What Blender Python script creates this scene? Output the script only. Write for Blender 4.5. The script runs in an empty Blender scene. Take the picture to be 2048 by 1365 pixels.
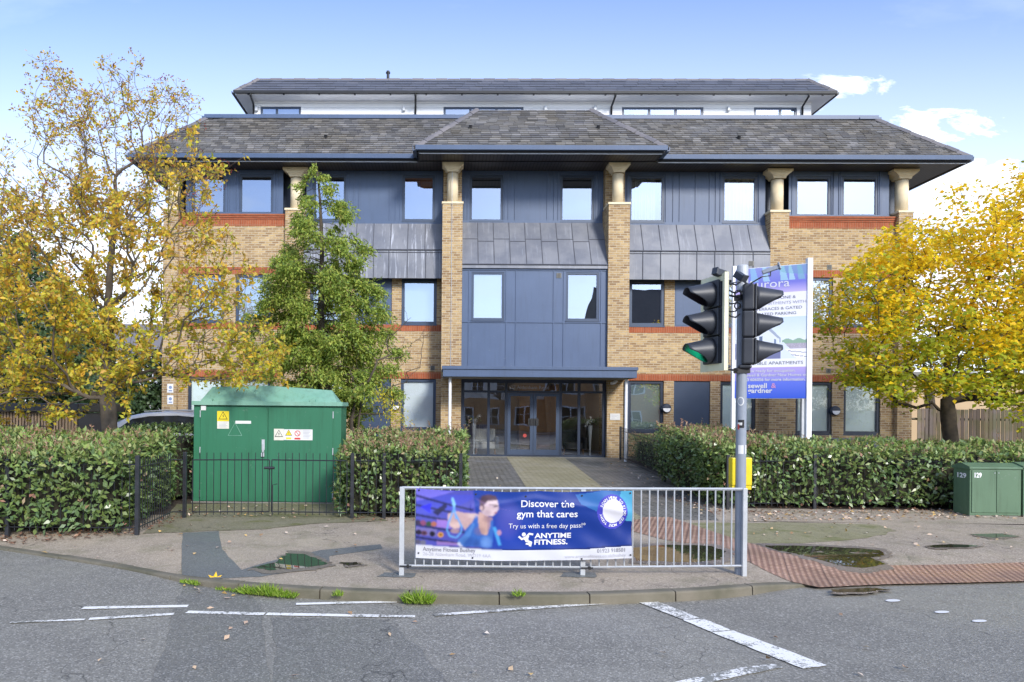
import bpy, bmesh, math, random
import numpy as np
from mathutils import Vector, Matrix
rnd = random.Random(7)
nrs = np.random.RandomState(11)
R = math.radians
SC = bpy.context.scene
COL = SC.collection

# ------------------------------------------------------------------ camera
CAM_H = 1.86; F = 1479.0; PPX = 864.0; PPY = 815.0
YAW = R(1.0); ROLL = R(0.5)          # a degree to the left, slight tilt
cf = Vector((-math.sin(YAW), math.cos(YAW), 0)); cr0 = Vector((math.cos(YAW), math.sin(YAW), 0)); cu0 = Vector((0, 0, 1))
cr = cr0 * math.cos(ROLL) + cu0 * math.sin(ROLL); cu = cu0 * math.cos(ROLL) - cr0 * math.sin(ROLL)
CAMP = Vector((0, 0, CAM_H))
cam_d = bpy.data.cameras.new('camera'); cam = bpy.data.objects.new('camera', cam_d); COL.objects.link(cam)
cam_d.sensor_width = 36; cam_d.lens = F / 2048 * 36
cam_d.shift_x = (1024 - PPX) / 2048; cam_d.shift_y = (PPY - 682.5) / 2048
cam_d.clip_start = 0.05; cam_d.clip_end = 3000
mw = Matrix.Identity(4)
for i in range(3):
    mw[i][0] = cr[i]; mw[i][1] = cu[i]; mw[i][2] = -cf[i]; mw[i][3] = CAMP[i]
cam.matrix_world = mw
SC.camera = cam

def ray(px, py):
    return cf + cr * ((px - PPX) / F) - cu * ((py - PPY) / F)
def at(px, py, Y):                    # point of the plane y = Y seen at a picture position
    d = ray(px, py); t = Y / d.y; return CAMP + d * t
def gp(px, py, z=0.0):                # point of the level z
    d = ray(px, py); t = (z - CAM_H) / d.z; return CAMP + d * t

# ------------------------------------------------------------------ world, sun, exposure
SUN_EL = R(29); SUN_AZ = R(155)       # azimuth clockwise from north (+Y)
w = bpy.data.worlds.new("World"); SC.world = w; w.use_nodes = True
nt = w.node_tree; nt.nodes.clear()
def N(nt, t, **k):
    n = nt.nodes.new(t)
    for a, b in k.items(): setattr(n, a, b)
    return n
def L(nt, a, b): nt.links.new(a, b)
def math_(nt, op, a, b=None, c=None, clamp=False):
    n = N(nt, 'ShaderNodeMath', operation=op, use_clamp=clamp)
    for i, v in enumerate((a, b, c)):
        if v is None: continue
        if isinstance(v, (int, float)): n.inputs[i].default_value = v
        else: L(nt, v, n.inputs[i])
    return n.outputs[0]
def mixc(nt, f, a, b, mode='MIX'):
    n = N(nt, 'ShaderNodeMix', data_type='RGBA', blend_type=mode)
    for i, v in ((0, f), (6, a), (7, b)):
        if isinstance(v, (int, float)): n.inputs[i].default_value = v
        elif isinstance(v, (tuple, list)): n.inputs[i].default_value = (*v[:3], 1)
        else: L(nt, v, n.inputs[i])
    return n.outputs[2]
def maprange(nt, v, a, b, c=0.0, d=1.0, smooth=True):
    n = N(nt, 'ShaderNodeMapRange'); n.interpolation_type = 'SMOOTHSTEP' if smooth else 'LINEAR'
    L(nt, v, n.inputs[0])
    for i, x in enumerate((a, b, c, d)): n.inputs[i + 1].default_value = x
    return n.outputs[0]
sky = N(nt, 'ShaderNodeTexSky'); sky.sky_type = 'NISHITA'; sky.sun_disc = False
sky.sun_elevation = SUN_EL; sky.sun_rotation = SUN_AZ; sky.air_density = 1.0; sky.dust_density = 1.2; sky.ozone_density = 1.0
tc = N(nt, 'ShaderNodeTexCoord'); sep = N(nt, 'ShaderNodeSeparateXYZ'); L(nt, tc.outputs['Generated'], sep.inputs[0])
ay = math_(nt, 'MAXIMUM', math_(nt, 'ABSOLUTE', sep.outputs[1]), 0.25)
u_ = math_(nt, 'DIVIDE', sep.outputs[0], ay); v_ = math_(nt, 'DIVIDE', sep.outputs[2], ay)
cmb = N(nt, 'ShaderNodeCombineXYZ'); L(nt, u_, cmb.inputs[0]); L(nt, math_(nt, 'MULTIPLY', v_, 2.6), cmb.inputs[1])
no1 = N(nt, 'ShaderNodeTexNoise'); no1.inputs['Scale'].default_value = 6.5; no1.inputs['Detail'].default_value = 8; no1.inputs['Roughness'].default_value = .62
no1.inputs['Distortion'].default_value = .35; L(nt, cmb.outputs[0], no1.inputs['Vector'])
no2 = N(nt, 'ShaderNodeTexNoise'); no2.inputs['Scale'].default_value = 1.7; no2.inputs['Detail'].default_value = 6; no2.inputs['Roughness'].default_value = .6
L(nt, cmb.outputs[0], no2.inputs['Vector'])
no3 = N(nt, 'ShaderNodeTexNoise'); no3.inputs['Scale'].default_value = 15; no3.inputs['Detail'].default_value = 9; no3.inputs['Roughness'].default_value = .66; no3.inputs['Distortion'].default_value = .5; L(nt, cmb.outputs[0], no3.inputs['Vector'])
cmix = math_(nt, 'ADD', math_(nt, 'MULTIPLY', no1.outputs[0], .45), math_(nt, 'MULTIPLY', no3.outputs[0], .55))
def cloud(px, py, a, b, amp=1.0, rough=1.7):
    u0 = (px - 890) / F; v0 = (815 - py) / F
    e = math_(nt, 'ADD', math_(nt, 'POWER', math_(nt, 'ABSOLUTE', math_(nt, 'MULTIPLY', math_(nt, 'SUBTRACT', u_, u0), F / a)), 2.0),
              math_(nt, 'POWER', math_(nt, 'ABSOLUTE', math_(nt, 'MULTIPLY', math_(nt, 'SUBTRACT', v_, v0), F / b)), 2.0))
    fall = maprange(nt, e, 1.25, 0.0, 0.0, 1.0)
    thr = math_(nt, 'SUBTRACT', 0.585, math_(nt, 'MULTIPLY', fall, 0.33 / rough))
    k = maprange(nt, math_(nt, 'SUBTRACT', cmix, thr), -.03, .17)
    return math_(nt, 'MULTIPLY', math_(nt, 'MULTIPLY', k, maprange(nt, fall, 0.0, 0.35)), amp)
cl = None
for c in ((1865, 250, 160, 50, 1.0, 1.5), (1945, 395, 190, 95, 1.0, 1.2), (1690, 175, 110, 34, .75, 1.9), (2130, 290, 140, 60, .7, 2.0),
          (1610, 210, 40, 20, .7, 1.5), (2010, 560, 330, 150, 1.0, 1.0), (2080, 150, 150, 30, .3, 2.4), (60, 560, 420, 210, .95, 1.3), (1600, 155, 60, 14, .5, 2.), (380, 430, 200, 90, .55, 1.8)):
    m = cloud(*c); cl = m if cl is None else math_(nt, 'MAXIMUM', cl, m)
cl = math_(nt, 'MULTIPLY', cl, maprange(nt, sep.outputs[1], -0.05, 0.1))
# high thin veil all round and the bright haze near the horizon
veil = maprange(nt, no2.outputs[0], 0.42, 0.75, 0.07, 0.22)
hz = math_(nt, 'MULTIPLY', maprange(nt, v_, 0.64, 0.04, 0.06, 0.74), maprange(nt, sep.outputs[1], -0.3, 0.1, 0.42, 1.0))
# the sky behind the photographer carries broken bright cloud (it is what the windows mirror)
back = math_(nt, 'MULTIPLY', maprange(nt, sep.outputs[1], 0.05, -0.3), maprange(nt, no2.outputs[0], 0.38, 0.64, 0.04, 0.50))
cov = math_(nt, 'MAXIMUM', math_(nt, 'MAXIMUM', cl, hz), math_(nt, 'MAXIMUM', veil, back), clamp=True)
skyc = mixc(nt, 1.0, sky.outputs[0], (0.86, 1.08, 1.55), 'MULTIPLY')
mx = mixc(nt, cov, skyc, (8.8, 9.2, 9.9))
low = maprange(nt, sep.outputs[2], -0.02, -0.08)
mx = mixc(nt, low, mx, (1.2, 1.15, 1.1))
bg = N(nt, 'ShaderNodeBackground'); bg.inputs[1].default_value = 0.14; L(nt, mx, bg.inputs[0])
wo = N(nt, 'ShaderNodeOutputWorld'); L(nt, bg.outputs[0], wo.inputs[0])

sd = bpy.data.lights.new('sun', 'SUN'); sun = bpy.data.objects.new('sun', sd); COL.objects.link(sun)
sd.energy = 2.9; sd.angle = R(11); sd.color = (1.0, 0.95, 0.87)
sdir = Vector((math.sin(SUN_AZ) * math.cos(SUN_EL), math.cos(SUN_AZ) * math.cos(SUN_EL), math.sin(SUN_EL)))
sun.rotation_euler = sdir.to_track_quat('Z', 'Y').to_euler()
SC.view_settings.view_transform = 'Standard'; SC.view_settings.look = 'None'
SC.view_settings.exposure = 0.45; SC.view_settings.gamma = 1.0
SC.cycles.max_bounces = 8; SC.cycles.transparent_max_bounces = 16

# ------------------------------------------------------------------ helpers: materials
def s2l(c):
    if isinstance(c, str): c = tuple(int(c[i:i + 2], 16) / 255 for i in (0, 2, 4))
    return tuple((x / 12.92 if x <= .04045 else ((x + .055) / 1.055) ** 2.4) for x in c)
MATS = {}
def newmat(name):
    m = bpy.data.materials.new(name); m.use_nodes = True; nt = m.node_tree; b = nt.nodes['Principled BSDF']; MATS[name] = m
    return m, nt, b
def geo(nt): return N(nt, 'ShaderNodeNewGeometry')
def noise(nt, vec, scale, detail=4, rough=.55, dist=0):
    n = N(nt, 'ShaderNodeTexNoise'); n.inputs['Scale'].default_value = scale; n.inputs['Detail'].default_value = detail
    n.inputs['Roughness'].default_value = rough; n.inputs['Distortion'].default_value = dist; L(nt, vec, n.inputs['Vector']); return n.outputs[0]
def bump(nt, b, h, strength=.3, dist=.01):
    n = N(nt, 'ShaderNodeBump'); n.inputs['Strength'].default_value = strength; n.inputs['Distance'].default_value = dist
    L(nt, h, n.inputs['Height']); L(nt, n.outputs[0], b.inputs['Normal'])
def pm(name, col, rough=.6, metal=0.0, col2=None, scale=3.0, var=.5, bs=0, bsc=60, spec=.5, coat=0, emit=None, streak=0):
    m, nt, b = newmat(name); g = geo(nt)
    b.inputs['Roughness'].default_value = rough; b.inputs['Metallic'].default_value = metal; b.inputs['Specular IOR Level'].default_value = spec
    if coat: b.inputs['Coat Weight'].default_value = coat
    if col2 is None: col2 = tuple(c * .78 for c in col)
    n = noise(nt, g.outputs['Position'], scale, 6)
    f = maprange(nt, n, .5 - var * .5, .5 + var * .5)
    cc = mixc(nt, f, col, col2)
    if streak:
        mp = N(nt, 'ShaderNodeMapping'); mp.inputs['Scale'].default_value = (9, 9, .7); L(nt, g.outputs['Position'], mp.inputs[0])
        cc = mixc(nt, maprange(nt, noise(nt, mp.outputs[0], 1.3, 5, .7), .46, .72, 0, streak), cc, mixc(nt, 1.0, cc, (.55, .52, .46), 'MULTIPLY'))
        cc = mixc(nt, maprange(nt, noise(nt, g.outputs['Position'], 6, 6, .75), .60, .75, 0, streak * .8), cc, (.34, .36, .34))
    L(nt, cc, b.inputs['Base Color'])
    if bs: bump(nt, b, noise(nt, g.outputs['Position'], bsc, 3), bs, .004)
    if emit: b.inputs['Emission Color'].default_value = (*emit[0], 1); b.inputs['Emission Strength'].default_value = emit[1]
    return m
def island(name, cols, rough=.5, trans=0.0, spec=.5, spread=None, metal=0):
    """colour picked at random for every loose piece of the mesh"""
    m, nt, b = newmat(name); g = geo(nt)
    cr_ = N(nt, 'ShaderNodeValToRGB'); e = cr_.color_ramp.elements
    k = len(cols)
    while len(e) < k: e.new(.5)
    for i, c in enumerate(cols): e[i].position = i / (k - 1); e[i].color = (*c, 1)
    L(nt, g.outputs['Random Per Island'], cr_.inputs[0]); col = cr_.outputs[0]
    if spread:
        n = noise(nt, g.outputs['Position'], spread[0], 3)
        col = mixc(nt, maprange(nt, n, .38, .62), col, mixc(nt, 1.0, col, spread[1], 'MULTIPLY'))
    L(nt, col, b.inputs['Base Color']); b.inputs['Roughness'].default_value = rough; b.inputs['Specular IOR Level'].default_value = spec; b.inputs['Metallic'].default_value = metal
    if trans:
        t = N(nt, 'ShaderNodeBsdfTranslucent'); L(nt, col, t.inputs[0]); mx = N(nt, 'ShaderNodeMixShader'); mx.inputs[0].default_value = trans
        L(nt, b.outputs[0], mx.inputs[1]); L(nt, t.outputs[0], mx.inputs[2]); L(nt, mx.outputs[0], nt.nodes['Material Output'].inputs[0])
    return m
def wall_uv(nt, g):
    """u along the wall, v up, whichever way the wall faces"""
    s = N(nt, 'ShaderNodeSeparateXYZ'); L(nt, g.outputs['Position'], s.inputs[0])
    n = N(nt, 'ShaderNodeSeparateXYZ'); L(nt, g.outputs['True Normal'], n.inputs[0])
    side = math_(nt, 'GREATER_THAN', math_(nt, 'ABSOLUTE', n.outputs[0]), .7)
    u = math_(nt, 'ADD', math_(nt, 'MULTIPLY', s.outputs[0], math_(nt, 'SUBTRACT', 1.0, side)), math_(nt, 'MULTIPLY', s.outputs[1], side))
    up = math_(nt, 'GREATER_THAN', math_(nt, 'ABSOLUTE', n.outputs[2]), .7)
    v = math_(nt, 'ADD', math_(nt, 'MULTIPLY', s.outputs[2], math_(nt, 'SUBTRACT', 1.0, up)), math_(nt, 'MULTIPLY', s.outputs[1], up))
    c = N(nt, 'ShaderNodeCombineXYZ'); L(nt, u, c.inputs[0]); L(nt, v, c.inputs[1]); return c.outputs[0]
def brickm(name, c1, c2, mortar, bw=.225, bh=.075, ms=.011, off=.5, var=None, rough=.9, freq=2):
    m, nt, b = newmat(name); g = geo(nt); uv = wall_uv(nt, g)
    t = N(nt, 'ShaderNodeTexBrick'); t.offset = off; t.offset_frequency = freq
    L(nt, uv, t.inputs['Vector']); t.inputs['Scale'].default_value = 1; t.inputs['Brick Width'].default_value = bw; t.inputs['Row Height'].default_value = bh
    t.inputs['Mortar Size'].default_value = ms; t.inputs['Mortar Smooth'].default_value = .3; t.inputs['Bias'].default_value = 0
    t.inputs['Color1'].default_value = (*c1, 1); t.inputs['Color2'].default_value = (*c2, 1); t.inputs['Mortar'].default_value = (*mortar, 1)
    big = noise(nt, g.outputs['Position'], .55, 5, .65); sm = noise(nt, g.outputs['Position'], 14, 3)
    c = mixc(nt, maprange(nt, big, .35, .68, 0, .55), t.outputs[0], mixc(nt, 1.0, t.outputs[0], var or (.62, .6, .6), 'MULTIPLY'))
    c = mixc(nt, maprange(nt, sm, .3, .7, 0, .5), c, mixc(nt, 1.0, c, (.7, .68, .66), 'MULTIPLY'))
    L(nt, c, b.inputs['Base Color']); b.inputs['Roughness'].default_value = rough; b.inputs['Specular IOR Level'].default_value = .25
    h = math_(nt, 'ADD', math_(nt, 'MULTIPLY', t.outputs['Fac'], -1.0), math_(nt, 'MULTIPLY', sm, .4)); bump(nt, b, h, .5, .008)
    return m

M = {}
M['brick'] = brickm('stock_brick', (.56, .40, .20), (.29, .185, .095), (.52, .44, .32), var=(.80, .76, .72))
M['brick_dark'] = brickm('stock_brick_shaded_return', (.38, .26, .14), (.22, .14, .075), (.36, .31, .25))
M['redband'] = brickm('red_soldier_brick', (.42, .125, .055), (.33, .09, .04), (.38, .22, .14), bw=.075, bh=.23, ms=.006, off=0)
M['redflat'] = brickm('red_corbel_brick', (.42, .13, .06), (.35, .095, .045), (.30, .15, .09), bw=.225, bh=.06, ms=.01)
M['clad'] = pm('blue_grey_cladding', (.070, .108, .192), .45, 0, (.058, .092, .168), 1.2, .6, .08, 130, streak=.22)
M['frame'] = pm('blue_grey_frame', (.046, .070, .120), .38, 0, (.038, .058, .10), 2, .6)
M['frame_dark'] = pm('dark_navy_frame', (.020, .030, .055), .35, 0, (.028, .040, .066), 2, .6)
M['blackm'] = pm('black_paint', (.012, .012, .014), .4, 0, (.02, .02, .022), 6, .5)
M['iron'] = pm('black_iron_paint', (.013, .014, .018), .42, 0, (.028, .03, .036), 9, .5)
M['stone'] = pm('cream_stone', (.80, .68, .46), .75, 0, (.66, .54, .35), 3, .5, .15, 40)
M['white'] = pm('white_paint', (.84, .84, .84), .45, 0, (.78, .78, .79), 2, .5)
M['grey_label'] = pm('pale_label', (.72, .72, .70), .5)
M['slate'] = island('slate', [(.095, .094, .094), (.17, .165, .158), (.125, .122, .124), (.215, .208, .196), (.11, .108, .112), (.165, .155, .140), (.25, .24, .23), (.145, .142, .144)], .55, 0, .4, (.9, (.90, .86, .78)))
M['slate_new'] = island('slate_new', [(.085, .092, .115), (.11, .118, .145), (.095, .102, .125), (.125, .13, .155)], .42, 0, .5)
M['ridge'] = island('ridge_tile', [(.14, .125, .13), (.18, .165, .165), (.12, .115, .125)], .7)
M['soffit'] = None
def soffit():
    m, nt, b = newmat('slatted_soffit'); g = geo(nt); s = N(nt, 'ShaderNodeSeparateXYZ'); L(nt, g.outputs['Position'], s.inputs[0])
    f = math_(nt, 'FRACT', math_(nt, 'MULTIPLY', s.outputs[0], 9.0)); k = math_(nt, 'LESS_THAN', f, .22)
    n = noise(nt, g.outputs['Position'], 2.2)
    c = mixc(nt, k, mixc(nt, n, (.050, .042, .042), (.085, .075, .075)), (.012, .01, .01)); L(nt, c, b.inputs['Base Color'])
    b.inputs['Roughness'].default_value = .35; bump(nt, b, k, -.6, .01); return m
M['soffit'] = soffit()
def boards():
    m, nt, b = newmat('white_boards'); g = geo(nt); s = N(nt, 'ShaderNodeSeparateXYZ'); L(nt, g.outputs['Position'], s.inputs[0])
    f = math_(nt, 'FRACT', math_(nt, 'MULTIPLY', s.outputs[2], 6.2)); k = math_(nt, 'LESS_THAN', f, .12)
    n = noise(nt, g.outputs['Position'], 1.5, 5)
    c = mixc(nt, k, mixc(nt, n, (.80, .80, .78), (.88, .88, .87)), (.55, .56, .57)); L(nt, c, b.inputs['Base Color'])
    b.inputs['Roughness'].default_value = .6; bump(nt, b, f, .5, .02); return m
M['boards'] = boards()
def lead(name, amt):
    m, nt, b = newmat(name); g = geo(nt)
    mp = N(nt, 'ShaderNodeMapping'); mp.inputs['Scale'].default_value = (6.5, 1, .38); L(nt, g.outputs['Position'], mp.inputs[0])
    st = noise(nt, mp.outputs[0], 1.6, 5, .7); big = noise(nt, g.outputs['Position'], 1.4, 5, .6)
    c = mixc(nt, maprange(nt, big, .35, .65), (.205, .212, .235), (.145, .155, .185))
    c = mixc(nt, maprange(nt, st, .54, .68, 0, amt), c, (.50, .52, .58))
    L(nt, c, b.inputs['Base Color']); b.inputs['Roughness'].default_value = .5; b.inputs['Metallic'].default_value = .15
    bump(nt, b, big, .25, .03); return m
M['lead'] = lead('lead_sheet', .16); M['lead_streaked'] = lead('streaked_lead_sheet', .75)
M['seam'] = pm('lead_seam', (.095, .10, .12), .5, .1)
def glass(name, refl, tint, rough=.0):
    m, nt, b = newmat(name); g = geo(nt); nt.nodes.remove(b)
    gl = N(nt, 'ShaderNodeBsdfGlossy'); gl.inputs['Roughness'].default_value = rough; gl.inputs['Color'].default_value = (.62, .68, .77, 1)
    bp = N(nt, 'ShaderNodeBump'); bp.inputs['Strength'].default_value = .12; bp.inputs['Distance'].default_value = .02
    L(nt, noise(nt, g.outputs['Position'], 1.1, 1), bp.inputs['Height']); L(nt, bp.outputs[0], gl.inputs['Normal'])
    tr = N(nt, 'ShaderNodeBsdfTransparent'); tr.inputs[0].default_value = (*tint, 1)
    lw = N(nt, 'ShaderNodeLayerWeight'); lw.inputs[0].default_value = .35
    f = math_(nt, 'ADD', math_(nt, 'MULTIPLY', lw.outputs['Fresnel'], .5), refl, clamp=True)
    mx = N(nt, 'ShaderNodeMixShader'); L(nt, f, mx.inputs[0]); L(nt, tr.outputs[0], mx.inputs[1]); L(nt, gl.outputs[0], mx.inputs[2])
    L(nt, mx.outputs[0], nt.nodes['Material Output'].inputs[0]); return m
M['pane'] = glass('window_glass', .50, (.75, .8, .82)); M['pane_clear'] = glass('lobby_glass', .24, (.8, .82, .82)); M['pane_soft'] = glass('frosted_blind_glass', .10, (.95, .97, .98))
M['blind'] = pm('pale_blind', (.74, .79, .80), .7, 0, (.68, .73, .75), 1.2, .6)
M['blind_green'] = pm('pale_green_blind', (.74, .84, .80), .7, 0, (.68, .78, .75), 1.2, .6)
M['room_shade'] = pm('dim_room', (.10, .105, .11), .8, 0, (.06, .065, .07), 1.0, .6)  # dark tone carries the shade of an unlit room behind the glass
M['curtain'] = pm('cream_curtain', (.70, .66, .55), .8, 0, (.60, .56, .46), 1.2, .6)
M['galv'] = pm('galvanised_steel', (.52, .54, .56), .45, .2, (.43, .45, .47), 9, .5)
M['pole'] = pm('grey_pole', (.30, .33, .38), .45, .1, (.24, .27, .32), 5, .5)
M['sigblack'] = pm('signal_black', (.030, .034, .044), .45, 0, (.042, .047, .058), 5, .5, .15, 200)
M['yellow'] = pm('yellow_plastic', (.85, .66, .02), .4)
M['cream'] = pm('cream_reflective_border', (.85, .82, .56), .5)
M['cabgreen'] = pm('green_cabinet_paint', (.020, .135, .066), .55, 0, (.026, .160, .082), .9, .7, .25, 160, streak=.35)
M['cabroof'] = pm('faded_green_roof', (.15, .33, .24), .6, 0, (.22, .40, .31), 1.3, .6, .15, 90, streak=.4)
M['boxgreen'] = pm('dull_green_paint', (.082, .150, .085), .55, 0, (.10, .175, .10), 2.0, .7, .2, 160, streak=.45)
M['concrete'] = pm('old_concrete', (.26, .25, .22), .9, 0, (.17, .165, .14), 3, .5, .3, 60)
M['bark'] = pm('bark', (.105, .082, .056), .9, 0, (.045, .036, .028), 8, .6, .8, 30)
M['bark_grey'] = pm('grey_bark', (.16, .13, .10), .9, 0, (.08, .065, .05), 8, .6, .8, 30)
M['twig'] = pm('twig_bark', (.17, .115, .075), .85, 0, (.10, .065, .05), 8, .6)
M['silver'] = pm('silver_car_paint', (.72, .73, .75), .3, .15, (.68, .69, .71), 2, .4, coat=.6)
M['carglass'] = pm('car_glass', (.02, .025, .03), .08, 0)
M['tyre'] = pm('rubber', (.02, .02, .02), .8)
M['wood_slat'] = island('larch_slats', [(.42, .27, .14), (.50, .34, .19), (.36, .24, .14), (.46, .33, .22)], .75)
M['wood_fence'] = island('weathered_boards', [(.10, .075, .06), (.16, .125, .10), (.075, .058, .048), (.21, .17, .145), (.12, .09, .07), (.15, .13, .12)], .85, 0, .2, (2.5, (.8, .9, .62)))
M['render_tan'] = pm('tan_render', (.52, .38, .22), .85, 0, (.45, .32, .19), .8, .6)
M['wood_in'] = pm('honey_wood', (.36, .19, .065), .5, 0, (.24, .12, .04), 2.0, .6)
M['wall_in'] = pm('lobby_wall', (.42, .37, .30), .8, 0, (.36, .31, .25), 1.0, .5)
M['mossgreen'] = pm('moss', (.10, .12, .02), .9, 0, (.07, .09, .015), 10, .5, .4, 60)
M['print_white'] = pm('print_white', (.70, .70, .72), .5, 0, (.68, .68, .7), 2, .3)
M['print_grey'] = pm('print_grey', (.22, .22, .26), .5)
M['print_pale'] = pm('print_pale_grey', (.45, .45, .50), .5)
M['print_pink'] = pm('print_pink', (.62, .30, .55), .5)
M['print_purple'] = pm('print_purple', (.085, .075, .40), .5)

# ------------------------------------------------------------------ helpers: meshes and things
def origin_of(parent):
    o = Vector((0, 0, 0))
    while parent is not None:
        o += parent.location; parent = parent.parent
    return o
class MB:
    def __init__(s): s.v = []; s.f = []; s.m = []; s.cm = 0; s.T = None
    def mat(s, i): s.cm = i; return s
    def add(s, vs, fs):
        b = len(s.v)
        for v in vs:
            v = Vector(v)
            if s.T is not None: v = s.T @ v
            s.v.append(v)
        for f in fs: s.f.append(tuple(b + i for i in f)); s.m.append(s.cm)
        return s
    def quad(s, a, b, c, d): return s.add((a, b, c, d), ((0, 1, 2, 3),))
    def tri(s, a, b, c): return s.add((a, b, c), ((0, 1, 2),))
    def poly(s, pts): return s.add(pts, (tuple(range(len(pts))),))
    def box(s, x0, x1, y0, y1, z0, z1):
        if x0 > x1: x0, x1 = x1, x0
        if y0 > y1: y0, y1 = y1, y0
        if z0 > z1: z0, z1 = z1, z0
        return s.add(((x0, y0, z0), (x1, y0, z0), (x1, y1, z0), (x0, y1, z0), (x0, y0, z1), (x1, y0, z1), (x1, y1, z1), (x0, y1, z1)),
                     ((0, 3, 2, 1), (4, 5, 6, 7), (0, 1, 5, 4), (1, 2, 6, 5), (2, 3, 7, 6), (3, 0, 4, 7)))
    def tube(s, pts, rs, n=8, cap=True):
        pts = [Vector(p) for p in pts]
        if isinstance(rs, (int, float)): rs = [rs] * len(pts)
        vs = []; fs = []
        up = None
        for i, p in enumerate(pts):
            d = (pts[min(i + 1, len(pts) - 1)] - pts[max(i - 1, 0)])
            if d.length < 1e-9: d = Vector((0, 0, 1))
            d.normalize()
            a = Vector((0, 0, 1)) if abs(d.z) < .9 else Vector((1, 0, 0))
            if up is None: x = d.cross(a).normalized()
            else:
                x = up - d * up.dot(d)
                x = x.normalized() if x.length > 1e-6 else d.cross(a).normalized()
            up = x; y = d.cross(x)
            for k in range(n):
                t = 2 * math.pi * k / n; vs.append(p + (x * math.cos(t) + y * math.sin(t)) * rs[i])
        for i in range(len(pts) - 1):
            for k in range(n):
                a = i * n + k; b = i * n + (k + 1) % n; fs.append((a, b, b + n, a + n))
        if cap: fs.append(tuple(range(n))[::-1]); fs.append(tuple((len(pts) - 1) * n + k for k in range(n)))
        return s.add(vs, fs)
    def prism(s, prof, axis, a, b):
        """profile of 2D points extruded along axis 0/1/2 between a and b"""
        def P(p, t):
            q = [p[0], p[1]]; q.insert(axis, t); return tuple(q)
        n = len(prof); vs = [P(p, a) for p in prof] + [P(p, b) for p in prof]
        fs = [tuple(range(n)), tuple(range(2 * n - 1, n - 1, -1))] + [(i, (i + 1) % n, n + (i + 1) % n, n + i) for i in range(n)]
        return s.add(vs, fs)
    def lathe(s, c, prof, n=20, axis=2):
        vs = []; fs = []
        for r, h in prof:
            for k in range(n):
                t = 2 * math.pi * k / n; q = [r * math.cos(t), r * math.sin(t)]; q.insert(axis, h)
                vs.append(Vector(c) + Vector(q))
        for i in range(len(prof) - 1):
            for k in range(n):
                a = i * n + k; b = i * n + (k + 1) % n; fs.append((a, b, b + n, a + n))
        fs.append(tuple(range(n))[::-1]); fs.append(tuple((len(prof) - 1) * n + k for k in range(n)))
        return s.add(vs, fs)
    def build(s, name, mats, parent=None, smooth=False, bevel=0, fix=False):
        o0 = origin_of(parent)
        me = bpy.data.meshes.new(name); me.from_pydata([v - o0 for v in s.v], [], s.f)
        if not isinstance(mats, (list, tuple)): mats = [mats]
        for m in mats: me.materials.append(m)
        if len(mats) > 1: me.polygons.foreach_set('material_index', s.m)
        if smooth: me.polygons.foreach_set('use_smooth', [True] * len(me.polygons))
        if fix:
            bm = bmesh.new(); bm.from_mesh(me); bmesh.ops.recalc_face_normals(bm, faces=bm.faces); bm.to_mesh(me); bm.free()
        me.update()
        o = bpy.data.objects.new(name, me); COL.objects.link(o)
        if parent is not None: o.parent = parent
        if bevel:
            md = o.modifiers.new('b', 'BEVEL'); md.width = bevel; md.segments = 2; md.limit_method = 'ANGLE'; md.angle_limit = R(50)
        return o
def np_mesh(name, V, Fc, mats, parent=None, mi=None, smooth=False):
    """fast mesh from an array of vertices and an array of equal-sized faces"""
    o0 = origin_of(parent); V = np.asarray(V, dtype=np.float32) - np.array(o0, dtype=np.float32); Fc = np.asarray(Fc, dtype=np.int32)
    me = bpy.data.meshes.new(name); k = Fc.shape[1]
    me.vertices.add(len(V)); me.vertices.foreach_set('co', V.ravel())
    me.loops.add(Fc.size); me.loops.foreach_set('vertex_index', Fc.ravel())
    me.polygons.add(len(Fc)); me.polygons.foreach_set('loop_start', np.arange(0, Fc.size, k, dtype=np.int32)); me.polygons.foreach_set('loop_total', np.full(len(Fc), k, dtype=np.int32))
    if not isinstance(mats, (list, tuple)): mats = [mats]
    for m in mats: me.materials.append(m)
    if mi is not None: me.polygons.foreach_set('material_index', np.asarray(mi, dtype=np.int32))
    if smooth: me.polygons.foreach_set('use_smooth', np.ones(len(Fc), dtype=bool))
    me.update(calc_edges=True); me.validate()
    o = bpy.data.objects.new(name, me); COL.objects.link(o)
    if parent is not None: o.parent = parent
    return o
def tag(o, label=None, cat=None, group=None, kind=None):
    if label: o['label'] = label
    if cat: o['category'] = cat
    if group: o['group'] = group
    if kind: o['kind'] = kind
    return o
def thing(name, label, cat, loc=(0, 0, 0), group=None):
    o = bpy.data.objects.new(name, None); COL.objects.link(o); o.location = loc; o.empty_display_size = .3
    return tag(o, label, cat, group)
def text_mesh(name, body, size, mat, parent, place, align='LEFT', bold=0.0, ext=0.0, spacing=1.0, xs=1.0, label=None):
    """lettering turned to mesh; place(u, v) gives the world point of a point of the text plane"""
    cu_ = bpy.data.curves.new(name, 'FONT'); cu_.body = body; cu_.size = size; cu_.align_x = align; cu_.offset = bold; cu_.space_character = spacing
    cu_.resolution_u = 3
    t = bpy.data.objects.new(name, cu_); COL.objects.link(t)
    dg = bpy.context.evaluated_depsgraph_get(); me = bpy.data.meshes.new_from_object(t.evaluated_get(dg))
    vs = [(v.co.x * xs, v.co.y) for v in me.vertices]; fs = [tuple(p.vertices) for p in me.polygons]
    bpy.data.objects.remove(t); bpy.data.curves.remove(cu_); bpy.data.meshes.remove(me)
    mb = MB(); mb.add([place(u, v) for u, v in vs], fs)
    return mb.build(name, mat, parent)
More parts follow.
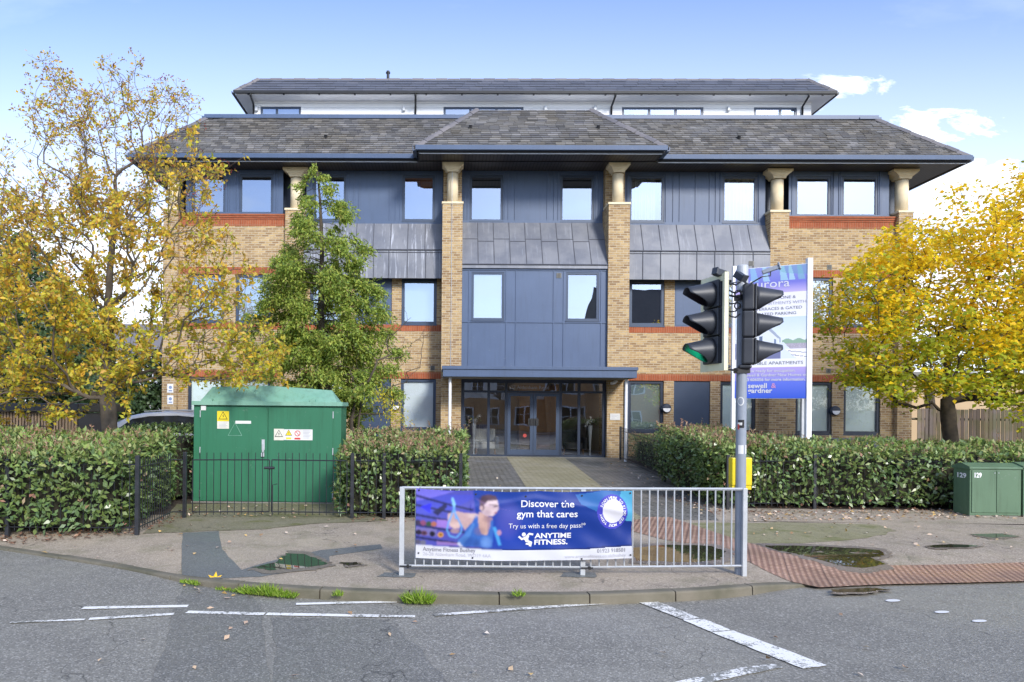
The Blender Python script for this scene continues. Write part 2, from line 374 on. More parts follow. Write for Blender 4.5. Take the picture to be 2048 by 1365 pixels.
# ================================================================== SETTING
def asphalt(name, base, dark, speck, patch=1.0, rough=(.55, .8), sc=1.0, moss=None):
    m, nt, b = newmat(name); g = geo(nt); P = g.outputs['Position']
    vo = N(nt, 'ShaderNodeTexVoronoi'); vo.inputs['Scale'].default_value = 78 * sc; L(nt, P, vo.inputs['Vector'])
    sv = N(nt, 'ShaderNodeSeparateColor'); L(nt, vo.outputs['Color'], sv.inputs[0])
    big = noise(nt, P, .45, 6, .62, .4); mid = noise(nt, P, 3.5, 5, .6); fine = noise(nt, P, 210, 2)
    c = mixc(nt, maprange(nt, big, .36, .64), base, dark)
    c = mixc(nt, maprange(nt, mid, .35, .7, 0, .4 * patch), c, mixc(nt, 1.0, c, (.72, .72, .74), 'MULTIPLY'))
    c = mixc(nt, maprange(nt, sv.outputs[0], .66, .98, 0, .55), c, speck)
    c = mixc(nt, maprange(nt, sv.outputs[1], .7, 1.0, 0, .5), c, mixc(nt, 1.0, c, (.35, .35, .37), 'MULTIPLY'))
    c = mixc(nt, maprange(nt, fine, .35, .65, 0, .35), c, mixc(nt, 1.0, c, (.55, .55, .56), 'MULTIPLY'))
    # fine tar cracks
    cr_ = N(nt, 'ShaderNodeTexVoronoi'); cr_.feature = 'DISTANCE_TO_EDGE'; cr_.inputs['Scale'].default_value = .32
    vm = N(nt, 'ShaderNodeVectorMath', operation='ADD'); nn = N(nt, 'ShaderNodeTexNoise'); nn.inputs['Scale'].default_value = 2.2; L(nt, P, nn.inputs['Vector'])
    L(nt, P, vm.inputs[0]); L(nt, nn.outputs['Color'], vm.inputs[1]); L(nt, vm.outputs[0], cr_.inputs['Vector'])
    c = mixc(nt, maprange(nt, cr_.outputs['Distance'], .0, .0035, .55, 0), c, (.02, .02, .02))
    if moss: c = mixc(nt, maprange(nt, noise(nt, P, 1.8, 6, .7), .50, .66, 0, moss[1]), c, moss[0])
    L(nt, c, b.inputs['Base Color']); L(nt, maprange(nt, big, .35, .65, rough[0], rough[1]), b.inputs['Roughness']); b.inputs['Specular IOR Level'].default_value = .4
    bump(nt, b, math_(nt, 'ADD', vo.outputs['Distance'], fine), .35, .006); return m
M['road'] = asphalt('road_asphalt', (.300, .284, .238), (.238, .226, .192), (.58, .55, .48), 1.0, (.45, .75))
M['road_dark'] = asphalt('road_patch_asphalt', (.222, .214, .184), (.190, .183, .160), (.48, .46, .41), .8, (.4, .7))
M['pave'] = asphalt('footway_asphalt', (.47, .385, .280), (.365, .302, .225), (.72, .62, .49), 1.2, (.5, .85), 1.05, ((.15, .15, .07), .35))
M['pave_dark'] = asphalt('footway_patch', (.185, .19, .175), (.16, .165, .155), (.32, .33, .31), .5, (.4, .7), 1.3)
M['mossyslab'] = asphalt('mossy_concrete', (.27, .24, .16), (.20, .19, .10), (.38, .34, .24), 1.2, (.7, .9), .8, ((.12, .125, .025), .75))
M['mosspatch'] = asphalt('moss_film', (.32, .29, .17), (.27, .25, .125), (.46, .42, .28), .8, (.7, .9), 1.0, ((.14, .15, .04), .7))
M['damp'] = asphalt('damp_footway', (.27, .215, .17), (.22, .18, .145), (.42, .35, .29), 1.2, (.25, .45), 1.05)
M['kerb'] = pm('kerb_concrete', (.20, .175, .13), .85, 0, (.10, .095, .06), 2.6, .55, .4, 90)
M['soil'] = pm('soil', (.070, .050, .034), .95, 0, (.035, .026, .018), 6, .6, .9, 25)
M['grassy'] = pm('rough_ground', (.09, .10, .045), .95, 0, (.12, .10, .06), .4, .6, .6, 14)
def water():
    m, nt, b = newmat('puddle_water'); g = geo(nt); b.inputs['Base Color'].default_value = (.040, .036, .022, 1); b.inputs['Roughness'].default_value = .025
    b.inputs['Specular IOR Level'].default_value = .5; bump(nt, b, noise(nt, g.outputs['Position'], 5, 2), .03, .01); return m
M['water'] = water()
def blocks(name, c1, c2, mortar, rot):
    m, nt, b = newmat(name); g = geo(nt)
    mp = N(nt, 'ShaderNodeMapping'); mp.inputs['Rotation'].default_value = (0, 0, rot); L(nt, g.outputs['Position'], mp.inputs[0])
    # herringbone look: two brick layers chosen in a chequer of block pairs
    t = N(nt, 'ShaderNodeTexBrick'); L(nt, mp.outputs[0], t.inputs['Vector']); t.inputs['Scale'].default_value = 1
    t.inputs['Brick Width'].default_value = .20; t.inputs['Row Height'].default_value = .10; t.inputs['Mortar Size'].default_value = .012; t.inputs['Mortar Smooth'].default_value = .2
    for k, c in (('Color1', c1), ('Color2', c2), ('Mortar', mortar)): t.inputs[k].default_value = (*c, 1)
    big = noise(nt, g.outputs['Position'], .8, 6, .65); sm = noise(nt, g.outputs['Position'], 60, 3)
    c = mixc(nt, maprange(nt, big, .35, .65, 0, .7), t.outputs[0], mixc(nt, 1.0, t.outputs[0], (.68, .70, .62), 'MULTIPLY'))
    c = mixc(nt, maprange(nt, sm, .3, .7, 0, .5), c, mixc(nt, 1.0, c, (.7, .7, .7), 'MULTIPLY'))
    L(nt, c, b.inputs['Base Color']); L(nt, maprange(nt, big, .35, .65, .45, .8), b.inputs['Roughness'])
    bump(nt, b, math_(nt, 'MULTIPLY', t.outputs['Fac'], -1.0), .6, .006); return m
M['blocks'] = blocks('grey_block_paving', (.27, .25, .22), (.18, .17, .15), (.045, .04, .03), .785)
M['blocks_buff'] = blocks('buff_block_paving', (.46, .41, .27), (.38, .335, .21), (.16, .14, .08), .785)
def tactile():
    m, nt, b = newmat('red_blister_paving'); g = geo(nt)
    mp = N(nt, 'ShaderNodeMapping'); mp.inputs['Rotation'].default_value = (0, 0, .35); mp.inputs['Scale'].default_value = (15, 15, 0); L(nt, g.outputs['Position'], mp.inputs[0])
    fr = N(nt, 'ShaderNodeVectorMath', operation='FRACTION'); L(nt, mp.outputs[0], fr.inputs[0])
    sb = N(nt, 'ShaderNodeVectorMath', operation='SUBTRACT'); L(nt, fr.outputs[0], sb.inputs[0]); sb.inputs[1].default_value = (.5, .5, 0)
    ln = N(nt, 'ShaderNodeVectorMath', operation='LENGTH'); L(nt, sb.outputs[0], ln.inputs[0]); d = ln.outputs['Value']
    dot = maprange(nt, d, .22, .38, 1, 0)
    mp2 = N(nt, 'ShaderNodeMapping'); mp2.inputs['Rotation'].default_value = (0, 0, .35); mp2.inputs['Scale'].default_value = (2.5, 2.5, 0); L(nt, g.outputs['Position'], mp2.inputs[0])
    fr2 = N(nt, 'ShaderNodeVectorMath', operation='FRACTION'); L(nt, mp2.outputs[0], fr2.inputs[0]); s2 = N(nt, 'ShaderNodeSeparateXYZ'); L(nt, fr2.outputs[0], s2.inputs[0])
    joint = math_(nt, 'MAXIMUM', math_(nt, 'LESS_THAN', s2.outputs[0], .03), math_(nt, 'LESS_THAN', s2.outputs[1], .03))
    big = noise(nt, g.outputs['Position'], 1.3, 6, .65)
    c = mixc(nt, dot, (.30, .165, .11), (.62, .39, .27)); c = mixc(nt, maprange(nt, big, .38, .62, 0, .8), c, mixc(nt, 1.0, c, (.62, .64, .62), 'MULTIPLY'))
    c = mixc(nt, math_(nt, 'MULTIPLY', joint, .6), c, (.09, .05, .035))
    L(nt, c, b.inputs['Base Color']); L(nt, maprange(nt, big, .38, .62, .35, .7), b.inputs['Roughness']); bump(nt, b, dot, .7, .008); return m
M['tactile'] = tactile()
def paint(name, wear):
    m, nt, b = newmat(name); g = geo(nt); P = g.outputs['Position']
    w1 = noise(nt, P, 45, 4, .7); w2 = noise(nt, P, 5, 4, .6)
    k = math_(nt, 'ADD', math_(nt, 'MULTIPLY', w1, .65), math_(nt, 'MULTIPLY', w2, .5))
    f = maprange(nt, k, .575 - wear, .655 - wear)
    L(nt, mixc(nt, f, (.88, .86, .80), (.24, .235, .205)), b.inputs['Base Color']); b.inputs['Roughness'].default_value = .6; return m
M['paint'] = paint('road_paint', -.02); M['paint_worn'] = paint('worn_road_paint', .05)

def drape(name, poly, zf, off, m, step=.25):
    """a sheet with the outline poly [(x, y)...] laid on the surface zf(x, y), off above it"""
    bm = bmesh.new(); bm.faces.new([bm.verts.new((x, y, 0)) for x, y in poly])
    bmesh.ops.triangulate(bm, faces=bm.faces[:])
    xs = [p[0] for p in poly]; ys = [p[1] for p in poly]
    for ax, lo, hi in ((0, min(xs), max(xs)), (1, min(ys), max(ys))):
        k = lo + step
        while k < hi - .01:
            co = [0, 0, 0]; no = [0, 0, 0]; co[ax] = k; no[ax] = 1
            bmesh.ops.bisect_plane(bm, geom=bm.verts[:] + bm.edges[:] + bm.faces[:], plane_co=co, plane_no=no); k += step
    for v in bm.verts: v.co.z = zf(v.co.x, v.co.y) + off
    bmesh.ops.recalc_face_normals(bm, faces=bm.faces)
    if bm.faces and sum(f.normal.z for f in bm.faces) < 0: bmesh.ops.reverse_faces(bm, faces=bm.faces[:])
    me = bpy.data.meshes.new(name); bm.to_mesh(me); bm.free(); me.materials.append(m)
    o = bpy.data.objects.new(name, me); COL.objects.link(o); o['kind'] = 'structure'; return o
def wob(poly, amp=.05, n=6, seed=0):
    """outline with more points and a small natural wobble"""
    r = random.Random(seed); out = []
    for i in range(len(poly)):
        a = poly[i]; b = poly[(i + 1) % len(poly)]
        for k in range(n):
            t = k / n; out.append((a[0] * (1 - t) + b[0] * t + r.uniform(-amp, amp), a[1] * (1 - t) + b[1] * t + r.uniform(-amp, amp) * .6))
    return out

ROADZ = -.11
KP = [(-420, 1040, -.08), (-150, 1074, -.08), (0, 1096, -.08), (150, 1119, -.08), (265, 1138, -.08), (370, 1157, -.055), (480, 1168, -.02), (600, 1177, -.008), (730, 1183, -.006), (860, 1187, -.006),
      (1030, 1190, -.006), (1210, 1189, -.006), (1400, 1181, -.006), (1500, 1173, -.012), (1560, 1170, -.05), (1640, 1169, -.088), (1800, 1166, -.09), (2048, 1158, -.09), (2500, 1146, -.09)]
kpts = []
for a in range(len(KP) - 1):
    p0, p1, p2, p3 = KP[max(a - 1, 0)], KP[a], KP[a + 1], KP[min(a + 2, len(KP) - 1)]
    for k in range(8):
        t = k / 8
        q = [.5 * ((2 * p1[i]) + (-p0[i] + p2[i]) * t + (2 * p0[i] - 5 * p1[i] + 4 * p2[i] - p3[i]) * t * t + (-p0[i] + 3 * p1[i] - 3 * p2[i] + p3[i]) * t ** 3) for i in range(3)]
        v = gp(q[0], q[1], q[2]); kpts.append((v.x, v.y, v.z))
kpts.append(tuple(gp(*KP[-1])))
kpts = [(-40.0, 22.0, -.08), (-20.0, 15.5, -.08)] + kpts + [(60.0, 9.4, -.09)]
KX = np.array([p[0] for p in kpts]); KY = np.array([p[1] for p in kpts]); KZ = np.array([p[2] for p in kpts])
def sstep(t): t = max(0., min(1., t)); return t * t * (3 - 2 * t)
def kerb_y(x): return float(np.interp(x, KX, KY))
def pav_z(x, y):
    zk = float(np.interp(x, KX, KZ)); d = y - kerb_y(x) - .12
    return zk * (1 - sstep(d / 1.3)) + .006 * math.sin(x * 1.7 + y * 2.1) * sstep(d / 1.0)
BACK = 12.42
def gar_z(x, y): return -.006 + .31 * max(0., min(1., (y - BACK) / (23.3 - BACK)))

mb = MB()
mb.quad((-900, -900, -.2), (900, -900, -.2), (900, 1500, -.2), (-900, 1500, -.2)); tag(mb.build('ground', M['grassy']), kind='structure')
mb = MB(); mb.quad((-90, -8, ROADZ), (90, -8, ROADZ), (90, 23, ROADZ), (-90, 23, ROADZ)); tag(mb.build('road', M['road']), kind='structure')
mb = MB(); mb.box(-90, 90, -12.5, -8.0, -.3, 0.0); tag(mb.build('far_pavement', M['pave']), kind='structure')
mb = MB(); mb.quad((-90, -60, .0), (90, -60, .0), (90, -12.5, .0), (-90, -12.5, .0)); tag(mb.build('front_gardens', M['grassy']), kind='structure')
# garden ground that climbs gently to the building
mb = MB(); ys = [BACK, 23.3, 75]; xs = [-70, 70]
for a, b in zip(ys[:-1], ys[1:]): mb.quad((xs[0], a, gar_z(0, a)), (xs[1], a, gar_z(0, a)), (xs[1], b, gar_z(0, b)), (xs[0], b, gar_z(0, b)))
tag(mb.build('garden_soil', M['soil']), kind='structure')
# footway between kerb and hedges
V = []; Fc = []; xs = np.unique(np.concatenate([np.linspace(-18, 18, 220), [-40, -30, -24, 24, 40, 60]])); nv = 14
for x in xs:
    y0 = kerb_y(x) + .12
    for j in range(nv):
        t = (j / (nv - 1)) ** 1.4; y = y0 + (max(BACK + .06, y0 + .3) - y0) * t; V.append((x, y, pav_z(x, y)))
for i in range(len(xs) - 1):
    for j in range(nv - 1):
        a = i * nv + j; Fc.append((a, a + nv, a + nv + 1, a + 1))
tag(np_mesh('footway', V, Fc, M['pave'], smooth=True), kind='structure')
# kerb stones
mb = MB(); x = -14.0; r = random.Random(3)
def kpt(x): return Vector((x, kerb_y(x), float(np.interp(x, KX, KZ))))
while x < 16:
    L_ = .91; n = 4
    dz = r.uniform(-.004, .004); pts = []
    for k in range(n + 1):
        xx = x + .007 + (L_ - .014) * k / n; p = kpt(xx); q = kpt(xx + .05) - kpt(xx - .05); q.z = 0; q.normalize(); nrm = Vector((-q.y, q.x, 0))
        pts.append((p, nrm))
    vs = []; fs = []
    for p, nrm in pts:
        z = p.z + dz
        prof = [(-.004, ROADZ - .06), (0, z - .02), (.006, z - .006), (.02, z), (.122, z + .001), (.122, ROADZ - .06)]
        for d, zz in prof: vs.append(Vector((p.x, p.y, 0)) + nrm * d + Vector((0, 0, zz)))
    for k in range(n):
        for j in range(5): a = k * 6 + j; fs.append((a, a + 6, a + 7, a + 1))
    fs.append((0, 1, 2, 3, 4, 5)); fs.append(tuple(n * 6 + j for j in (5, 4, 3, 2, 1, 0))); mb.add(vs, fs); x += L_
tag(mb.build('kerb', M['kerb']), kind='structure')
mb = MB()                                        # dark joint bed under the stones
for a, b in zip(np.arange(-14, 16, .25), np.arange(-13.75, 16.25, .25)):
    pa, pb = kpt(a), kpt(b); mb.add([(pa.x, pa.y + .012, -.3), (pb.x, pb.y + .012, -.3), (pb.x, pb.y + .012, pb.z - .012), (pa.x, pa.y + .012, pa.z - .012), (pa.x, pa.y + .13, pa.z - .012), (pb.x, pb.y + .13, pb.z - .012)], [(0, 1, 2, 3), (3, 2, 5, 4)])
tag(mb.build('kerb_bed', M['soil']), kind='structure')

flat = lambda x, y: ROADZ
def W2(pts, z=0.0): return [(gp(px, py, z).x, gp(px, py, z).y) for px, py in pts]
def marking(a, b, th, m, z=ROADZ):
    """a painted line between picture points a and b, th metres wide"""
    p, q = gp(*a, z), gp(*b, z); d = (q - p); d.z = 0; d.normalize(); n = Vector((-d.y, d.x, 0)) * th / 2
    poly = wob([(p - n)[:2], (q - n)[:2], (q + n)[:2], (p + n)[:2]], .004, 10, int(a[0]))
    return drape('road_marking', poly, flat, .009, m, .6)
marking((165, 1218), (376, 1214), .085, M['paint']); marking((592, 1210), (793, 1205), .075, M['paint'])
marking((178, 1240), (348, 1230), .075, M['paint']); marking((20, 1247), (170, 1241), .05, M['paint_worn'])
marking((374, 1226), (529, 1230), .085, M['paint']); marking((533, 1230), (758, 1234), .085, M['paint']); marking((762, 1234), (830, 1235), .07, M['paint_worn'])
marking((868, 1232), (1236, 1206), .075, M['paint_worn'])
for pl, m in (([(1268, 1203), (1310, 1203), (1400, 1238), (1368, 1242)], 'paint_worn'), ([(1366, 1242), (1408, 1240), (1462, 1262), (1422, 1266)], 'paint'), ([(1424, 1267), (1466, 1263), (1655, 1333), (1606, 1340)], 'paint')):
    drape('road_marking', wob(W2(pl, ROADZ), .006, 12, 5), flat, .009, M[m], .6)
drape('road_marking', wob(W2([(1345, 1368), (1480, 1338), (1548, 1330), (1566, 1337), (1490, 1352), (1400, 1372)], ROADZ), .006, 8, 9), flat, .009, M['paint_worn'], .6)
for c in ((1704, 1184), (1786, 1203), (1884, 1226), (1959, 1244)):
    drape('road_marking', [(p[0], p[1]) for p in W2([(c[0] - 13 + 13 * (1 - math.cos(t)), 0) if False else (c[0] + 15 * math.cos(t), c[1] + 2.5 * math.sin(t)) for t in np.linspace(0, 2 * math.pi, 14)[:-1]], ROADZ)], flat, .009, M['white'], .6)
# darker reinstated strips in the road and in the footway
drape('road_patch', wob(W2([(352, 1200), (372, 1172), (498, 1180), (520, 1215), (530, 1300), (540, 1370), (300, 1370), (330, 1290)], ROADZ), .015, 6, 2), flat, .004, M['road_dark'], 1)
drape('road_patch', wob(W2([(545, 1236), (770, 1240), (840, 1300), (900, 1375), (552, 1375)], ROADZ), .03, 6, 4), flat, .0045, M['road_dark'], 1)
drape('tarmac_patch', wob(W2([(366, 1066), (436, 1062), (444, 1100), (482, 1138), (640, 1100), (760, 1090), (764, 1098), (660, 1112), (655, 1135), (520, 1152), (430, 1152), (362, 1140)]), .012, 5, 3), pav_z, .004, M['pave_dark'])
drape('verge_slab', wob(W2([(283, 1069), (330, 1040), (352, 1012), (700, 1010), (775, 1042), (640, 1048), (530, 1059), (420, 1062)]), .02, 5, 6), lambda x, y: max(pav_z(x, y) if y < BACK + .06 else -9, gar_z(x, y)), .006, M['mossyslab'])
drape('moss', wob(W2([(1492, 1048), (1560, 1044), (1760, 1050), (1790, 1062), (1740, 1078), (1600, 1088), (1500, 1086), (1330, 1066), (1300, 1050), (1400, 1046)]), .05, 6, 8), pav_z, .004, M['mosspatch'])
tact = [(1262, 1042), (1330, 1036), (1390, 1056), (1490, 1088), (1573, 1113), (1672, 1126), (1780, 1128), (1937, 1125), (2060, 1122), (2060, 1153), (1930, 1156), (1780, 1159), (1700, 1162), (1640, 1166), (1585, 1158), (1531, 1140), (1448, 1108), (1324, 1084), (1262, 1066)]
drape('tactile_paving', W2(tact, -.03), pav_z, .006, M['tactile'])
def puddle(pts, seed):
    cx = sum(p[0] for p in pts) / len(pts); cy = sum(p[1] for p in pts) / len(pts)
    drape('damp_patch', wob(W2([(cx + (x - cx) * 1.16 + 4, cy + (y - cy) * 1.35 + 1) for x, y in pts], 0), .05, 7, seed + 40), pav_z, .0078, M['damp'], .3)
    o = drape('puddle', wob(W2(pts, 0), .03, 5, seed), pav_z, .0095, M['water'], .3); o.data.polygons.foreach_set('use_smooth', [True] * len(o.data.polygons)); return o
puddle([(505, 1135), (548, 1127), (575, 1108), (612, 1109), (640, 1122), (655, 1130), (600, 1139), (540, 1141)], 1)
puddle([(1528, 1092), (1600, 1092), (1690, 1096), (1760, 1101), (1768, 1110), (1742, 1113), (1770, 1122), (1720, 1128), (1672, 1124), (1610, 1112), (1560, 1103)], 2)
puddle([(1262, 1098), (1330, 1092), (1420, 1094), (1452, 1106), (1440, 1120), (1390, 1126), (1270, 1122)], 3)
puddle([(1852, 1094), (1900, 1090), (1960, 1093), (1930, 1097), (1870, 1098)], 4)
puddle([(1940, 1070), (2000, 1069), (2036, 1074), (1985, 1077)], 5)
puddle([(1660, 1165), (1740, 1161), (1775, 1164), (1730, 1169), (1672, 1171)], 6)
puddle([(680, 1126), (715, 1125), (725, 1130), (695, 1133)], 8)
# block-paved way to the door: grey blocks and a buff strip down the middle
def strip(name, xl, xr, y0, y1, m, off):
    mb = MB(); n = 6
    for i in range(n):
        a = y0 + (y1 - y0) * i / n; b = y0 + (y1 - y0) * (i + 1) / n; ta = i / n; tb = (i + 1) / n
        f = lambda q, t: q[0] + (q[1] - q[0]) * t
        mb.quad((f(xl, ta), a, gar_z(0, a) + off), (f(xr, ta), a, gar_z(0, a) + off), (f(xr, tb), b, gar_z(0, b) + off), (f(xl, tb), b, gar_z(0, b) + off))
    return tag(mb.build(name, m), kind='structure')
strip('path', (-.6, -.6), (5.6, 5.6), BACK + .02, 23.6, M['blocks'], .008)
drape('verge_footway', [(4.6, BACK + .03), (16, BACK + .03), (16, gp(1451, 1022)[1] + .06), (4.9, gp(1451, 1022)[1] + .06)], gar_z, .009, M['pave'], .6)
strip('path_centre', (1.72, 1.96), (3.36, 3.78), BACK + .03, 23.55, M['blocks_buff'], .012)
# ================================================================== THE BUILDING
bld = thing('apartment_building', 'three-storey yellow brick apartment block with slate roofs, blue-grey panels and white penthouse', 'building', (2.85, 24.2, .3))
XC = 2.82
def wall(mb, x0, x1, z0, z1, y, holes=(), reveal=.14):
    """front-facing wall sheet at plane y with rectangular openings and their reveals"""
    xs = sorted({x0, x1, *[h[0] for h in holes], *[h[1] for h in holes]}); zs = sorted({z0, z1, *[h[2] for h in holes], *[h[3] for h in holes]})
    for a, b in zip(xs[:-1], xs[1:]):
        for c, d in zip(zs[:-1], zs[1:]):
            mx, mz = (a + b) / 2, (c + d) / 2
            if any(h[0] < mx < h[1] and h[2] < mz < h[3] for h in holes): continue
            mb.quad((a, y, c), (b, y, c), (b, y, d), (a, y, d))
    for h in holes:
        a, b, c, d = h; r = y + reveal
        mb.quad((a, y, c), (a, r, c), (a, r, d), (a, y, d)); mb.quad((b, y, d), (b, r, d), (b, r, c), (b, y, c))
        mb.quad((a, y, d), (a, r, d), (b, r, d), (b, y, d)); mb.quad((a, y, c), (b, y, c), (b, r, c), (a, r, c))
def window(x0, x1, z0, z1, y, blind='blind', fw=.075, pane='pane', label=None, fm='frame', dark=0.0, depth=.07, sill=True, curtain=False):
    """casement: frame > pane, blind"""
    mb = MB(); g = .004
    mb.box(x0 + g, x0 + fw, y, y + depth, z0 + g, z1 - g); mb.box(x1 - fw, x1 - g, y, y + depth, z0 + g, z1 - g)
    mb.box(x0 + fw, x1 - fw, y, y + depth, z1 - fw, z1 - g); mb.box(x0 + fw, x1 - fw, y, y + depth, z0 + g, z0 + fw)
    ib = .018; a, b, c, d = x0 + fw, x1 - fw, z0 + fw, z1 - fw            # inner bead
    mb.box(a, a + ib, y + .012, y + depth, c, d); mb.box(b - ib, b, y + .012, y + depth, c, d); mb.box(a + ib, b - ib, y + .012, y + depth, d - ib, d); mb.box(a + ib, b - ib, y + .012, y + depth, c, c + ib)
    if sill: mb.box(x0 - .015, x1 + .015, y - .06, y + .02, z0 - .035, z0 + .002)
    o = mb.build('window', M[fm], bld)
    if label: o['label'] = label
    p = MB(); t = rnd.uniform(-.004, .004); s = rnd.uniform(-.004, .004)
    p.quad((a + ib, y + .035 + t, c + ib), (b - ib, y + .035 - t, c + ib), (b - ib, y + .035 - t + s, d - ib), (a + ib, y + .035 + t + s, d - ib)); p.build('pane', M[pane], o)
    q = MB()
    if curtain:
        n = 42; vs = []; fs = []; x1c = b - (b - a) * curtain
        for i in range(n + 1):
            x = a + (x1c - a) * i / n; yy = y + .16 + .03 * math.sin(i * 1.25) + .012 * math.sin(i * 3.1); vs += [(x, yy, c), (x, yy, d)]
        for i in range(n): fs.append((2 * i, 2 * i + 2, 2 * i + 3, 2 * i + 1))
        q.add(vs, fs); q.build('curtain', M['curtain'], o)
        q = MB(); q.quad((a - .03, y + .4, c - .03), (b + .03, y + .4, c - .03), (b + .03, y + .4, d + .03), (a - .03, y + .4, d + .03)); q.build('room', M['room_shade'], o)
    else:
        zb = d - (d - c) * (1 - dark)
        q.quad((a - .02, y + .075, zb if dark else c - .02), (b + .02, y + .075, zb if dark else c - .02), (b + .02, y + .075, d + .02), (a - .02, y + .075, d + .02)); q.build('blind', M[blind], o)  # in the dark tone this sheet stands for the shade of the room
        if dark:
            q = MB(); q.quad((a - .03, y + .3, c - .03), (b + .03, y + .3, c - .03), (b + .03, y + .3, zb + .02), (a - .03, y + .3, zb + .02)); q.build('room', M['room_shade'], o)
    return o
def part(name, mb, m, label=None, **k):
    o = mb.build(name, m, bld, **k)
    if label: o['label'] = label
    return o
YW = 24.5; YO = 24.25; YP = 24.08; YI = 23.54; YU = 24.42
ZB1, ZB1t = 2.80, 3.02; ZS = 4.59; ZSb = 4.375; ZB2, ZB2t = 6.19, 6.42
PI = [(-.13, .51), (5.14, 5.81)]; PO = [(-5.27, -4.66), (10.47, 11.07)]; PE = [(-9.28, -8.80), (14.57, 15.03)]
G0 = .2
# ---- outer bays (brick, flush with their piers' inner line)
outR = [(11.40, 12.58), (12.95, 14.13)]; outL = [(-8.49, -7.31), (-6.93, -5.75)]
for side, (xa, xb), wins in (('R', (11.07, 14.57), outR), ('L', (-8.80, -5.27), outL)):
    mb = MB(); holes = [(a, b, 1.08, ZB1) for a, b in wins] + [(a, b, ZS, ZB2) for a, b in wins]
    segs = [(G0, ZB1), (ZB1t, ZSb), (ZS, ZB2), (ZB2t, 7.78)]
    for z0, z1 in segs: wall(mb, xa, xb, z0, z1, YO, [h for h in holes if h[2] >= z0 - .01 and h[3] <= z1 + .01])
    part('brick_wall', mb, M['brick'])
    mb = MB()
    for z0, z1 in ((ZB1, ZB1t), (ZSb, ZS), (ZB2, ZB2t), (7.78, 7.985)): mb.box(xa, xb, YO - .006, YO + .06, z0, z1)
    part('soldier_band', mb, M['redband'])
    mb = MB()
    for k in range(3): mb.box(xa, xb, YO - .02 - .022 * k, YO + .06, 7.985 + k * .062, 7.985 + (k + 1) * .062)
    part('corbel_band', mb, M['redflat'])
    for i, (a, b) in enumerate(wins):
        window(a, b, 1.10, ZB1 - .01, YO + .05, 'blind_green', .08, pane='pane_soft', fm='frame_dark')
        window(a, b, ZS + .01, ZB2 - .005, YO + .05, 'blind', .075)
# ---- middle bays
midR = dict(w=[(6.05, 7.21), (9.06, 10.22)], p=(7.54, 8.73), x=(5.81, 10.47)); midL = dict(w=[(-1.47, -.30), (-4.52, -3.34)], p=(-3.01, -1.79), x=(-4.66, -.13))
for side, d in (('R', midR), ('L', midL)):
    xa, xb = d['x']; mb = MB(); hol = [(a, b, 1.08, ZB1) for a, b in d['w']] + [(d['p'][0], d['p'][1], G0, ZB1)]; hol2 = [(a, b, ZS, 6.14) for a, b in d['w'] + [d['p']]]
    for z0, z1 in ((G0, ZB1), (ZB1t, ZSb), (ZS, 6.3)): wall(mb, xa, xb, z0, z1, YW, [h for h in hol + hol2 if h[2] >= z0 - .01 and h[3] <= z1 + .01])
    part('brick_wall', mb, M['brick'])
    mb = MB()
    for z0, z1 in ((ZB1, ZB1t), (ZSb, ZS)): mb.box(xa, xb, YW - .006, YW + .06, z0, z1)
    part('soldier_band', mb, M['redband'])
    for i, (a, b) in enumerate(d['w']):
        soft = 'pane_soft'
        window(a, b, 1.10, ZB1 - .01, YW + .05, 'blind_green' if side == 'R' else 'blind', .08, pane=soft if (side, i) != ('R', 0) else 'pane', fm='frame_dark' if side == 'R' else 'frame')
        window(a, b, ZS + .01, 6.135, YW + .04, 'blind' if side == 'L' else ('room_shade' if i == 0 else 'blind'), .085, dark=.0 if side == 'L' or i else .0)
    a, b = d['p']
    mb = MB(); mb.box(a + .004, b - .004, YW + .04, YW + .1, G0, ZB1 - .004); part('door', mb, M['frame'], 'plain blue-grey ground-floor door panel')
    mb = MB(); mb.box(a + .004, b - .004, YW + .04, YW + .1, ZS + .004, 6.136); mb.box(a + .05, b - .05, YW + .03, YW + .039, ZS + .05, 6.09); part('cladding_panel', mb, M['clad'])
    # lead apron: sloped upper sheet, upright lower skirt
    prof = [(YW + .1, 7.93), (YW - .03, 7.93), (YP, 6.99), (YP - .004, 6.06), (YP + .06, 6.06), (YP + .06, 6.9), (YW + .1, 7.8)]
    mb = MB(); mb.prism(prof, 0, xa, xb); ap = part('lead_apron', mb, M['lead' if side == 'R' else 'lead_streaked'], fix=True)
    sm = MB(); n = 8; rr = random.Random(4 if side == 'R' else 9)
    for k in range(1, n):
        x = xa + (xb - xa) * k / n
        for (y0, z0), (y1, z1) in (((YW - .03, 7.93), (YP, 6.99)), ((YP - .004, 6.98), (YP - .008, 6.06))):
            xx = x + (rr.uniform(-.04, .04) if z1 < 6.5 else 0); sm.tube([(xx, y0 - .006, z0), (xx, y1 - .006, z1)], .012, 6)
    sm.tube([(xa, YP - .012, 6.985), (xb, YP - .012, 6.985)], .022, 6); sm.tube([(xa, YP - .010, 6.90), (xb, YP - .010, 6.90)], .010, 6)
    s_ = sm.build('seam', M['seam'], ap)
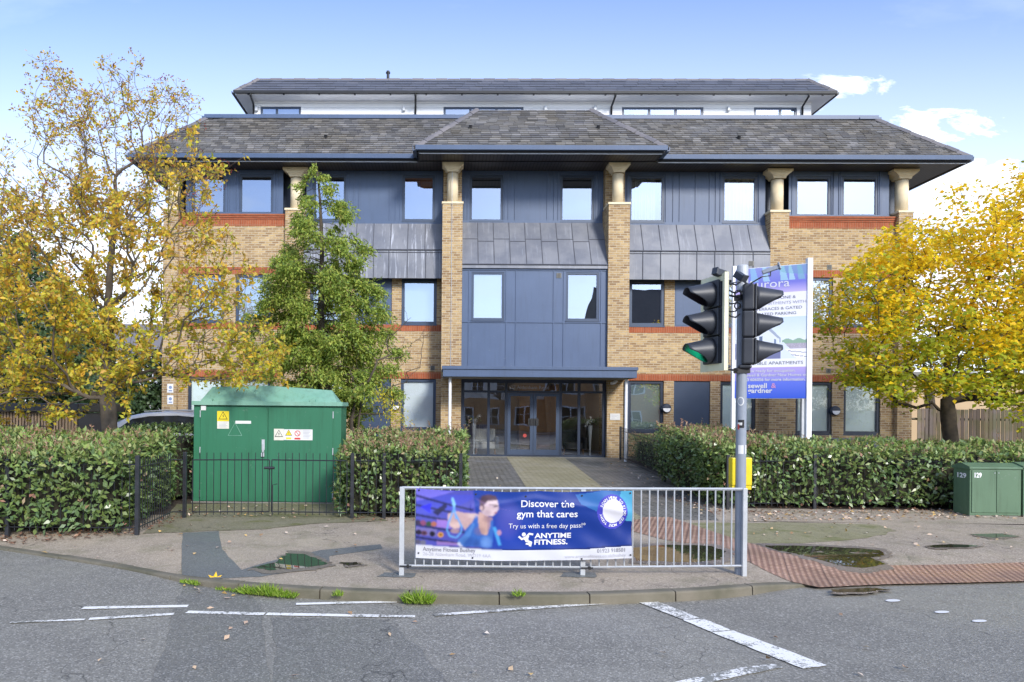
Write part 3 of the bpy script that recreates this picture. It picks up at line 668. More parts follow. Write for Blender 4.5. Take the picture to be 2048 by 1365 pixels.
# first-floor glass behind right bay shows a dim room, label one panel
# ---- third-floor panel walls
def panelwall(xa, xb, z0, z1, y, wins, mids, name='cladding_wall'):
    mb = MB(); wall(mb, xa, xb, z0, z1, y, wins, .06)
    e = .028
    mb.box(xa, xb, y - e, y + .01, z0, z0 + .09)                      # bottom rail
    def v(x, w_=.045): mb.box(x - w_ / 2, x + w_ / 2, y - e + .004, y + .01, z0 + .09, z1)
    for m_ in mids: v(m_)
    for a, b, c, d in wins: v(a - .06, .04); v(b + .06, .04)
    return part(name, mb, M['clad'])
wr = [(6.02, 7.17, 8.02, 9.56), (9.07, 10.21, 8.02, 9.56)]; wl = [(-1.47, -.39, 8.02, 9.56), (-4.43, -3.34, 8.02, 9.56)]
panelwall(5.81, 10.47, 7.93, 9.69, YW, wr, (7.47, 7.68, 8.66, 8.86, 8.20)); panelwall(-4.66, -.13, 7.93, 9.69, YW, wl, (-3.08, -2.9, -1.88, -1.68))
for i, h in enumerate(wr): window(*h, YW + .02, 'blind', .065, curtain=(.17, .0001)[i], label=('window with cream curtains drawn back', 'window with full cream curtains')[i])
for i, h in enumerate(wl): window(*h, YW + .02, 'room_shade', .065)
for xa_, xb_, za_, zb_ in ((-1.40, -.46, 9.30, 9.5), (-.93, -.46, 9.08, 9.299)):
    mb = MB(); mb.box(xa_, xb_, YW + .085, YW + .09, za_, zb_); part('pane_reflection', mb, pm('orange_reflection', (.75, .26, .09), .7) if 'orange_reflection' not in MATS else MATS['orange_reflection'])  # orange reflection in the pane, put in as coloured sheets behind the glass
w3 = [(11.42, 12.56, 8.22, 9.53), (12.93, 14.09, 8.22, 9.53)]; w4 = [(-8.45, -7.35, 8.22, 9.53), (-6.88, -5.76, 8.22, 9.53)]
panelwall(11.20, 14.45, 8.17, 9.69, YU, w3, (11.32, 12.64, 12.84, 14.2)); panelwall(-8.66, -5.42, 8.17, 9.69, YU, w4, (-8.56, -7.22, -7.02, -5.62))
for h in w3 + w4: window(*h, YU + .02, 'room_shade', .06)
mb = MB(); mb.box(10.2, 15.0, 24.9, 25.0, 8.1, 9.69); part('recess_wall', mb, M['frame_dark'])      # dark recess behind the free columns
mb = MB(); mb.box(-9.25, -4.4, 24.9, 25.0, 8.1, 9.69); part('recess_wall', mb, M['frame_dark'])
mb = MB(); mb.box(11.07, 14.9, YO - .03, 24.9, 8.10, 8.17); part('ledge', mb, M['frame']); mb = MB(); mb.box(-9.2, -5.27, YO - .03, 24.9, 8.10, 8.17); part('ledge', mb, M['frame'])
# ---- centre bay
wc = [(.76, 1.86, 8.02, 9.56), (3.75, 4.86, 8.02, 9.56)]
panelwall(.45, 5.2, 7.97, 9.69, YW - .03, wc, (.6, 2.05, 2.27, 3.33, 3.55, 5.02)); window(*wc[0], YW, 'room_shade', .06); window(*wc[1], YW, 'room_shade', .06)
prof = [(YW + .1, 7.97), (YW - .06, 7.97), (23.58, 6.43), (23.575, 6.31), (23.7, 6.31), (23.75, 6.5), (YW + .1, 7.9)]
mb = MB(); mb.prism(prof, 0, .51, 5.14); ap = part('lead_apron', mb, M['lead'], fix=True)
sm = MB()
for k in range(1, 9):
    x = .51 + 4.63 * k / 9; sm.tube([(x, YW - .066, 7.97), (x, 23.574, 6.44)], .011, 6)
for k in range(9):
    x = .51 + 4.63 * k / 9; t = .40 + (.055 if k % 2 else 0); y = YW - .06 + (23.58 - YW + .06) * t; z = 7.97 - 1.54 * t; sm.tube([(x, y - .008, z), (x + 4.63 / 9, y - .008, z)], .010, 6)
sm.tube([(.51, 23.566, 6.43), (5.14, 23.566, 6.43)], .022, 6); sm.build('seam', M['seam'], ap)
yc = 23.66
wm = [(.82, 1.86, 4.66, 6.20), (3.83, 4.88, 4.66, 6.20)]
mb = MB(); wall(mb, .51, 5.14, 3.06, 6.31, yc, wm, .06)
for x in (.74, 1.93, 2.24, 3.44, 3.76, 4.95): mb.box(x - .016, x + .016, yc - .022, yc + .01, 3.06, 6.31)
mb.box(.51, 5.14, yc - .024, yc + .01, 4.585, 4.625); mb.box(.51, 5.14, yc - .024, yc + .01, 6.25, 6.31); part('cladding_wall', mb, M['clad'])
window(*wm[0], yc + .015, 'blind', .055); window(*wm[1], yc + .015, 'room_shade', .055)
def vent(x, z, y):
    mb = MB(); s = .075; mb.box(x - s, x + s, y - .02, y, z - s, z + s); o = mb.build('air_vent', M['concrete'], bld)
    q = MB()
    for k in range(4): q.box(x - s + .02, x + s - .02, y - .026, y - .02, z - s + .022 + k * .032, z - s + .038 + k * .032)
    q.build('slats', M['blackm'], o)
vent(3.60, 6.10, yc); vent(9.86, 6.60, YP - .004); vent(12.45, 6.52, YO); vent(12.45, 3.16, YO); vent(-.42, 3.16, YW)
# ---- piers and columns
def pier(x0, x1, yf, ztop, back=24.75, z0=.15):
    mb = MB(); mb.box(x0, x1, yf, back, z0, ztop); p = part('pier', mb, M['brick'])
    q = MB(); q.box(x0 - .025, x1 + .025, yf - .03, yf + .72, ztop, ztop + .07); q.build('cap_stone', M['stone'], p, bevel=.008); return p
def column(xc, yc_, r, z0, z1, hw, hd):
    """round column with a flaring square capital"""
    mb = MB(); mb.lathe((xc, yc_, 0), [(r, z0), (r, z1 - .33)], 24); c = part('column', mb, M['stone'])
    for p_ in c.data.polygons: p_.use_smooth = abs(p_.normal.z) < .5
    k = MB(); n = 6; zz = [z1 - .30, z1 - .25, z1 - .20, z1 - .13, z1 - .085, z1 - .01]; ww = [r + .004, r + .018, r + .06, hw - .07, hw, hw]
    vs = []; fs = []
    for z, w_ in zip(zz, ww):
        d = min(w_, hd); vs += [(xc - w_, yc_ - d, z), (xc + w_, yc_ - d, z), (xc + w_, yc_ + d, z), (xc - w_, yc_ + d, z)]
    for i in range(n - 1):
        for j in range(4): a = i * 4 + j; b = i * 4 + (j + 1) % 4; fs.append((a, b, b + 4, a + 4))
    fs += [(3, 2, 1, 0), (20, 21, 22, 23)]; k.add(vs, fs); k.build('capital', M['stone'], c); return c
for x0, x1 in PI:
    pier(x0, x1, YI, 8.34); column((x0 + x1) / 2, YI + .24, .175, 8.41, 9.69, .34, .24)
    mb = MB(); mb.box(x0 + .02, x1 - .02, YI + .62, 24.7, 8.42, 9.69); part('pier_back', mb, M['brick'])
for x0, x1 in PO + PE:
    pier(x0, x1, YP, 8.26); column((x0 + x1) / 2 + (.02 if x0 > 0 else -.0), YP + .28, .195, 8.33, 9.69, .41, .27)
# end walls, back and penthouse deck
mb = MB(); mb.box(15.0, 15.03, YP + .6, 36, G0, 8.2); mb.box(-9.28, -9.25, YP + .6, 36, G0, 8.2); mb.box(-9.28, 15.03, 36, 36.1, G0, 9.69); mb.box(14.5, 14.56, 24.9, 36, 8.2, 9.69); mb.box(-8.9, -8.84, 24.9, 36, 8.2, 9.69)
part('side_wall', mb, M['brick'])
# inner pier returns to the wall behind (dark downpipe on each)
# ---- main slate roof
def hip(x0, x1, yf, yb, z0, z1, run, name='roof'):
    pass
def slates(mb, A, B, C, D, cw, ch, seed, thick=.012, jit=.15):
    """courses of separate slates on the slope A-B (eave, left to right) to D-C (top); hips clip each course"""
    A, B, C, D = (Vector(p) for p in (A, B, C, D)); r = random.Random(seed)
    n_ = (B - A).cross(D - A).normalized(); ht = (A + B) / 2; slope = ((C + D) / 2 - (A + B) / 2).length; rows = max(1, round(slope / ch)); ux = (B - A).normalized()
    for j in range(rows):
        t0 = j / rows; t1 = (j + 1) / rows
        Lp = A.lerp(D, t0); Rp = B.lerp(C, t0); Lt = A.lerp(D, t1); Rt = B.lerp(C, t1); upv = ((Lt - Lp) - ux * (Lt - Lp).dot(ux)) * 1.02
        l0 = Lp.dot(ux); l1 = Rp.dot(ux); lt0 = Lt.dot(ux); lt1 = Rt.dot(ux); x = l0 - cw * (r.random() if j % 2 else .5 + .1 * r.random())
        base = Lp - ux * l0
        while x < l1:
            ww = cw * r.uniform(1 - jit, 1 + jit); a0, a1 = max(x + .004, l0), min(x + ww - .004, l1); b0, b1 = max(x + .004, lt0), min(x + ww - .004, lt1)
            if a1 - a0 > .02:
                b0 = min(b0, a1); b1 = max(b1, a0)
                if b1 < b0: b0 = b1 = (b0 + b1) / 2
                th = n_ * (thick * r.uniform(1.8, 3.6)); lo = n_ * .002; dr = upv * r.uniform(-.03, .03)
                p0 = base + ux * a0 + th - dr; p1 = base + ux * a1 + th - dr; p2 = base + upv + ux * b1 + lo; p3 = base + upv + ux * b0 + lo; q0 = p0 - th * .95; q1 = p1 - th * .95
                mb.add([p0, p1, p2, p3, q0, q1], [(0, 1, 2, 3), (4, 5, 1, 0)])
            x += ww
def ridge_tiles(mb, A, B, w=.13, lt=.42):
    A, B = Vector(A), Vector(B); d = (B - A); n = max(1, round(d.length / lt)); d.normalize(); s = d.cross(Vector((0, 0, 1))).normalized(); u = s.cross(d)
    for k in range(n):
        a = A + (B - A) * (k / n); b = A + (B - A) * ((k + 1) / n + .0) - d * .012; lift = u * (.025 + .012 * (k % 2))
        prof = [(-w, -.075), (-w * .5, .005), (0, .035), (w * .5, .005), (w, -.075)]
        vs = [p + s * x + u * z + lift for p in (a, b) for x, z in prof]
        mb.add(vs, [(i, i + 1, i + 6, i + 5) for i in range(4)] + [(4, 3, 2, 1, 0), (5, 6, 7, 8, 9)])
EZ = 9.86; TZ = 11.74; YE = 23.47; RUN = 1.86
XL, XR = -10.17, 16.40; XLt, XRt = XL + RUN, XR - RUN; YT = YE + RUN
core = MB(); dz = -.02
core.add([(XL, YE, EZ + dz), (XR, YE, EZ + dz), (XR, 37.2, EZ + dz), (XL, 37.2, EZ + dz), (XLt, YT, TZ + dz), (XRt, YT, TZ + dz), (XRt, 35.3, TZ + dz), (XLt, 35.3, TZ + dz)],
         [(0, 1, 5, 4), (1, 2, 6, 5), (2, 3, 7, 6), (3, 0, 4, 7), (4, 5, 6, 7)])
part('roof_deck', core, M['frame_dark'])
sl = MB(); slates(sl, (XL, YE, EZ), (XR, YE, EZ), (XRt, YT, TZ), (XLt, YT, TZ), .25, .138, 1)
slates(sl, (XR, YE, EZ), (XR, 37.2, EZ), (XRt, 35.3, TZ), (XRt, YT, TZ), .30, .165, 2); slates(sl, (XL, 37.2, EZ), (XL, YE, EZ), (XLt, YT, TZ), (XLt, 35.3, TZ), .30, .165, 3)
roof = part('roof', sl, M['slate'])
CX0, CX1, CYE = -.95, 6.68, 22.68; CR = 1.93; CZT = 11.76
core = MB(); core.add([(CX0, CYE, EZ + dz), (CX1, CYE, EZ + dz), (CX1, 25.6, EZ + dz), (CX0, 25.6, EZ + dz), (CX0 + CR, CYE + CR, CZT + dz), (CX1 - CR, CYE + CR, CZT + dz), (CX1 - CR, 25.9, CZT + dz), (CX0 + CR, 25.9, CZT + dz)],
                      [(0, 1, 5, 4), (1, 2, 6, 5), (3, 0, 4, 7), (4, 5, 6, 7)]); part('roof_deck', core, M['frame_dark'])
sl = MB(); slates(sl, (CX0, CYE, EZ), (CX1, CYE, EZ), (CX1 - CR, CYE + CR, CZT), (CX0 + CR, CYE + CR, CZT), .31, .15, 5)
slates(sl, (CX1, CYE, EZ), (CX1, 25.4, EZ), (CX1 - CR, 25.4, CZT), (CX1 - CR, CYE + CR, CZT), .36, .175, 6); slates(sl, (CX0, 25.4, EZ), (CX0, CYE, EZ), (CX0 + CR, CYE + CR, CZT), (CX0 + CR, 25.4, CZT), .36, .175, 7)
croof = part('centre_roof', sl, M['slate'])
hm = MB()
for a, b in (((XL, YE, EZ), (XLt, YT, TZ)), ((XR, YE, EZ), (XRt, YT, TZ)), ((CX0, CYE, EZ), (CX0 + CR, CYE + CR, CZT)), ((CX1, CYE, EZ), (CX1 - CR, CYE + CR, CZT))): hm = MB(); ridge_tiles(hm, a, b); part('hip_tiles', hm, M['ridge'])
for px, py, rf in ((652, 277, roof), (1477, 278, roof), (941, 268, croof), (1196, 267, croof)):
    Y = 24.3 if rf is roof else 23.6; p = at(px, py, Y); sl_ = 1.01 if rf is roof else .98
    zz = EZ + (p.y - (YE if rf is roof else CYE)) * sl_; mb = MB(); d = Vector((0, -.6, .8))
    mb.tube([(p.x, p.y, zz - .05), (p.x, p.y - .06, zz + .09)], .055, 10); mb.build('roof_vent', M['blackm'], rf)
# gutters, fascia, soffit
def gutter(mb, pts, h=.135, w=.11):
    for a, b in zip(pts[:-1], pts[1:]):
        a, b = Vector(a), Vector(b); d = (b - a).normalized(); s = Vector((d.y, -d.x, 0))
        prof = [(0, 0), (w, 0), (w + .012, h), (w - .012, h), (w - .02, .03), (0, .03)]
        n = len(prof); vs = [p + s * x + Vector((0, 0, z)) for p in (a - d * 0, b + d * 0) for x, z in prof]
        mb.add(vs, [tuple(range(n))[::-1], tuple(range(n, 2 * n))] + [(i, i + n, (i + 1) % n + n, (i + 1) % n) for i in range(n)])
gm = MB(); gz = 9.735
gutter(gm, [(XL - .0, YE, gz), (CX0 - .02, YE, gz)]); gutter(gm, [(CX1 + .02, YE, gz), (XR, YE, gz)]); gutter(gm, [(CX0 - .02, CYE, gz), (CX1 + .02, CYE, gz)])
gutter(gm, [(XR, YE, gz), (XR, 37, gz)]); gutter(gm, [(XL, 37, gz), (XL, YE, gz)]); gutter(gm, [(CX1, CYE, gz), (CX1, YE, gz)]); gutter(gm, [(CX0, YE, gz), (CX0, CYE, gz)])
part('gutter', gm, M['clad'])
fm_ = MB()
for a, b, c, d in ((XL + .05, XR - .05, YE + .04, YE + .08), (CX0 + .05, CX1 - .05, CYE + .04, CYE + .08)): fm_.box(a, b, c, d, 9.675, 9.86)
for x in (XL + .05, XR - .09): fm_.box(x, x + .04, YE + .082, 37, 9.675, 9.86)
for x in (CX0 + .05, CX1 - .09): fm_.box(x, x + .04, CYE + .082, YE + .1, 9.675, 9.86)
part('fascia', fm_, M['blackm'])
so = MB(); so.box(XL + .09, XR - .09, YE + .082, 25.3, 9.70, 9.74); so.box(CX0 + .09, CX1 - .09, CYE + .082, YE + .08, 9.697, 9.737); so.box(XR - 1.6, XR - .09, 25.3, 37, 9.70, 9.74); so.box(XL + .09, XL + 1.6, 25.3, 37, 9.70, 9.74)
part('soffit', so, M['soffit'])
so = MB(); so.box(XL + .1, CX0, YE + .05, YE + .075, 9.655, 9.674); so.box(CX1, XR - .1, YE + .05, YE + .075, 9.655, 9.674); so.box(CX0 + .1, CX1 - .1, CYE + .05, CYE + .075, 9.655, 9.674); part('drip_edge', so, M['galv'])
# capping bar at the head of the main roof
mb = MB(); mb.box(XLt - .05, XRt + .05, YT - .06, YT + .3, TZ, TZ + .13); mb.box(XLt - .12, XLt + .6, YT - .1, YT + .3, TZ - .01, TZ + .05); mb.box(XRt - .6, XRt + .12, YT - .1, YT + .3, TZ - .01, TZ + .05)
part('parapet_cap', mb, M['clad'])
mb = MB(); mb.box(XLt, XRt, YT + .3, 28.3, TZ - .01, TZ + .02); part('flat_roof', mb, M['lead'])
# ---- penthouse
YH = 28.1; hx0, hx1 = -7.37, 13.70; hz0, hz1 = 11.7, 13.50
pw = []
for a, b in ((521, 602), (887, 1047), (1244, 1407), (1508, 1594)): pw.append((at(a, 215, YH).x, at(b, 215, YH).x, 12.0, 13.28))
mb = MB(); wall(mb, hx0, hx1, hz0, hz1, YH, pw, .1); mb.box(hx0, hx0 + .02, YH + .01, 34, hz0, hz1); mb.box(hx1 - .02, hx1, YH + .01, 34, hz0, hz1); mb.box(hx0, hx1, 34, 34.02, hz0, hz1); part('penthouse_wall', mb, M['boards'])
for i, (a, b, c, d) in enumerate(pw):
    n = (2, 3, 3, 2)[i]; f = MB(); fw = .07
    f.box(a + .003, b - .003, YH + .03, YH + .09, d - fw, d - .003); f.box(a + .003, b - .003, YH + .03, YH + .09, c, c + fw)
    xs = [a + .04 + (b - a - .08) * k / n for k in range(n + 1)]
    if i == 0: xs[1] = a + (b - a) * .40
    if i == 3: xs[1] = a + (b - a) * .62
    for x in xs: f.box(x - .045, x + .045, YH + .025, YH + .092, c + .01, d - fw)
    fo = part('window', f, M['frame'])
    for x0, x1 in zip(xs[:-1], xs[1:]):
        t = rnd.uniform(-.004, .004); p = MB(); p.quad((x0 + .045, YH + .05 + t, c + fw), (x1 - .045, YH + .05 - t, c + fw), (x1 - .045, YH + .05 - t, d - fw), (x0 + .045, YH + .05 + t, d - fw)); p.build('pane', M['pane'], fo)
    q = MB(); q.quad((a, YH + .12, d - .42), (b, YH + .12, d - .42), (b, YH + .12, d), (a, YH + .12, d)); q.build('blind', M['curtain'], fo)
    q = MB(); q.quad((a, YH + .5, c), (b, YH + .5, c), (b, YH + .5, d), (a, YH + .5, d)); q.build('room', M['blind'], fo)
hy = 27.5; ex0, ex1 = -7.98, 14.33; ez = 13.60; hr = .73; rz = 14.37
core = MB(); core.add([(ex0, hy, ez - .02), (ex1, hy, ez - .02), (ex1, 34.6, ez - .02), (ex0, 34.6, ez - .02), (ex0 + hr, hy + hr, rz - .02), (ex1 - hr, hy + hr, rz - .02), (ex1 - hr, 33.9, rz - .02), (ex0 + hr, 33.9, rz - .02)],
                      [(0, 1, 5, 4), (1, 2, 6, 5), (2, 3, 7, 6), (3, 0, 4, 7), (4, 5, 6, 7)]); part('roof_deck', core, M['frame_dark'])
sl = MB(); slates(sl, (ex0, hy, ez), (ex1, hy, ez), (ex1 - hr, hy + hr, rz), (ex0 + hr, hy + hr, rz), .5, .2, 12, .01, .06)
slates(sl, (ex1, hy, ez), (ex1, 34.6, ez), (ex1 - hr, 33.9, rz), (ex1 - hr, hy + hr, rz), .5, .2, 13, .01, .06); slates(sl, (ex0, 34.6, ez), (ex0, hy, ez), (ex0 + hr, hy + hr, rz), (ex0 + hr, 33.9, rz), .5, .2, 14, .01, .06)
proof = part('penthouse_roof', sl, M['slate_new'])
hm = MB(); ridge_tiles(hm, (ex0, hy, ez), (ex0 + hr, hy + hr, rz), .1, .3); ridge_tiles(hm, (ex1, hy, ez), (ex1 - hr, hy + hr, rz), .1, .3); ridge_tiles(hm, (ex0 + hr, hy + hr, rz - .02), (ex1 - hr, hy + hr, rz - .02), .06, .45); part('hip_tiles', hm, M['ridge'])
mb = MB(); mb.box(ex0 + .04, ex1 - .04, hy + .03, hy + .06, hz1 - .005, ez - .03); mb.box(ex0 + .04, ex0 + .07, hy + .06, 34.5, hz1 - .005, ez - .03); mb.box(ex1 - .07, ex1 - .04, hy + .06, 34.5, hz1 - .005, ez - .03)
mb.box(ex0 + .07, ex1 - .07, hy + .06, 34.5, hz1, hz1 + .03); part('penthouse_soffit', mb, M['white'])
gm = MB(); gutter(gm, [(ex0, hy + .02, ez - .08), (ex1, hy + .02, ez - .08)], .09, .09); gutter(gm, [(ex1, hy, ez - .08), (ex1, 34.6, ez - .08)], .09, .09); gutter(gm, [(ex0, 34.6, ez - .08), (ex0, hy, ez - .08)], .09, .09)
for k in range(17):
    x = ex0 + .5 + k * 1.33; gm.box(x, x + .06, hy - .02, hy + .05, ez - .12, ez - .06)
part('gutter', gm, M['blackm'])
for a, b in (((501, 184), (507, 222)), ((831, 184), (831, 226)), ((1231, 184), (1223, 226)), ((1618, 184), (1605, 226))):
    p = at(a[0], a[1], hy - .02); q = at(b[0], b[1] - 12, YH - .06); mb = MB(); mb.tube([(p.x, p.y, ez - .07), (p.x, p.y + .02, ez - .16), (q.x, q.y, q.z), (q.x, q.y, 11.75)], .038, 8); part('downpipe', mb, M['blackm'], smooth=True)
for px, py in ((513, 218), (808, 218), (1091, 217), (1190, 217), (1457, 218)):
    p = at(px, py, YH - .05); mb = MB(); mb.box(p.x - .05, p.x + .05, YH - .12, YH, p.z - .09, p.z + .09); part('wall_light', mb, M['galv'], bevel=.01)
p = at(776, 160, hy + hr + .3); mb = MB(); mb.lathe((p.x, p.y, 0), [(.055, rz - .1), (.055, rz + .36), (.085, rz + .37), (.085, rz + .41), (.06, rz + .42), (.06, rz + .46), (.03, rz + .475)], 14); part('flue', mb, M['blackm'])
# ---- entrance canopy
cx0, cx1, cyf = -.07, 5.68, 22.0
mb = MB(); mb.box(cx0, cx1, cyf, YI - .003, 2.78, 3.0); mb.box(cx0 - .03, cx1 + .03, cyf - .035, YI - .003, 3.0, 3.10); cnp = part('canopy', mb, M['clad'], bevel=.006)
mb = MB(); mb.box(cx0 + .06, cx1 - .06, cyf + .06, YI - .01, 2.765, 2.779); mb.build('underside', M['concrete'], cnp)
for x in (.15, 5.44):
    mb = MB(); mb.lathe((x, 22.32, 0), [(.045, .2), (.045, 2.764)], 14); mb.build('post', M['white'], cnp)
# ---- entrance screen
ye = YI + .14; zt = 2.72; z0 = .31; t0_ = 2.38
X = [at(px, 840, ye).x for px in (925, 977, 1012, 1121, 1158, 1211)]; X[0] = .52; X[-1] = 5.13
mb = MB()
for i, x in enumerate(X):
    w_ = .05 if i in (0, 5) else .042; x = min(max(x, X[0] + w_), X[-1] - w_); mb.box(x - w_, x + w_, ye, ye + .09, z0 + .05, zt - .06)
mb.box(X[0], X[-1], ye - .004, ye + .094, zt - .06, zt + .06); mb.box(X[0], X[-1], ye - .004, ye + .094, z0, z0 + .05); mb.box(X[0] + .1, X[-1] - .1, ye + .006, ye + .086, t0_ - .035, t0_ + .035)
scr = part('entrance_screen', mb, M['frame_dark'])
for a, b in zip(X[:-1], X[1:]):
    for c, d in ((z0 + .05, t0_ - .035), (t0_ + .035, zt - .06)):
        if a == X[2] and c < 1: continue
        t = rnd.uniform(-.006, .006); p = MB(); p.quad((a + .04, ye + .045 + t, c), (b - .04, ye + .045 - t, c), (b - .04, ye + .045 - t, d), (a + .04, ye + .045 + t, d)); p.build('pane', M['pane_clear'], scr)
xm = (X[2] + X[3]) / 2
for s, (a, b) in ((-1, (X[2] + .045, xm - .004)), (1, (xm + .004, X[3] - .045))):
    mb = MB(); w_ = .10; c, d = z0 + .055, t0_ - .04
    mb.box(a, a + w_, ye - .01, ye + .05, c, d); mb.box(b - w_, b, ye - .01, ye + .05, c, d); mb.box(a + w_, b - w_, ye - .01, ye + .05, d - w_, d); mb.box(a + w_, b - w_, ye - .01, ye + .05, c, c + .17)
    dr = part('entrance_door', mb, M['frame'])
    t = .012 * s; p = MB(); p.quad((a + w_, ye + .02 + t, c + .17), (b - w_, ye + .02 - t, c + .17), (b - w_, ye + .02 - t, d - w_), (a + w_, ye + .02 + t, d - w_)); p.build('pane', M['pane_clear'], dr)
    h = MB(); hx = xm + s * .085; h.box(hx - .08, hx + .08, ye - .022, ye - .011, 1.30, 1.53); h.box(hx - .012, hx + .012, ye - .06, ye - .022, 1.33, 1.50); h.build('handle', M['blackm'], dr)
    if s < 0:
        q = MB(); q.lathe((b - w_ - .16, ye + .012, .98), [(.06, -.003), (.06, .003)], 20, 1); q.build('sticker', pm('red_sticker', (.45, .05, .04), .5), dr)
mb = MB(); mb.box(.51, 5.9, YI - .25, YI + .14, .2, z0 + .002); part('threshold', mb, M['concrete'])
text_mesh('lettering', '27 Aldenham Road', .16, M['print_pale'], scr, lambda u, v: (X[2] + .14 + u, ye + .03, 2.47 + v))
# name plate, camera, grey downpipe, wall lights, signs
pl = at(1230, 834, YI); mb = MB(); mb.box(pl.x - .16, pl.x + .16, YI - .018, YI, pl.z - .1, pl.z + .1); np_ = part('name_plate', mb, M['grey_label'])
q = MB()
for k in range(3): q.box(pl.x - .11, pl.x + .10 - .05 * k, YI - .020, YI - .0185, pl.z + .045 - k * .045, pl.z + .057 - k * .045)
q.build('faint_lines', M['print_pale'], np_)
pc = at(1231, 766, YI - .1); mb = MB(); mb.lathe((pc.x, pc.y, pc.z + .05), [(.07, -.03), (.07, .01), (.04, .03)], 14); mb.tube([(pc.x, pc.y, pc.z + .02), (pc.x - .16, pc.y - .12, pc.z - .03)], [.05, .045], 10); part('security_camera', mb, M['white'], smooth=False)
mb = MB(); mb.box(5.69, 5.80, YI - .09, YI - .002, .25, 2.76); part('downpipe', mb, M['frame'])
mb = MB(); mb.tube([(.17, YI - .012, 8.3), (.17, YI - .012, 3.12)], .009, 6); mb.tube([(.17, YI - .03, 9.35), (.17, YI - .035, 8.42), (.17, YI - .04, 8.30)], .009, 6); part('lightning_conductor', mb, M['galv'])
mb = MB()
for x in (5.14, -.13 + .64): mb.box(x - .03 if x > 2 else x, x if x > 2 else x + .03, 24.2, 24.28, 3.1, 9.69)
for px in (1333, 1671, 791):
    Yw = YW if px != 1671 else YO; p = at(px, {1333: 817, 1671: 822, 791: 812}[px], Yw - .05); mb = MB(); mb.lathe((p.x, Yw, p.z), [(.155, 0), (.155, -.07), (.13, -.1), (.02, -.11)][::-1], 24, 1); o = part('wall_light', mb, M['frame_dark'], fix=True)
    q = MB(); vs = [(p.x, Yw - .112, p.z)] + [(p.x + .125 * math.cos(t), Yw - .104, p.z + .125 * math.sin(t)) for t in np.linspace(math.pi, 2 * math.pi, 17)]; q.add(vs, [(0, i, i + 1) for i in range(1, 17)]); q.build('diffuser', M['white'], o)
for py in (777, 800):
    p = at(341, py, YP); mb = MB(); mb.box(p.x - .1, p.x + .09, YP - .012, YP, p.z - .14, p.z + .14); o = part('notice', mb, M['white'])
    q = MB(); q.lathe((p.x, YP - .0135, p.z + .03), [(.055, -.001), (.055, .001)], 16, 1); q.box(p.x - .06, p.x + .06, YP - .0145, YP - .0125, p.z - .1, p.z - .06); q.build('symbol', pm('faded_blue', (.25, .32, .5), .6), o)
# low lead-covered ledge under the right-hand windows
mb = MB(); mb.prism([(YO, .98), (23.65, .84), (23.6, .62), (23.7, .2), (YO, .2)], 0, 11.1, 14.62); part('lead_ledge', mb, M['lead'], fix=True)
# ---- lobby behind the screen
mb = MB(); a, b, c, d = .2, 5.4, ye + .1, 28.4
mb.quad((a, d, .3), (b, d, .3), (b, d, 3), (a, d, 3)); mb.quad((a, c, .3), (a, d, .3), (a, d, 3), (a, c, 3)); mb.quad((b, c, .3), (b, c, 3), (b, d, 3), (b, d, .3)); mb.quad((a, c, 3), (b, c, 3), (b, d, 3), (a, d, 3)); part('lobby_wall', mb, M['wall_in'])
mb = MB(); mb.quad((a, ye, .31), (b, ye, .31), (b, d, .31), (a, d, .31)); part('lobby_floor', mb, pm('lobby_tiles', (.30, .27, .23), .3))
mb = MB(); mb.box(2.75, 4.1, 27.4, 28.3, .32, 2.7); mb.box(3.2, 3.24, 27.36, 27.4, .32, 2.5); mb.box(3.9, 4.1, 26.2, 27.4, .32, 2.7); part('lobby_panelling', mb, M['wood_in'])
mb = MB(); mb.box(.9, 4.9, 24.6, 24.66, 2.86, 2.9); lt = part('strip_light', mb, pm('lit_tube', (.9, .9, .85), .5, emit=((1, .93, .8), 5.0)))
# bouquet vases, side chairs, a table
def vase(x, y, h, label):
    t = thing('flower_vase', label, 'vase', (x, y, .31), 'flower vases in the lobby'); mb = MB(); mb.lathe((x, y, .31), [(.09, 0), (.03, .03), (.022, .12), (.03, .3), (.075, h)], 14); mb.build('vase', M['galv'], t)
    f = MB(); r = random.Random(int(x * 10))
    for k in range(9):
        c_ = Vector((x + r.uniform(-.22, .22), y + r.uniform(-.12, .12), .31 + h + r.uniform(.02, .26)))
        for q in range(10):
            dd = Vector((r.gauss(0, 1), r.gauss(0, 1), r.gauss(0, 1))).normalized(); s_ = dd.cross(Vector((.3, .2, .9))).normalized() * .03; f.tri(c_, c_ + dd * .07 + s_, c_ + dd * .07 - s_)
    f.build('flowers', M['print_white'], t)
    g_ = MB()
    for k in range(60):
        c_ = Vector((x + r.uniform(-.24, .24), y + r.uniform(-.13, .13), .31 + h + r.uniform(-.06, .2))); dd = Vector((r.gauss(0, 1), r.gauss(0, 1), r.gauss(0, .6))).normalized() * .08; s_ = dd.cross(Vector((0, 0, 1))).normalized() * .02
        g_.quad(c_, c_ + dd * .5 + s_, c_ + dd, c_ + dd * .5 - s_)
    g_.build('leaves', pm('vase_leaf', (.05, .12, .03), .5) if 'vase_leaf' not in MATS else MATS['vase_leaf'], t)
vase(.95, 24.15, 1.05, 'tall slim silver vase of white flowers behind the glass left of the entrance doors')
vase(4.72, 24.1, 1.0, 'tall slim silver vase of white flowers behind the glass right of the entrance doors')
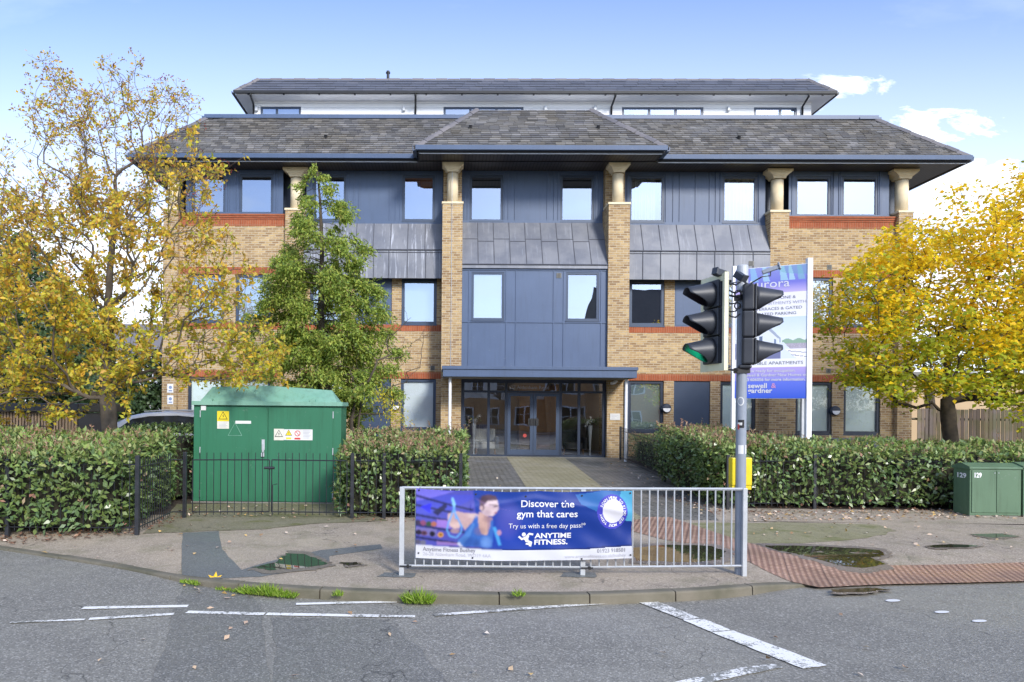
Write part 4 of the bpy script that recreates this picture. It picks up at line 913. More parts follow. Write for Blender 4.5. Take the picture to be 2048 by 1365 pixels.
def armchair(x, y, m, label):
    t = thing('armchair', label, 'armchair', (x, y, .31), 'armchairs in the lobby'); s_ = MB(); s_.box(x - .33, x + .33, y - .3, y + .3, .31 + .2, .31 + .42); s_.build('seat', m, t, bevel=.04)
    b_ = MB(); b_.box(x - .35, x + .35, y + .3, y + .42, .31 + .2, .31 + .85); b_.build('backrest', m, t, bevel=.05)
    for q in (-1, 1):
        a_ = MB(); a_.box(x + q * .34, x + q * .44, y - .28, y + .40, .31 + .2, .31 + .6); a_.build('armrest', m, t, bevel=.03)
        for w_ in (-1, 1): l_ = MB(); l_.tube([(x + q * .3, y + w_ * .26, .31 + .21), (x + q * .33, y + w_ * .29, .312)], [.022, .014], 8); l_.build('leg', M['wood_in'], t)
cl1 = pm('pale_upholstery', (.55, .55, .53), .8); armchair(1.35, 24.55, cl1, 'pale grey armchair inside the lobby left of the doors'); armchair(4.25, 24.7, pm('dark_upholstery', (.03, .03, .035), .8), 'black armchair inside the lobby right of the doors')
# ================================================================== STREET OBJECTS
# ---- the houses across the road (behind the photographer, seen only in the glass)
def house(x0, x1, y, eave, rz, wall_m, label, wins, upper=None):
    t = thing('terraced_house', label, 'house', ((x0 + x1) / 2, y - 4, 0), 'houses across the road mirrored in the glass')
    mb = MB(); mb.box(x0, x1, y - 8, y, 0, eave if upper is None else upper[0]); mb.build('wall', wall_m, t)
    if upper: mb = MB(); mb.box(x0, x1, y - 8, y - .003, upper[0], eave); mb.build('upper_wall', upper[1], t)
    mb = MB(); mb.prism([(y + .4, eave - .1), (y - 4, rz), (y - 8.4, eave - .1)], 0, x0 - .2, x1 + .2); mb.build('roof', pm('house_roof_%d' % int(x0 + 90), (.10, .08, .075), .8), t)
    for wx, wz, ww, wh in wins:
        f = MB(); e = .09
        f.box(wx, wx + ww, y, y + .06, wz, wz + e); f.box(wx, wx + ww, y, y + .06, wz + wh - e, wz + wh)
        for k in range(3): xx = wx + (ww - e) * k / 2; f.box(xx, xx + e, y, y + .058, wz, wz + wh)
        f.box(wx, wx + ww, y, y + .04, wz + wh * .5 - .02, wz + wh * .5 + .02); fo = f.build('window', M['white'], t)
        q = MB(); q.box(wx + .03, wx + ww - .03, y + .003, y + .02, wz + .03, wz + wh - .03); q.build('pane', M['carglass'], fo)
hb = brickm('warm_house_brick', (.80, .40, .15), (.62, .28, .10), (.6, .48, .34)); hr_ = pm('cream_render', (.88, .85, .78), .85)
Yh = -14
house(-9, 5.4, Yh, 5.2, 8.6, hb, 'brick house with pale rendered upper floor and white windows', [(1.2, 3.0, 1.1, 1.3), (3.6, 2.9, 1.3, 1.4), (3.3, .4, 1.3, 1.5), (.4, .4, 1.2, 1.5), (-3, 3., 1.3, 1.3), (-3, .5, 1.3, 1.4), (-6.5, 3., 1.3, 1.3)], (2.6, hr_))
house(5.4, 13.6, Yh + .8, 5.6, 9.0, hb, 'brick house with tan brick front and white bay windows', [(8.6, 3.1, 1.6, 1.5), (8.6, .5, 1.8, 1.5), (11.3, 3.1, 1.2, 1.4)])
house(13.6, 24, Yh, 9.0, 12.6, hb, 'taller brick house with a dark slate roof', [(15.2, 3.3, 1.5, 1.4), (15.0, .5, 1.6, 1.4), (15.2, 6.2, 1.4, 1.4), (19, 3.3, 1.5, 1.4), (19, .5, 1.5, 1.4)])

# ---- guard rail
def rail_post(parent, p, h, s=.05, shoe=True):
    mb = MB(); mb.box(p.x - s / 2, p.x + s / 2, p.y - s / 2, p.y + s / 2, p.z - .02, p.z + h); mb.build('post', M['galv'], parent, bevel=.004)
pL = gp(803, 1150, 0); pM = gp(1165, 1151, 0); pR = gp(1479, 1146, 0)
HR = 1.0
def z_at(py, p): return CAM_H - (py - 815) / F * p.y
gr_ = thing('guard_rail', 'galvanised steel pedestrian guard rail with vertical bars at the kerb edge', 'railing', pM)
HR = at(803, 974, pL.y).z
mb = MB(); mb.box(pL.x - .027, pL.x + .027, pL.y - .027, pL.y + .027, -.02, HR); mb.build('post', M['galv'], gr_, bevel=.004)
mb = MB(); mb.box(pM.x - .027, pM.x + .027, pM.y - .02, pM.y + .034, -.02, HR - .02); mb.build('post', M['galv'], gr_, bevel=.004)
rp = Vector((pR.x - .004, pR.y - .085, 0)); mb = MB(); mb.box(rp.x - .005, rp.x + .045, rp.y - .025, rp.y + .025, -.02, HR); mb.build('post', M['galv'], gr_, bevel=.004)
def panel(a, b, n, za, zb, z0a, z0b, s0, s1):
    """rails from a to b, n bars"""
    d = b - a
    mb = MB(); mb.tube([(a.x, a.y, za), (b.x, b.y, zb)], .017, 4); mb.build('top_rail', M['galv'], gr_)
    mb = MB(); mb.tube([(a.x, a.y, z0a), (b.x, b.y, z0b)], .013, 4); mb.build('bottom_rail', M['galv'], gr_)
    for k in range(n):
        t = s0 + (s1 - s0) * k / (n - 1); p = a + d * t; mb = MB(); zt_ = za + (zb - za) * t; zb_ = z0a + (z0b - z0a) * t; mb.tube([(p.x, p.y, zb_), (p.x, p.y, zt_)], .0085, 6); mb.build('bar', M['galv'], gr_)
zb1 = at(820, 1132, pL.y).z; zb2 = at(1150, 1135, pM.y).z; zb3 = at(1470, 1129, pR.y).z
panel(pL, pM, 19, HR - .012, HR - .012, zb1, zb2, .075, .93); panel(pM, Vector((rp.x, rp.y, 0)), 18, HR - .012, HR - .012, zb2, zb3, .05, .93)
for p, z in ((pL, zb1), (pM, zb2)):
    mb = MB(); mb.tube([(p.x - .02, p.y - .03, z), (p.x + .11, p.y - .03, z)], .011, 6); mb.tube([(p.x + .07, p.y - .045, z), (p.x + .07, p.y - .015, z)], .02, 6); mb.build('bracket', M['blackm'], gr_)
for p in (pL, pM):
    drape('post_footing', wob([(p.x - .26, p.y - .10), (p.x + .12, p.y - .12), (p.x + .16, p.y + .10), (p.x - .2, p.y + .12)], .02, 4, 3), pav_z, .0045, M['pave_dark'])

# ---- the gym banner (print rasterised on a fine cloth grid, lettering as flat shapes)
def inpoly(px, py, poly):
    c = np.zeros(px.shape, bool); n = len(poly); j = n - 1
    for i in range(n):
        xi, yi = poly[i]; xj, yj = poly[j]
        if yi != yj: c ^= ((yi > py) != (yj > py)) & (px < (xj - xi) * (py - yi) / (yj - yi) + xi)
        j = i
    return c
def vcol(name, rough=.45, bs=0):
    m, nt, b = newmat(name); a = N(nt, 'ShaderNodeAttribute'); a.attribute_name = 'print'; L(nt, a.outputs['Color'], b.inputs['Base Color']); b.inputs['Roughness'].default_value = rough; b.inputs['Specular IOR Level'].default_value = .25; return m
def print_sheet(name, nx, nz, place, paintf, m, parent):
    us, vs = np.meshgrid(np.linspace(0, 1, nx + 1), np.linspace(0, 1, nz + 1)); V = np.array([place(u, v) for u, v in zip(us.ravel(), vs.ravel())])
    i = np.arange(nx); j = np.arange(nz); I, J = np.meshgrid(i, j); a = (J * (nx + 1) + I).ravel(); Fc = np.stack([a, a + nx + 1, a + nx + 2, a + 1], 1)[:, ::-1]
    o = np_mesh(name, V, Fc, m, parent, smooth=True)
    fu = ((I + .5) / nx).ravel(); fv = ((J + .5) / nz).ravel(); col = paintf(fu, fv)
    at_ = o.data.color_attributes.new('print', 'FLOAT_COLOR', 'CORNER'); out = np.ones((len(Fc), 4, 4), np.float32); out[:, :, :3] = col[:, None, :]; at_.data.foreach_set('color', out.ravel()); return o
def lin(h): return np.array(s2l(h)) * .74
bx0, bx1 = 55.0, 1978.0; bz0, bz1 = 75.0, 700.0       # artwork units
bp0 = at(832.5, 977, pL.y - .045); bp1 = at(1264.5, 977, pM.y - .06); BW = bp1.x - bp0.x; BH = (at(832, 977, pL.y - .045).z - at(832, 1116, pL.y - .045).z)
def bplace(x, y, off=0.0):
    """artwork position -> cloth"""
    t = (x - bx0) / (bx1 - bx0); s = (y - bz0) / (bz1 - bz0)
    sag_t = .018 * math.sin(math.pi * min(1, max(0, t)) * 1.0) * (1 - s) * 1.6; sag_b = -.030 * max(0, math.sin(math.pi * (t ** .85))) * s
    tie = .012 * abs(math.sin(t * math.pi * 3.5)) * (1 - s) ** 2
    X_ = bp0.x + BW * t; Y_ = bp0.y + (bp1.y - bp0.y) * t; Z_ = bp0.z - BH * s - sag_t * .8 - tie + sag_b + .01 * t * s
    f1 = .012 * math.sin(14 * t + 5.5 * s) * math.sin(3.1 * t + .4); f2 = .007 * math.sin(34 * t - 15 * s + 2) * (t ** 1.5) ; f3 = .010 * math.sin(9 * s + 2.6 * t); f4 = .006 * math.sin(52 * t + 9 * s) * max(0, t - .55) * 1.9
    e = abs(t - .55) ; f5 = .010 * math.exp(-((s - .10 - .5 * e) / .05) ** 2) * (1 if .25 < t < .98 else .3)
    return (X_, Y_ + f1 + f2 + f3 + f4 - f5 - off, Z_)
ban = thing('banner', 'blue and white gym advertising banner tied to the guard rail', 'banner', (bp0.x, bp0.y, bp0.z - BH))
def bpaint(u, v):
    x = bx0 + (bx1 - bx0) * u; y = bz0 + (bz1 - bz0) * v; n = len(x); c = np.zeros((n, 3))
    g = np.clip((x - 55) / 1000, 0, 1)[:, None]; c[:] = lin('2e4cae') * (1 - g) + lin('153c96') * g
    k = np.clip((x - 1250) / 700, 0, 1)[:, None]; c = c * (1 - k) + lin('14358a') * k
    g2 = np.exp(-(((x - 900) / 420) ** 2 + ((y - 470) / 160) ** 2))[:, None]; c = c * (1 - .45 * g2) + lin('1440bc') * .45 * g2
    def P(poly, col, a=1.0):
        nonlocal c
        m = inpoly(x, y, poly); c[m] = c[m] * (1 - a) + lin(col) * a
    def E(cx, cy, rx, ry, col, a=1.0, soft=0.0):
        nonlocal c
        d = ((x - cx) / rx) ** 2 + ((y - cy) / ry) ** 2; m = np.clip((1 - d) / soft, 0, 1)[:, None] * a if soft else (d < 1)[:, None] * a; c = c * (1 - m) + lin(col) * m
    # gym interior
    P([(55, 70), (560, 70), (620, 600), (55, 600)], '5a58b8', .8); P([(55, 75), (400, 80), (55, 200)], '7a74e0'); P([(55, 190), (330, 110), (560, 110), (560, 150), (350, 260), (55, 330)], '4a52c8', .8)
    for ya, yb in ((130, 210), (215, 260), (300, 335), (390, 420), (500, 530)): P([(55, ya), (55, ya + 22), (560, yb + 50), (560, yb + 30)], '20244e', .85)
    P([(90, 240), (180, 290), (190, 200)], '2a2af0', .9); P([(200, 280), (320, 190), (330, 230), (250, 310)], '16183a', .9); P([(240, 340), (360, 350), (360, 420), (240, 410)], 'a880d8', .8); P([(55, 420), (240, 430), (240, 500), (55, 490)], '8a80b0', .6); P([(240, 540), (420, 550), (430, 575), (240, 575)], 'b088c8', .6)
    for i_, (cx, cy, cc) in enumerate(((75, 380, '3a3450'), (120, 380, '8a4a70'), (170, 385, '38503c'), (215, 385, 'b06a5a'), (80, 468, '2a2438'), (130, 472, '6a4458'), (200, 475, '1e1c2c'), (275, 480, 'e0a040'), (75, 555, '5a5870'), (120, 560, '70708a'))): E(cx, cy, 26, 24, cc)
    E(275, 480, 12, 11, '7a5030'); E(130, 472, 12, 12, '2a2438')
    # woman leaning on training straps: arm, shoulder, neck, head, blue top
    P([(340, 285), (420, 262), (470, 272), (590, 285), (640, 300), (650, 400), (600, 470), (520, 470), (470, 400), (400, 340), (380, 350), (350, 400), (336, 330)], 'c8a8a8')
    P([(336, 300), (370, 280), (400, 340), (450, 380), (440, 420), (370, 400), (345, 370)], 'd8b8b0'); E(402, 385, 44, 32, 'e0c0b8'); E(402, 440, 40, 24, 'b898a0', .8)
    P([(618, 260), (690, 300), (720, 330), (700, 480), (640, 485), (600, 420), (600, 330)], 'cda89e'); P([(690, 300), (735, 320), (742, 400), (720, 470), (690, 440)], 'b0909c')
    P([(580, 290), (604, 300), (612, 400), (640, 470), (690, 475), (712, 400), (720, 330), (740, 340), (745, 420), (735, 580), (480, 585), (428, 560), (430, 520), (480, 480), (500, 420), (560, 350)], '3a6cc0')
    P([(430, 530), (520, 440), (560, 360), (575, 380), (540, 480), (470, 575), (440, 575)], '5a90d8', .8); P([(420, 560), (440, 540), (480, 590), (450, 590)], 'f0f0f8', .7)
    E(700, 205, 82, 95, 'd0b8c4'); P([(700, 110), (775, 150), (790, 215), (770, 270), (740, 300), (680, 290), (640, 250), (640, 180)], 'dcc4c8')
    P([(620, 170), (640, 120), (700, 104), (760, 116), (780, 150), (740, 160), (690, 165), (650, 215), (630, 235), (616, 210)], '5c4658'); E(640, 225, 24, 30, '6a5060', .7); E(634, 232, 14, 20, 'd8b8b8')
    P([(770, 210), (795, 235), (774, 245)], 'd8c0c4'); P([(735, 196), (765, 192), (765, 200), (735, 204)], '4a3848'); P([(742, 214), (764, 211), (762, 219), (744, 221)], '3a3040'); P([(745, 268), (775, 262), (772, 272), (748, 276)], '9a5868'); P([(650, 300), (720, 310), (740, 300), (700, 330)], 'a0848c', .7)
    E(390, 330, 60, 60, '9a7a84', .35, 1.); E(560, 300, 60, 30, 'ecd8d0', .5, 1.); E(620, 440, 60, 50, '94707c', .45, 1.); E(690, 330, 50, 40, '8a6a78', .6, 1.); P([(745, 205), (778, 202), (776, 212), (745, 214)], '3a2a3c'); P([(700, 195), (742, 192), (742, 199), (702, 202)], '54404e'); E(520, 540, 90, 60, '1c3c88', .55, 1.); E(680, 540, 60, 70, '88b4ec', .5, 1.); E(600, 560, 40, 60, '1a3478', .5, 1.); E(735, 175, 30, 30, 'e0ccd2', .4, 1.); E(690, 270, 40, 34, '9a7c8c', .5, 1.); E(650, 150, 50, 40, '3a2a3c', .6, 1.)
    # straps
    for pl_ in ([(370, 140), (382, 138), (400, 230), (420, 330), (405, 335), (384, 240)], [(384, 240), (396, 246), (350, 380), (338, 430), (360, 480), (420, 500), (410, 512), (350, 495), (322, 430), (338, 360)], [(396, 250), (470, 400), (460, 460), (420, 512), (410, 500), (448, 450), (455, 405), (388, 262)]): P(pl_, '6aa8e8')
    P([(736, 400), (760, 395), (780, 430), (815, 560), (790, 568), (760, 480)], '4aa0e0'); E(795, 450, 20, 26, 'c090a8'); P([(368, 150), (382, 135), (408, 200), (395, 230), (380, 215)], '8ac8f8')
    # sweeping light shapes
    P([(1470, 100), (1700, 78), (1978, 75), (1978, 360), (1760, 330), (1640, 250), (1520, 190)], '3c7cc0', .75); P([(1880, 75), (1978, 75), (1978, 360), (1900, 350), (1850, 200)], '5cb8d8', .8); P([(560, 130), (700, 200), (900, 250), (700, 215), (600, 165)], 'c090d8', .15)
    E(880, 330, 130, 200, '7a70c8', .35, 1.)
    yw = 578 + 30 * np.clip((x - 55) / 700, 0, 1) - 22 * np.clip((x - 1500) / 480, 0, 1) ; m = y > yw; c[m] = lin('dcdde4')
    m = (y > yw - 14) & (y <= yw) & (x > 350); c[m] = c[m] * .6
    # the printed photograph is soft: blur it before the flat badge goes on
    nx_ = 300; nz_ = len(x) // nx_; g = c.reshape(nz_, nx_, 3)
    rs = np.random.RandomState(4); g[:int(nz_ * .82), :118] *= (.90 + .2 * rs.rand(int(nz_ * .82), 118, 1))
    for _ in range(3):
        p_ = np.pad(g[:, :122], ((1, 1), (1, 1), (0, 0)), 'edge'); g[:, :120] = ((p_[:-2, 1:-1] + p_[2:, 1:-1] + p_[1:-1, :-2] + p_[1:-1, 2:] + 2 * p_[1:-1, 1:-1]) / 6)[:, :120]
    c = g.reshape(-1, 3)
    # round badge with plain centre
    E(1800, 268, 134, 160, '4a48c0'); E(1806, 262, 92, 112, 'ecebf2')
    return c
cloth = print_sheet('cloth', 300, 100, lambda u, v: bplace(bx0 + (bx1 - bx0) * u, bz0 + (bz1 - bz0) * v), bpaint, vcol('banner_print', .5), ban)
ux = BW / (bx1 - bx0); uy = BH / (bz1 - bz0)
def btext(s, x, y, size_px, m, align='LEFT', bold=0, width=None, label='lettering'):
    sz = size_px * 1.35
    cu_ = text_mesh(label, s, sz, M[m], ban, lambda a, b: bplace(x + a, y - b, .004), align, bold * sz, xs=width or 1.0); return cu_
btext('Discover the', 1222, 214, 66, 'print_white', 'CENTER', .012, 1.02); btext('gym that cares', 1222, 306, 66, 'print_white', 'CENTER', .012, 1.03); btext('Try us with a free day pass!*', 1222, 406, 45, 'print_white', 'CENTER', .0, .98)
btext('ANYTIME', 1112, 497, 47, 'print_white', 'LEFT', .03, 1.22); btext('FITNESS.', 1104, 556, 47, 'print_white', 'LEFT', .03, 1.28)
btext('Anytime Fitness Bushey', 118, 632, 38, 'print_grey', 'LEFT', .012, .95); btext('26-28 Aldenham Road, WD19 4AA', 118, 672, 31, 'print_pale', 'LEFT', 0, 1.0)
btext('01923 918501', 1925, 638, 36, 'print_grey', 'RIGHT', .012, .92); btext('www.anytimefitness.co.uk/bushey', 1925, 682, 31, 'print_pale', 'RIGHT', 0, .96)
# running figure mark
mb = MB()
def bpoly(pts): mb.poly([bplace(x, y, .004) for x, y in pts][::-1])
def bstroke(pts, w_):
    for (x0, y0), (x1, y1) in zip(pts[:-1], pts[1:]):
        d = math.hypot(x1 - x0, y1 - y0); nx, ny = -(y1 - y0) / d * w_, (x1 - x0) / d * w_; ex, ey = (x1 - x0) / d * w_ * .5, (y1 - y0) / d * w_ * .5
        bpoly([(x0 - nx - ex, y0 - ny - ey), (x1 - nx + ex, y1 - ny + ey), (x1 + nx + ex, y1 + ny + ey), (x0 + nx - ex, y0 + ny - ey)])
bpoly([(1014 + 18 * math.cos(t), 463 + 19 * math.sin(t)) for t in np.linspace(0, 2 * math.pi, 16)[:-1]])
bstroke([(972, 484), (996, 505), (1030, 492), (1062, 456), (1092, 462)], 9); bstroke([(1050, 478), (1036, 520), (1078, 536), (1070, 566)], 11); bstroke([(1070, 552), (1036, 548)], 8); bstroke([(1020, 500), (1046, 515)], 12)
mb.build('logo', M['print_white'], ban)
# words round the badge
def ring(s, a0, a1, r=.80):
    n = len(s)
    for i, ch in enumerate(s):
        if ch == ' ': continue
        a = a0 + (a1 - a0) * (i + .5) / n; sz = 33
        def pl_(u, v, a=a):
            u -= sz * .3; v += 0; rr = 1.0
            X_ = 1803 + (116 + v) * math.sin(a) * .84 + u * math.cos(a); Y_ = 266 - (116 + v) * math.cos(a) * 1.02 + u * math.sin(a); return bplace(X_, Y_, .004)
        text_mesh('lettering', ch, sz, M['print_white'], ban, pl_, 'LEFT', .8)
ring('SCAN HERE TO FIND OUT MORE TODAY', -1.25, 4.55)
mb = MB()
for x, y in ((80, 90), (585, 108), (1030, 118), (1530, 112), (1960, 95), (80, 655), (560, 680), (1530, 690), (1965, 668)):
    p = Vector(bplace(x, y, .006)); mb.lathe(p, [(.010, -.002), (.010, .002)], 8, 1); mb.tube([p, p + Vector((.012, .03, .03 if y < 300 else -.03))], .003, 4)
mb.build('eyelets_and_ties', M['iron'], ban)

# ---- traffic signal
tp = Vector((pR.x + .004, pR.y, 0)); ztop = at(1478, 531, tp.y).z
ts = thing('traffic_signal', 'grey traffic signal pole with two black three-lamp heads, green lit, beside the guard rail', 'traffic signal', tp)
mb = MB(); mb.lathe((tp.x, tp.y, 0), [(.057, -.02), (.057, ztop - .34)], 20); mb.build('pole', M['pole'], ts, smooth=False)
mb = MB(); mb.lathe((tp.x, tp.y, 0), [(.060, ztop - .30), (.063, ztop - .28), (.063, ztop - .01), (.055, ztop)], 20); mb.build('pole_cap', M['galv'], ts)
lensred = pm('lens_red_dark', (.06, .004, .004), .2, emit=((.5, .02, .01), .05)); lensamb = pm('lens_amber_dark', (.06, .03, .004), .2); lensgr = pm('lens_green_lit', (.0, .5, .3), .2, emit=((.02, 1, .48), 7.0))
def signal_head(c, ang, board, hz=.93, label=None):
    """c centre of the body, ang heading of the lamps (0 = +X), z up"""
    T = Matrix.Translation(c) @ Matrix.Rotation(ang, 4, 'Z')          # local +x is the way it faces
    mb = MB(); mb.T = T
    for k in range(3):
        z = (1 - k) * .305; mb.box(-.125, .0, -.145, .145, z - .149, z + .149)
    mb.box(-.165, -.02, -.12, .12, -.50, -.459); h = mb.build('signal_head', M['sigblack'], ts, bevel=.022)
    if label: h['label'] = label
    r = MB(); r.T = T
    for k in range(3):
        z = (1 - k) * .305; r.box(.001, .022, -.152, .152, z - .146, z + .146)
    r.build('door', M['sigblack'], h, bevel=.008)
    for k in range(3):
        z = (1 - k) * .305; l = MB(); l.T = T; l.lathe((0, 0, z), [(.10, .024), (.085, .040), (.045, .052), (.004, .056)], 20, 0); l.build('lens', (lensred, lensamb, lensgr)[k], h, smooth=True)
        v = MB(); v.T = T; n = 36; vs = []; fs = []; ns = 8
        for i in range(n):
            th = 2 * math.pi * i / n; cth = math.cos(th); Lh = .035 + .245 * min(1., (1 + cth) / 1.25)
            for j in range(ns + 1):
                s_ = Lh * j / ns; rr = .132 - .050 * (s_ / .28) ** .9; zz = rr * cth - .10 * (s_) * (.55); vs.append((.022 + s_, rr * math.sin(th), z + zz + (.0)))
        for i in range(n):
            for j in range(ns): a = i * (ns + 1) + j; b = ((i + 1) % n) * (ns + 1) + j; fs.append((a, b, b + 1, a + 1))
        v.add(vs, fs); o = v.build('visor', M['sigblack'], h, smooth=True); md = o.modifiers.new('s', 'SOLIDIFY'); md.thickness = .005; md.offset = -1
        rg = MB(); rg.T = T; rg.lathe((0, 0, z), [(.140, .020), (.140, .034), (.128, .034)], 28, 0); rg.build('visor_ring', M['blackm'], h)
    if board:
        b = MB(); b.T = T; b.box(-.024, -.018, -.255, .255, -.52, .50); bo = b.build('backing_board', M['sigblack'], h)
        q = MB(); q.T = T; e = .07
        q.box(-.016, -.012, -.262, .262, .50 - e, .51); q.box(-.016, -.012, -.262, .262, -.53, -.52 + e); q.box(-.016, -.012, -.262, -.255 + e, -.52 + e, .50 - e); q.box(-.016, -.012, .255 - e, .262, -.52 + e, .50 - e)
        q.box(-.034, -.026, .262, .268, -.53, .51); q.box(-.030, .012, .2625, .268, -.53, .51); q.build('board_border', M['cream'], bo)
    return h
cL = at(1424, 646, 8.12); cR = at(1497, 650, tp.y - .02)
signal_head(Vector((cL.x, cL.y, cL.z)), math.pi + R(10), True, label='left-facing signal head with cream-edged backing board and lit green lamp')
signal_head(Vector((cR.x + .055, cR.y, cR.z)), R(-17), False, label='right-facing signal head seen from the side')
mb = MB()
for z in (cL.z + .33, cL.z - .50): mb.tube([(tp.x, tp.y, z), (cL.x + .07, cL.y + .03, z)], .012, 6); mb.box(tp.x - .075, tp.x + .07, tp.y - .07, tp.y + .05, z - .03, z + .03)
mb.tube([(tp.x, tp.y, cR.z + .28), (cR.x, cR.y, cR.z + .28)], .014, 6); mb.tube([(tp.x, tp.y, cR.z - .40), (cR.x, cR.y, cR.z - .40)], .014, 6); mb.box(tp.x - .02, tp.x + .03, tp.y - .075, tp.y - .05, cR.z + .12, cR.z + .32)
mb.build('bracket', M['blackm'], ts)
mb = MB(); q0 = Vector((tp.x - .05, tp.y - .06, cL.z + .42)); r = random.Random(2)
for k in range(5):
    a = q0 + Vector((0, 0, -.09 * k + .08)); b = Vector((cL.x + .09, cL.y, a.z + r.uniform(-.05, .05))); m_ = (a + b) / 2 + Vector((0, -.03, -.07)); pts = [a, a.lerp(m_, .5) + Vector((0, 0, -.025)), m_, m_.lerp(b, .5) + Vector((0, 0, -.02)), b]; mb.tube(pts, .009, 6)
for k in range(2):
    c_ = q0 + Vector((-.03, -.01, -.05 - .14 * k)); mb.tube([c_ + Vector((math.cos(t) * .035, 0, math.sin(t) * .035)) for t in np.linspace(0, 2 * math.pi, 12)], .008, 6)
mb.build('cables', M['blackm'], ts)
def detector(px, py, Y, ang, tilt, s=1.0, wide=False):
    p = at(px, py, Y); T = Matrix.Translation(p) @ Matrix.Rotation(ang, 4, 'Z') @ Matrix.Rotation(tilt, 4, 'Y'); mb = MB(); mb.T = T
    if wide: mb.box(-.085, .085, -.03, .03, -.02, .022)
    else: mb.box(-.055, .06, -.04, .04, -.035, .035)
    mb.box(.06 if not wide else .085, .075 if not wide else .10, -.044, .044, -.03, .045); o = mb.build('detector', M['sigblack'] if not wide else M['pole'], ts, bevel=.004); return p
d1 = detector(1440, 547, 8.0, R(200), R(-12)); d2 = detector(1480, 553, 8.05, R(-60), R(35)); d3 = detector(1541, 540, 8.0, R(-20), R(-18), wide=True)
mb = MB(); zq = ztop - .12; mb.tube([(tp.x, tp.y, zq - .06), (d1.x + .1, d1.y, d1.z - .11), (d1.x + .02, d1.y, d1.z - .03)], .008, 6); mb.tube([(tp.x + .03, tp.y - .06, zq - .1), (d2.x, d2.y, d2.z - .03)], .01, 6)
mb.tube([(tp.x + .02, tp.y, zq - .14), (tp.x + .085, tp.y - .02, zq - .09), (d3.x - .09, d3.y, d3.z - .075), (d3.x, d3.y, d3.z - .065), (d3.x, d3.y, d3.z - .02)], .008, 6); mb.build('detector_arm', M['sigblack'], ts)
# push-button units behind the pole, stickers and number labels on it
for s, c in ((-1, 1468), (1, 1494)):
    a = at(c, 947, tp.y + .05); mb = MB(); zt_ = at(c, 916, tp.y).z; zb_ = at(c, 979, tp.y).z
    mb.box(a.x - .04, a.x + .04, tp.y - .0, tp.y + .12, zb_ + .04, zt_); o = mb.build('push_button_box', M['yellow'], ts, bevel=.012)
    q = MB(); q.box(a.x - .035, a.x + .035, tp.y + .01, tp.y + .11, zb_ - .005, zb_ + .038); q.build('hood', M['yellow'], o)
def onpole(px, py, wd, hg, m, name='sticker', rr=.0585, disc=False):
    p = at(px, py, tp.y); mb = MB(); ang = math.asin(max(-1, min(1, (px - 1479) / 10.4))); n = 8; da = wd / rr / 2; vs = []; 
    for i in range(n + 1):
        a = ang + da * (2 * i / n - 1); h_ = hg / 2 * (math.sqrt(max(0.02, 1 - (2 * i / n - 1) ** 2)) if disc else 1)
        x, y = tp.x + rr * math.sin(a), tp.y - rr * math.cos(a); vs += [(x, y, p.z - h_), (x, y, p.z + h_)]
    mb.add(vs, [(2 * i, 2 * i + 2, 2 * i + 3, 2 * i + 1) for i in range(n)]); return mb.build(name, M[m] if isinstance(m, str) else m, ts)
onpole(1474, 803, .075, .10, 'grey_label', disc=True); onpole(1474, 803, .055, .078, 'pole', rr=.0592, disc=True); onpole(1475, 848, .07, .092, 'blackm'); onpole(1473, 848, .05, .03, 'grey_label', rr=.0592); onpole(1471, 854, .02, .06, pm('sticker_red', (.5, .06, .05), .5), rr=.0594)
onpole(1475, 899, .06, .10, 'grey_label', 'number_label'); onpole(1486, 899, .03, .10, 'grey_label', 'number_label')

# ---- the sale board
s1 = at(1617, 700, 15.65); s0 = at(1467, 700, 16.4); sz0 = .05
sb = thing('sale_board', 'tall purple and white apartment sales board on white posts behind the hedge', 'sign', (s1.x, s1.y, sz0))
mb = MB(); mb.box(s1.x - .055, s1.x + .055, s1.y - .055, s1.y + .055, 0, at(1617, 517, s1.y).z); mb.build('post', M['white'], sb, bevel=.006)
mb = MB(); mb.box(s0.x - .04, s0.x + .04, s0.y - .04, s0.y + .04, 0, at(1467, 533, s0.y).z); mb.build('post', M['white'], sb, bevel=.006)
mb = MB(); b3 = at(1606.5, 700, s1.y + .35); mb.box(b3.x - .04, b3.x + .04, b3.y - .04, b3.y + .04, 0, at(1606, 540, b3.y).z); mb.build('post', M['galv'], sb, bevel=.006)
SA = Vector((s0.x + .02, s0.y - .045, 0)); SB = Vector((s1.x - .05, s1.y - .03, 0)); szt = at(1612, 528, SB.y).z; szb = at(1612, 797, SB.y).z
SU = 1612 - 1467.0
def splace(x, y, off=0.0):
    """board units: x 0..580 (left to right), y 0..1210 (down)"""
    t = x / 580.; p = SA.lerp(SB, t); d = (SB - SA).normalized(); n = Vector((d.y, -d.x, 0)); p = p + n * off; return (p.x, p.y, szt - (szt - szb) * y / 1210.)
mb = MB(); a, b = SA + Vector((0, .006, 0)), SB + Vector((0, .006, 0)); d = (b - a).normalized(); n = Vector((-d.y, d.x, 0)) * .02
vs = [a, b, b + n, a + n]; mb.add([Vector((v.x, v.y, z)) for z in (szb - .01, szt + .012) for v in vs], [(0, 3, 2, 1), (4, 5, 6, 7), (0, 1, 5, 4), (1, 2, 6, 5), (2, 3, 7, 6), (3, 0, 4, 7)]); mb.build('board', M['white'], sb)
